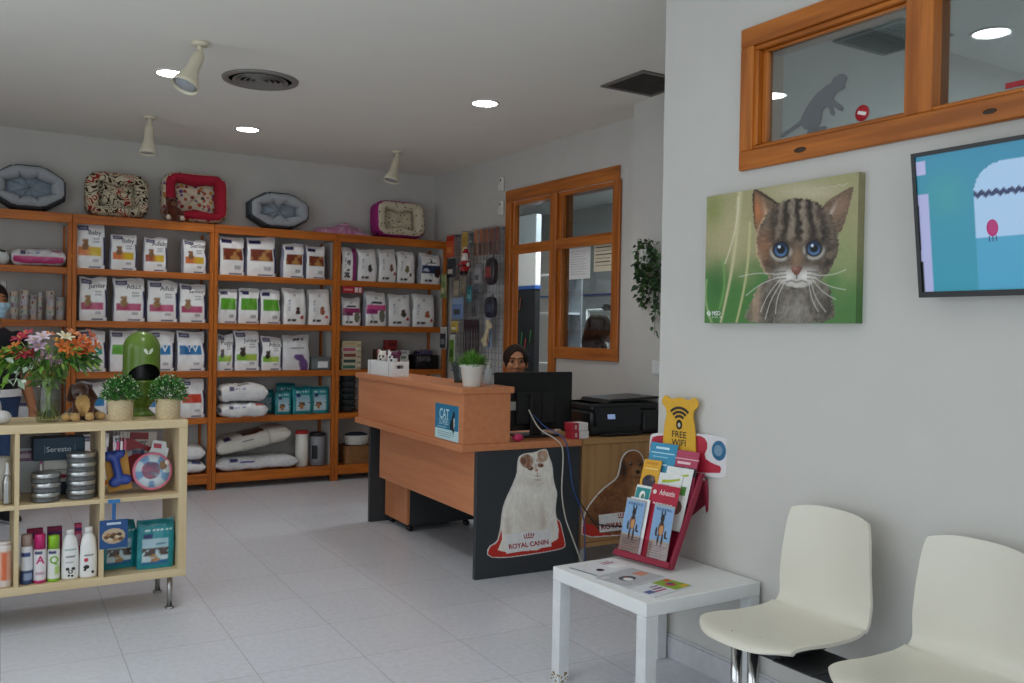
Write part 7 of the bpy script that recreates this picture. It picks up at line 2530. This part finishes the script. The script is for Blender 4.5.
def pouchy(c1, c2):
    def f(mb, w, h):
        mb.ell((0, -.02, -h * .55), (w / 2, .035, h * .45), 18, 12, col=lin(c1), pw=.6)
        mb.box(-w * .3, w * .3, -.056, -.05, -h * .75, -h * .4, ch=.003, col=lin(c2))
        mb.tube([(-w * .2, -.01, -h * .14), (0, 0, 0), (w * .2, -.01, -h * .14)], .004, 6, col=lin(c1))
    return f
# combs and brushes along the top
for k, (c, lab) in enumerate(((('#B87A5A'), 'terracotta comb packet, first in the top row of the grid'), ('#A86A50', 'rust comb packet, second in the top row'), ('#9A6450', 'brown comb packet, third in the top row'), ('#8A5A4C', 'dark rust comb packet, fourth in the top row'), ('#7E5248', 'darkest comb packet, at the end of the top row by the door frame'))):
    hook_item(6.93 - k * .085, 2.225, .062, .225, 'comb_packet', lab, card(c, '#5E4A44' if k % 2 else '#6E5A50', None, .5), off=.09 - .004 * k)
hook_item(7.39, 2.215, .15, .20, 'treat_packet', 'red and orange packet at the shelf end of the grid top', card('#B8321E', '#D0582A', '#E08A4A', .25), off=.10)
hook_item(7.385, 2.0, .15, .17, 'toy_packet', 'black packet with white label under the red packet', card('#1A1A20', '#24242C', '#D8C8B8', .3), off=.09)
hook_item(7.14, 2.225, .10, .24, 'treat_packet', 'yellow long packet in the top row of the grid', card('#C9A24A', '#B8923A', '#E0C88A', .2), off=.085)
hook_item(6.99, 2.19, .06, .09, 'collar_card', 'dark green card between the yellow packet and the combs', card('#3E4A48', '#56625E', '#9AA49C', .2), off=.10)
# hanging father christmas soft toy
def santa(P):
    d = elld(P, (0, 0, -.16), (.062, .045, .055))
    d = smin(d, elld(P, (0, -.004, -.09), (.045, .038, .042)), .015)
    d = smin(d, capd(P, (0, 0, -.065), (.012, .0, -.012), .036, .010), .012)
    for s in (-1, 1):
        d = smin(d, capd(P, (s * .045, -.005, -.135), (s * .085, -.02, -.165), .02, .016), .012)
        d = smin(d, capd(P, (s * .028, -.005, -.20), (s * .034, -.015, -.232), .022, .020), .01)
    return d
v, f = surf(santa, (-.12, -.07, -.27), (.12, .06, .02), .006)
c = np.tile(linA('#A81E22'), (len(v), 1))
c[(v[:, 2] > -.125) & (v[:, 2] < -.062) & (v[:, 1] < .0)] = linA('#E2DCD6')
c[((v - [0, -.040, -.082]) / [.022, .02, .014]).__pow__(2).sum(1) < 1] = linA('#D8A080')
c[(np.abs(v[:, 2] + .168) < .008)] = linA('#201818')
c[(v[:, 2] < -.215)] = linA('#201818')
c[(v[:, 2] > -.02)] = linA('#E8E4E0')
c[np.abs(v[:, 0]) > .082] = linA('#E2DCD6')
t = thing('santa_toy', 'red and white soft father christmas toy hanging on the wire grid', 'soft toy', (MX - .155, 7.03, 2.085), rz=-PI / 2)
MB().add(v, f, 0, None, c, True).build('soft_body', PS, t)
MB().tube([(0, .133, .012), (0, 0, .006), (0, -.02, .01)], .0022, 6).build('hanging_hook', STEEL, t)
R_items = [
    (6.60, 1.985, .15, .25, 'harness_pouch', 'red and black dog harness hanging nearest the door frame', pouchy('#26222A', '#8E2A24'), .10),
    (6.60, 1.655, .15, .20, 'harness_pouch', 'navy dog harness hanging below the red and black one', pouchy('#1C2438', '#2A3550'), .10),
    (6.885, 1.925, .12, .17, 'toy_packet', 'grey toy packet below the soft father christmas', card('#8A8E94', '#A4A6AA', '#5A6068', .2), .09),
    (6.745, 1.95, .08, .14, 'toy_packet', 'white packet beside the harnesses', card('#C9C9C6', '#B4B6B6', '#7A7E84', .2), .08),
    (6.90, 1.745, .11, .075, 'toy_packet', 'slate packet in the middle of the grid', card('#4E5660', '#5E6872', '#39414C', .15), .085),
    (7.03, 1.74, .08, .14, 'toy_packet', 'teal packet in the middle of the grid', card('#1E7A84', '#2A8A92', '#8AC0C0', .2), .09),
    (7.15, 1.87, .10, .20, 'chew_packet', 'smoky clear packet with chew sticks', card('#6E665C', '#857A68', '#A0937C', .2), .085),
    (7.27, 1.84, .10, .22, 'chew_packet', 'dark clear packet with pale chew sticks', card('#5A5650', '#9A927E', '#B8AE98', .2), .09),
    (7.47, 1.86, .10, .22, 'toy_packet', 'green and cream packet overlapping the shelving', card('#8E9A5E', '#6E8A4A', '#C9C0A0', .3), .12),
    (7.18, 1.64, .20, .19, 'pet_toy_pack', 'pale blue pack with a dog picture', card('#8FA8CC', '#6C8CC0', '#3A3E48', .3), .125),
    (6.93, 1.66, .10, .19, 'toy_packet', 'dark grey packet beside the pale blue pack', card('#4A4A50', '#5C5A5E', '#2E2E34', .2), .09),
    (7.44, 1.375, .12, .20, 'leaflet_pack', 'white pack with black picture at the shelf end', card('#C9CBCC', '#2E3038', '#8A8A90', .3), .13),
    (7.28, 1.43, .12, .10, 'treat_packet', 'yellow and white packet low on the grid', card('#D9C04A', '#C9A62E', '#E6E2D0', .3), .10),
    (7.30, 1.31, .10, .26, 'collar_card', 'lime green and white collar card low on the grid', card('#C9D2C4', '#6E9A3A', '#3E6A2A', .2), .11)]
for y, z, w, h, nm, lab, dr, off in R_items:
    hook_item(y, z, w, h, nm, lab, dr, off=off)
hook_item(6.985, 1.445, .27, .33, 'dog_leads', 'row of brown and plum dog leads hanging on the grid', leash('#4A3038', '#3A2A2E', 9), off=.09, mat=PC)
hook_item(6.72, 1.46, .11, .26, 'blue_toy_pack', 'light blue and white pack behind the pale bone', card('#A9B8CC', '#7A98C4', '#E2E4E8', .3), off=.07)
def bone2(P):
    d = capd(P, (-.03, 0, -.20), (.03, 0, -.06), .020, .020)
    for x, z in ((-.052, -.19), (-.022, -.222), (.022, -.038), (.052, -.068)):
        d = smin(d, elld(P, (x, 0, z), (.028, .022, .026)), .012)
    return d
v, f = surf(bone2, (-.1, -.04, -.27), (.1, .04, 0), .006)
t = thing('chew_bone', 'pale cream chew bone hanging low beside the door frame', 'chew toy', (MX - .14, 6.66, 1.455), rz=-PI / 2)
MB().add(v, f, 0, None, None, True).build('bone', pm('rawhide', '#D2C6A4', .6, var=.08), t)
MB().tube([(0, .118, .0), (.01, .0, -.02), (.02, -.0, -.04)], .0022, 6).build('hanging_hook', STEEL, t)

# ------------------------------------------------------------------ consulting room seen through door and window
slab('wall_consult', (4.08, 6.5, 9.9, 10.0, 0, CZ), (6.44, 6.5, 8.1, 10, 0, CZ), (4.0, 4.08, BY + .12, 10, 0, CZ))
slab('floor_consult', (4.0, 6.6, 8.1, 10.0, -.06, 0), mat=MATS['grout'])
slab('ceiling_consult', (4.0, 6.6, 8.1, 10.0, CZ, CZ + .08), mat=CEIL)
bpy.data.objects['wall_back'].data = bpy.data.objects['wall_back'].data
# tall white cabinet with a black board of pens below
t = thing('tall_cabinet', 'tall cabinet with white upper and black lower front behind the counter door', 'cabinet', (4.62, 7.12, 0), rz=-PI / 2)
MB().box(-.40, .0, 0, .06, 1.78, 2.45, ch=.004).build('upper_door', WHT, t)
MB().box(-.40, .0, 0, .06, 0, 1.745, ch=.004).build('lower_front', pm('black_board', '#14171C', .6), t)
MB().box(-.41, .008, -.012, .062, 1.746, 1.779, ch=.004).build('blue_band', pm('blue_trim', '#2E5AA0', .4), t)
for k, (x, z, c) in enumerate(((-.26, 1.55, '#A05A3A'), (-.32, 1.30, '#B8462E'), (-.22, 1.22, '#3E9A5A'), (-.16, 1.16, '#C04A3A'), (-.07, 1.24, '#2E8A4A'), (-.33, 1.10, '#C9C9CE'), (-.11, 1.02, '#5A6AB0'))):
    MB().cyl((x, -.006, z), (x + .02, -.006, z + .12), .005, n=8, col=lin(c)).build('pen', PB, t)
# open shelf with bottles and a white basket
t = thing('bottle_shelf', 'pale wall shelves with bottles behind the counter door', 'shelf', (4.98, 7.36, .60), rz=-PI / 2)
for z in (0, .42, .92, 1.30):
    MB().box(-.30, .05, 0, .30, z, z + .02, ch=.002).build('board', WHT, t)
MB().box(-.32, .07, .30, .312, -.6, 1.6).build('back_board', pm('shelf_back', '#A8ABAE', .6), t)
for k, (x, z, r, h, c, lab) in enumerate((
    (.02, 1.021, .035, .17, '#D8DADC', 'white bottle on the lower consulting room shelf'), (.10, 1.021, .03, .15, '#2E7A86', 'teal bottle on the lower consulting room shelf'),
    (-.06, 1.021, .03, .13, '#C0C4C8', 'small grey bottle on the lower consulting room shelf'), (.17, 1.021, .028, .12, '#DDDDDA', 'squat white bottle on the lower consulting room shelf'),
    (-.02, 1.521, .045, .17, '#3A4658', 'dark blue jar on the upper consulting room shelf'), (.11, 1.521, .05, .14, '#D5D7D8', 'white tub on the upper consulting room shelf'))):
    mb = MB().lathe([(r * .95, 0), (r, .004), (r, h * .7), (r * .5, h * .82), (r * .5, h), (0, h)], 18)
    wx, wy = 4.98 + .13, 7.42 + x * .95
    tag(mb.build('medicine_bottle', pm('bottle_' + c[1:], c, .4), loc=(wx, wy, .60 + z - .6 + .0015 - (.0 if z < 1.3 else .0))), lab, 'bottle', 'bottles in the consulting room')
for o in bpy.data.objects:
    if o.name.startswith('medicine_bottle'):
        o.location.z = .60 + (.9415 if o.location.z > 1.3 else .4415)
# blue tape line and IV frame
MB_ = MB().box(6.425, 6.439, 6.0, 9.9, 1.785, 1.805)
struct(MB_.build('trim_1', pm('blue_tape', '#4A74B8', .5)))
t = thing('drip_stand', 'white drip stand with a black clamp behind the counter window', 'stand', (4.95, 6.56, 0), rz=-PI / 2)
MB().cyl((-.17, 0, .02), (-.17, 0, 1.555), .016).cyl((.13, 0, .02), (.13, 0, 1.56), .008).cyl((-.17, 0, 1.55), (.15, 0, 1.55), .013).build('frame', WHP, t)
MB().box(.09, .17, -.03, .03, 1.545, 1.605, ch=.008).box(.05, .2, -.012, .012, 1.56, 1.585, ch=.004).build('clamp', BLK, t)
MB().box(-.22, .2, -.15, .15, 0, .03, ch=.01).build('foot', WHP, t)
tag(MB().box(-.03, .03, -.03, .03, 0, .12, ch=.006, col=lin('#D8DCE2')).box(-.0305, .012, -.0306, .0306, .03, .09, col=lin('#3A4A8A')).build('window_bottle', PA, loc=(4.045, 5.14, 1.2005)), 'small white box with blue label on the counter window sill', 'box')

# ------------------------------------------------------------------ people
SKIN, SKIN2 = '#B5805F', '#A06A4C'
def head_d(P, c, s=1.):
    """head with face towards -y, c = centre of the skull"""
    q = (P - np.array(c)) / s
    d = elld(q, (0, .008, .02), (.074, .092, .096))
    d = smin(d, elld(q, (0, -.018, -.05), (.056, .064, .062)), .03)
    d = smin(d, elld(q, (0, -.048, -.092), (.026, .024, .020)), .025)
    d = smin(d, capd(q, (0, -.084, .012), (0, -.106, -.028), .008, .0125), .012)
    d = smin(d, elld(q, (.012, -.092, -.032), (.008, .009, .007)), .006)
    d = smin(d, elld(q, (-.012, -.092, -.032), (.008, .009, .007)), .006)
    d = smin(d, elld(q, (0, -.080, .034), (.046, .012, .009)), .014)
    d = smin(d, elld(q, (0, -.084, -.062), (.022, .010, .008)), .008)
    for s_ in (-1, 1):
        d = smin(d, elld(q, (s_ * .042, -.064, -.022), (.022, .018, .018)), .02)
        d = -smin(-d, elld(q, (s_ * .031, -.094, .014), (.016, .012, .009)), .012)
        d = smin(d, elld(q, (s_ * .031, -.078, .013), (.0125, .0115, .0125)), .004)
        e = elld(q, (s_ * .078, .008, -.008), (.010, .020, .032))
        d = smin(d, e, .006)
    return d * s
def head_col(v, c, cols, s=1., lip='#8E4A42', iris='#2A1A12'):
    q = (v - np.array(c)) / s
    skin = linA(SKIN)
    for sg in (-1, 1):
        ex = q[:, 0] - sg * .031
        ey = q[:, 2] - .013
        fr_ = q[:, 1] < -.055
        lid = ((ex / .022) ** 2 + (ey / .012) ** 2 < 1) & fr_
        cols[lid] = linA('#6E4632')
        eye = ((ex / .0145) ** 2 + (ey / .0052) ** 2 < 1) & fr_
        cols[eye] = linA('#A89688')
        cols[eye & ((ex ** 2 + ey ** 2) < .0074 ** 2)] = linA(iris)
        brow = (np.abs(ey - .0215 + (ex * sg) ** 2 * 9) < .0042) & (np.abs(ex) < .021) & fr_
        cols[brow] = linA('#2A1A14')
    mouth = ((q[:, 0] / .023) ** 2 + ((q[:, 2] + .062) / .0085) ** 2 < 1) & (q[:, 1] < -.06)
    cols[mouth] = linA(lip)
    nose = ((q[:, 0] / .014) ** 2 + ((q[:, 2] + .034) / .008) ** 2 < 1) & (q[:, 1] < -.07)
    cols[nose] = cols[nose] * .85
    return cols

def hand_d(P, w, dirv, side, k=1.):
    """relaxed hand hanging from wrist w: palm, four fingers of different length, thumb at the side"""
    w = np.array(w, float)
    dv = np.array(dirv, float) / np.linalg.norm(dirv)
    sd = np.array(side, float)
    sd = sd - dv * (sd @ dv)
    sd /= np.linalg.norm(sd)
    nm = np.cross(dv, sd)
    pal = w + dv * .045
    d = capd(P, w, pal + dv * .03, .021, .026)
    for i, (o, L) in enumerate(((-.027, .062), (-.009, .074), (.009, .070), (.026, .056))):
        a = pal + dv * .035 + sd * o
        m = a + dv * L * .5 + nm * .004
        e = a + dv * L * .95 + nm * .020
        d = smin(d, capd(P, a, m, .0092, .0084), .006)
        d = smin(d, capd(P, m, e, .0084, .0068), .003)
    a = w + dv * .03 - sd * .024
    m = a + dv * .028 - sd * .018 + nm * .006
    d = smin(d, capd(P, a, m, .012, .0095), .008)
    d = smin(d, capd(P, m, m + dv * .03 - sd * .002 + nm * .01, .0095, .0075), .003)
    return d

# receptionist, seated behind the monitor, facing the camera
HC = np.array([0, -.02, 1.128])
def recep(P):
    d = head_d(P, HC)
    d = smin(d, capd(P, (0, .02, 1.06), (0, .03, .97), .047, .054), .02)
    d = smin(d, elld(P, (0, .03, .86), (.165, .10, .15)), .05)
    d = smin(d, elld(P, (0, .02, .68), (.145, .105, .18)), .06)
    d = smin(d, elld(P, (0, .03, .53), (.175, .13, .10)), .06)
    for s in (-1, 1):
        d = smin(d, capd(P, (s * .165, .03, .915), (s * .188, .06, .70), .050, .042), .04)
        d = smin(d, capd(P, (s * .188, .06, .70), (s * .12, -.13, .635), .040, .027), .02)
        d = smin(d, hand_d(P, (s * .12, -.13, .635), (-s * .25, -1, -.1), (1, 0, 0)), .012)
        d = smin(d, capd(P, (s * .09, .0, .52), (s * .11, -.36, .52), .082, .058), .05)
        d = smin(d, capd(P, (s * .11, -.36, .52), (s * .11, -.32, .09), .056, .040), .03)
        d = smin(d, capd(P, (s * .11, -.31, .045), (s * .115, -.44, .032), .040, .030), .02)
    return d
v, f = surf(recep, (-.30, -.52, -.01), (.30, .20, 1.30), .0085)
c = np.tile(linA('#D8D8DA'), (len(v), 1))
sk = (v[:, 2] > .99) | ((v[:, 1] < -.10) & (v[:, 2] > .605) & (v[:, 2] < .70))
c[sk] = linA(SKIN)
c[(v[:, 2] < .604) & ~((v[:, 1] > .1) & (v[:, 2] > .55))] = linA('#2A3448')
c[v[:, 2] < .10] = linA('#D0D0D0')
pv = thing('person', 'dark-haired receptionist seated behind the black monitor, looking over it', 'person', (3.345, 5.39, 0), rz=-math.radians(27))
# finer separate face is the same skin: rebuild the head region at finer step
hv, hf = surf(lambda P: smin(head_d(P, HC), capd(P, (0, .02, 1.06), (0, .03, .97), .047, .054), .02), (-.10, -.14, 1.0), (.10, .12, 1.27), .0042)
hc = np.tile(linA(SKIN), (len(hv), 1))
hc = head_col(hv, HC, hc)
mb = MB().add(v, f, 0, None, c, True)
body = mb.build('body', PSKIN, pv)
def pull(verts):
    return verts
MB().add(hv + (hv - HC) * .006, hf, 0, None, hc, True).build('face', PSKIN, pv)
def hair_r(P):
    q = P - HC
    d = elld(q, (0, .018, .030), (.0895, .104, .1))
    d = smin(d, elld(q, (0, .085, -.02), (.062, .045, .075)), .03)
    d = smin(d, elld(q, (0, .125, -.06), (.03, .03, .06)), .02)
    cut = np.minimum(elld(q, (0, -.105, -.01), (.064, .082, .092)), elld(q, (.012, -.105, .05), (.05, .06, .045)))
    d = np.maximum(d, -cut)
    d = np.maximum(d, -elld(q, (0, -.06, -.11), (.12, .10, .085)))
    return d
v, f = surf(hair_r, (-.12, -.13, .96), (.12, .20, 1.28), .005)
c = np.tile(linA('#231510'), (len(v), 1)) * (.75 + .5 * vnoise(v[:, 0] * 160 + 20, v[:, 1] * 14 + 20, 3))[:, None]
MB().add(v, f, 0, None, c, True).build('hair', paint('hair', .7, spec=.25, bump=.3, bscale=180), pv)
# swivel stool under her
t = thing('office_stool', 'black swivel stool under the receptionist', 'stool', (3.365, 5.42, 0))
MB().lathe([(0, .36), (.19, .36), (.2, .375), (.195, .395), (0, .40)], 28).build('seat', BLK, t)
MB().cyl((0, 0, .07), (0, 0, .36), .025).build('column', CHROME, t)
mb = MB()
for k in range(5):
    a = k * 2 * PI / 5
    mb.cyl((0, 0, .075), (math.cos(a) * .22, math.sin(a) * .22, .055), .018, .012)
    mb.ell((math.cos(a) * .22, math.sin(a) * .22, .027), (.027, .027, .027), 12, 8)
mb.build('base', BLK, t)

# customer with face mask at the cut edge, standing by the far shelves
HC2 = np.array([0, 0, 1.485])
def cust(P):
    d = head_d(P, HC2)
    d = smin(d, capd(P, (0, .02, 1.41), (0, .02, 1.30), .048, .056), .02)
    d = smin(d, elld(P, (0, .02, 1.18), (.175, .105, .15)), .05)
    d = smin(d, elld(P, (0, .01, .99), (.165, .115, .17)), .06)
    d = smin(d, elld(P, (0, .02, .85), (.175, .13, .10)), .06)
    for s in (-1, 1):
        d = smin(d, capd(P, (s * .178, .02, 1.24), (s * .225, .03, .98), .054, .042), .04)
        d = smin(d, capd(P, (s * .225, .03, .98), (s * .235, -.05, .79), .039, .028), .02)
        d = smin(d, hand_d(P, (s * .235, -.05, .79), (0, -.25, -1), (0, s * 1., 0)), .012)
        d = smin(d, capd(P, (s * .088, .02, .80), (s * .09, .0, .47), .088, .060), .05)
        d = smin(d, capd(P, (s * .09, .0, .47), (s * .092, .02, .08), .058, .040), .03)
        d = smin(d, capd(P, (s * .092, .03, .045), (s * .10, -.12, .034), .042, .034), .02)
    return d
v, f = surf(cust, (-.33, -.20, -.01), (.33, .22, 1.62), .010)
v[:, 2] = np.maximum(v[:, 2], 0)
c = np.tile(linA('#14171F'), (len(v), 1))
c[v[:, 2] > 1.315] = linA('#A8704E')
arm = (np.abs(v[:, 0]) > .185) & (v[:, 2] < 1.02)
c[arm] = linA('#A8704E')
leg = (v[:, 2] < .86) & ~arm
c[leg] = linA('#2E4468')
c[(v[:, 2] < .085)] = linA('#1C1C20')
c[(v[:, 2] < .022)] = linA('#DADADA')
pv = thing('person', 'standing customer in dark tee, jeans and light blue face mask by the far shelves', 'person', (.215, 6.93, 0), rz=.45)
MB().add(v, f, 0, None, c, True).build('body', PSKIN, pv)
hv, hf = surf(lambda P: head_d(P, HC2), (-.10, -.14, 1.36), (.10, .12, 1.62), .0055)
hc = head_col(hv, HC2, np.tile(linA('#A8704E'), (len(hv), 1)))
MB().add(hv + (hv - HC2) * .006, hf, 0, None, hc, True).build('face', PSKIN, pv)
def hair_c(P):
    q = P - HC2
    d = elld(q, (0, .018, .030), (.090, .106, .102))
    d = smin(d, elld(q, (0, .085, -.04), (.055, .045, .07)), .03)
    d = np.maximum(d, -elld(q, (0, -.115, -.03), (.070, .085, .095)))
    d = np.maximum(d, -elld(q, (0, -.06, -.11), (.12, .10, .085)))
    return d
v, f = surf(hair_c, (-.12, -.13, 1.33), (.12, .18, 1.63), .006)
MB().add(v, f, 0, None, linA('#1C1412'), True).build('hair', MATS['hair'], pv)
def mask_d(P):
    q = P - HC2
    d = np.abs(head_d(P, HC2) - .006) - .004
    d = np.maximum(d, q[..., 2] + .006)
    d = np.maximum(d, -.105 - q[..., 2])
    d = np.maximum(d, q[..., 1] + .012)
    return d
v, f = surf(mask_d, (-.10, -.14, 1.36), (.10, .02, 1.50), .004)
MB().add(v, f, 0, None, None, True).build('face_mask', pm('mask_blue', '#A9CDE0', .8, var=.03), pv)
# white under-hem of the tee
th = np.linspace(0, 2 * PI, 40, endpoint=False)
mb = MB()
S = np.array([[(math.cos(a) * (.185 + .004 * k), .015 + math.sin(a) * (.137 + .004 * k), .905 - .05 * k / 1.) for a in th] for k in (0, .5, 1)])
mb.grid(S, closeu=True)
S2 = S.copy(); S2[..., :2] *= .985
mb.grid(S2, closeu=True, flip=True)
mb.build('shirt_hem', pm('white_cotton', '#DADADC', .9), pv)

# person bending in the consulting room, dark brown hair
HC3 = np.array([0, 0, 1.375])
def vet(P):
    d = elld(P, HC3, (.082, .098, .11))
    d = smin(d, elld(P, HC3 + np.array([0, -.085, -.05]), (.05, .04, .06)), .03)
    d = smin(d, capd(P, (0, .03, 1.30), (0, .05, 1.22), .05, .06), .03)
    d = smin(d, elld(P, (0, .07, 1.10), (.20, .13, .13)), .05)
    d = smin(d, elld(P, (0, .08, .92), (.165, .12, .2)), .06)
    for s in (-1, 1):
        d = smin(d, capd(P, (s * .19, .06, 1.14), (s * .22, -.06, .92), .055, .045), .04)
        d = smin(d, capd(P, (s * .22, -.06, .92), (s * .10, -.26, .90), .042, .028), .02)
        d = smin(d, hand_d(P, (s * .10, -.26, .90), (-s * .3, -1, -.1), (1, 0, 0)), .012)
        d = smin(d, capd(P, (s * .09, .06, .80), (s * .09, .04, .45), .088, .06), .05)
        d = smin(d, capd(P, (s * .09, .04, .45), (s * .09, .06, .07), .058, .04), .03)
        d = smin(d, capd(P, (s * .09, .06, .04), (s * .10, -.09, .032), .042, .032), .02)
    return d
v, f = surf(vet, (-.34, -.44, -.01), (.34, .26, 1.52), .012)
v[:, 2] = np.maximum(v[:, 2], 0)
c = np.tile(linA('#24304A'), (len(v), 1))
c[(v[:, 2] > 1.24) & (v[:, 1] < .02)] = linA(SKIN)
c[(v[:, 1] < -.23)] = linA(SKIN)
c[v[:, 2] < .07] = linA('#DADADA')
pv = thing('person', 'brown-haired person in navy top behind the counter window glass', 'person', (4.46, 5.90, 0), rz=math.radians(70))
MB().add(v, f, 0, None, c, True).build('body', PSKIN, pv)
def hair_v(P):
    q = P - HC3
    d = elld(q, (0, .012, .012), (.098, .112, .118))
    d = smin(d, elld(q, (0, .06, -.10), (.125, .085, .10)), .04)
    d = smin(d, elld(q, (-.10, .04, -.15), (.10, .07, .06)), .04)
    d = smin(d, elld(q, (.09, .04, -.14), (.08, .07, .06)), .04)
    d = np.maximum(d, -elld(q, (0, -.12, -.05), (.06, .07, .10)))
    return d
v, f = surf(hair_v, (-.28, -.16, 1.10), (.26, .22, 1.53), .009)
c = np.tile(linA('#4A2C1C'), (len(v), 1)) * (.7 + .6 * vnoise(v[:, 0] * 60 + 20, v[:, 2] * 6 + 20, 5))[:, None]
MB().add(v, f, 0, None, c, True).build('hair', MATS['hair'], pv)
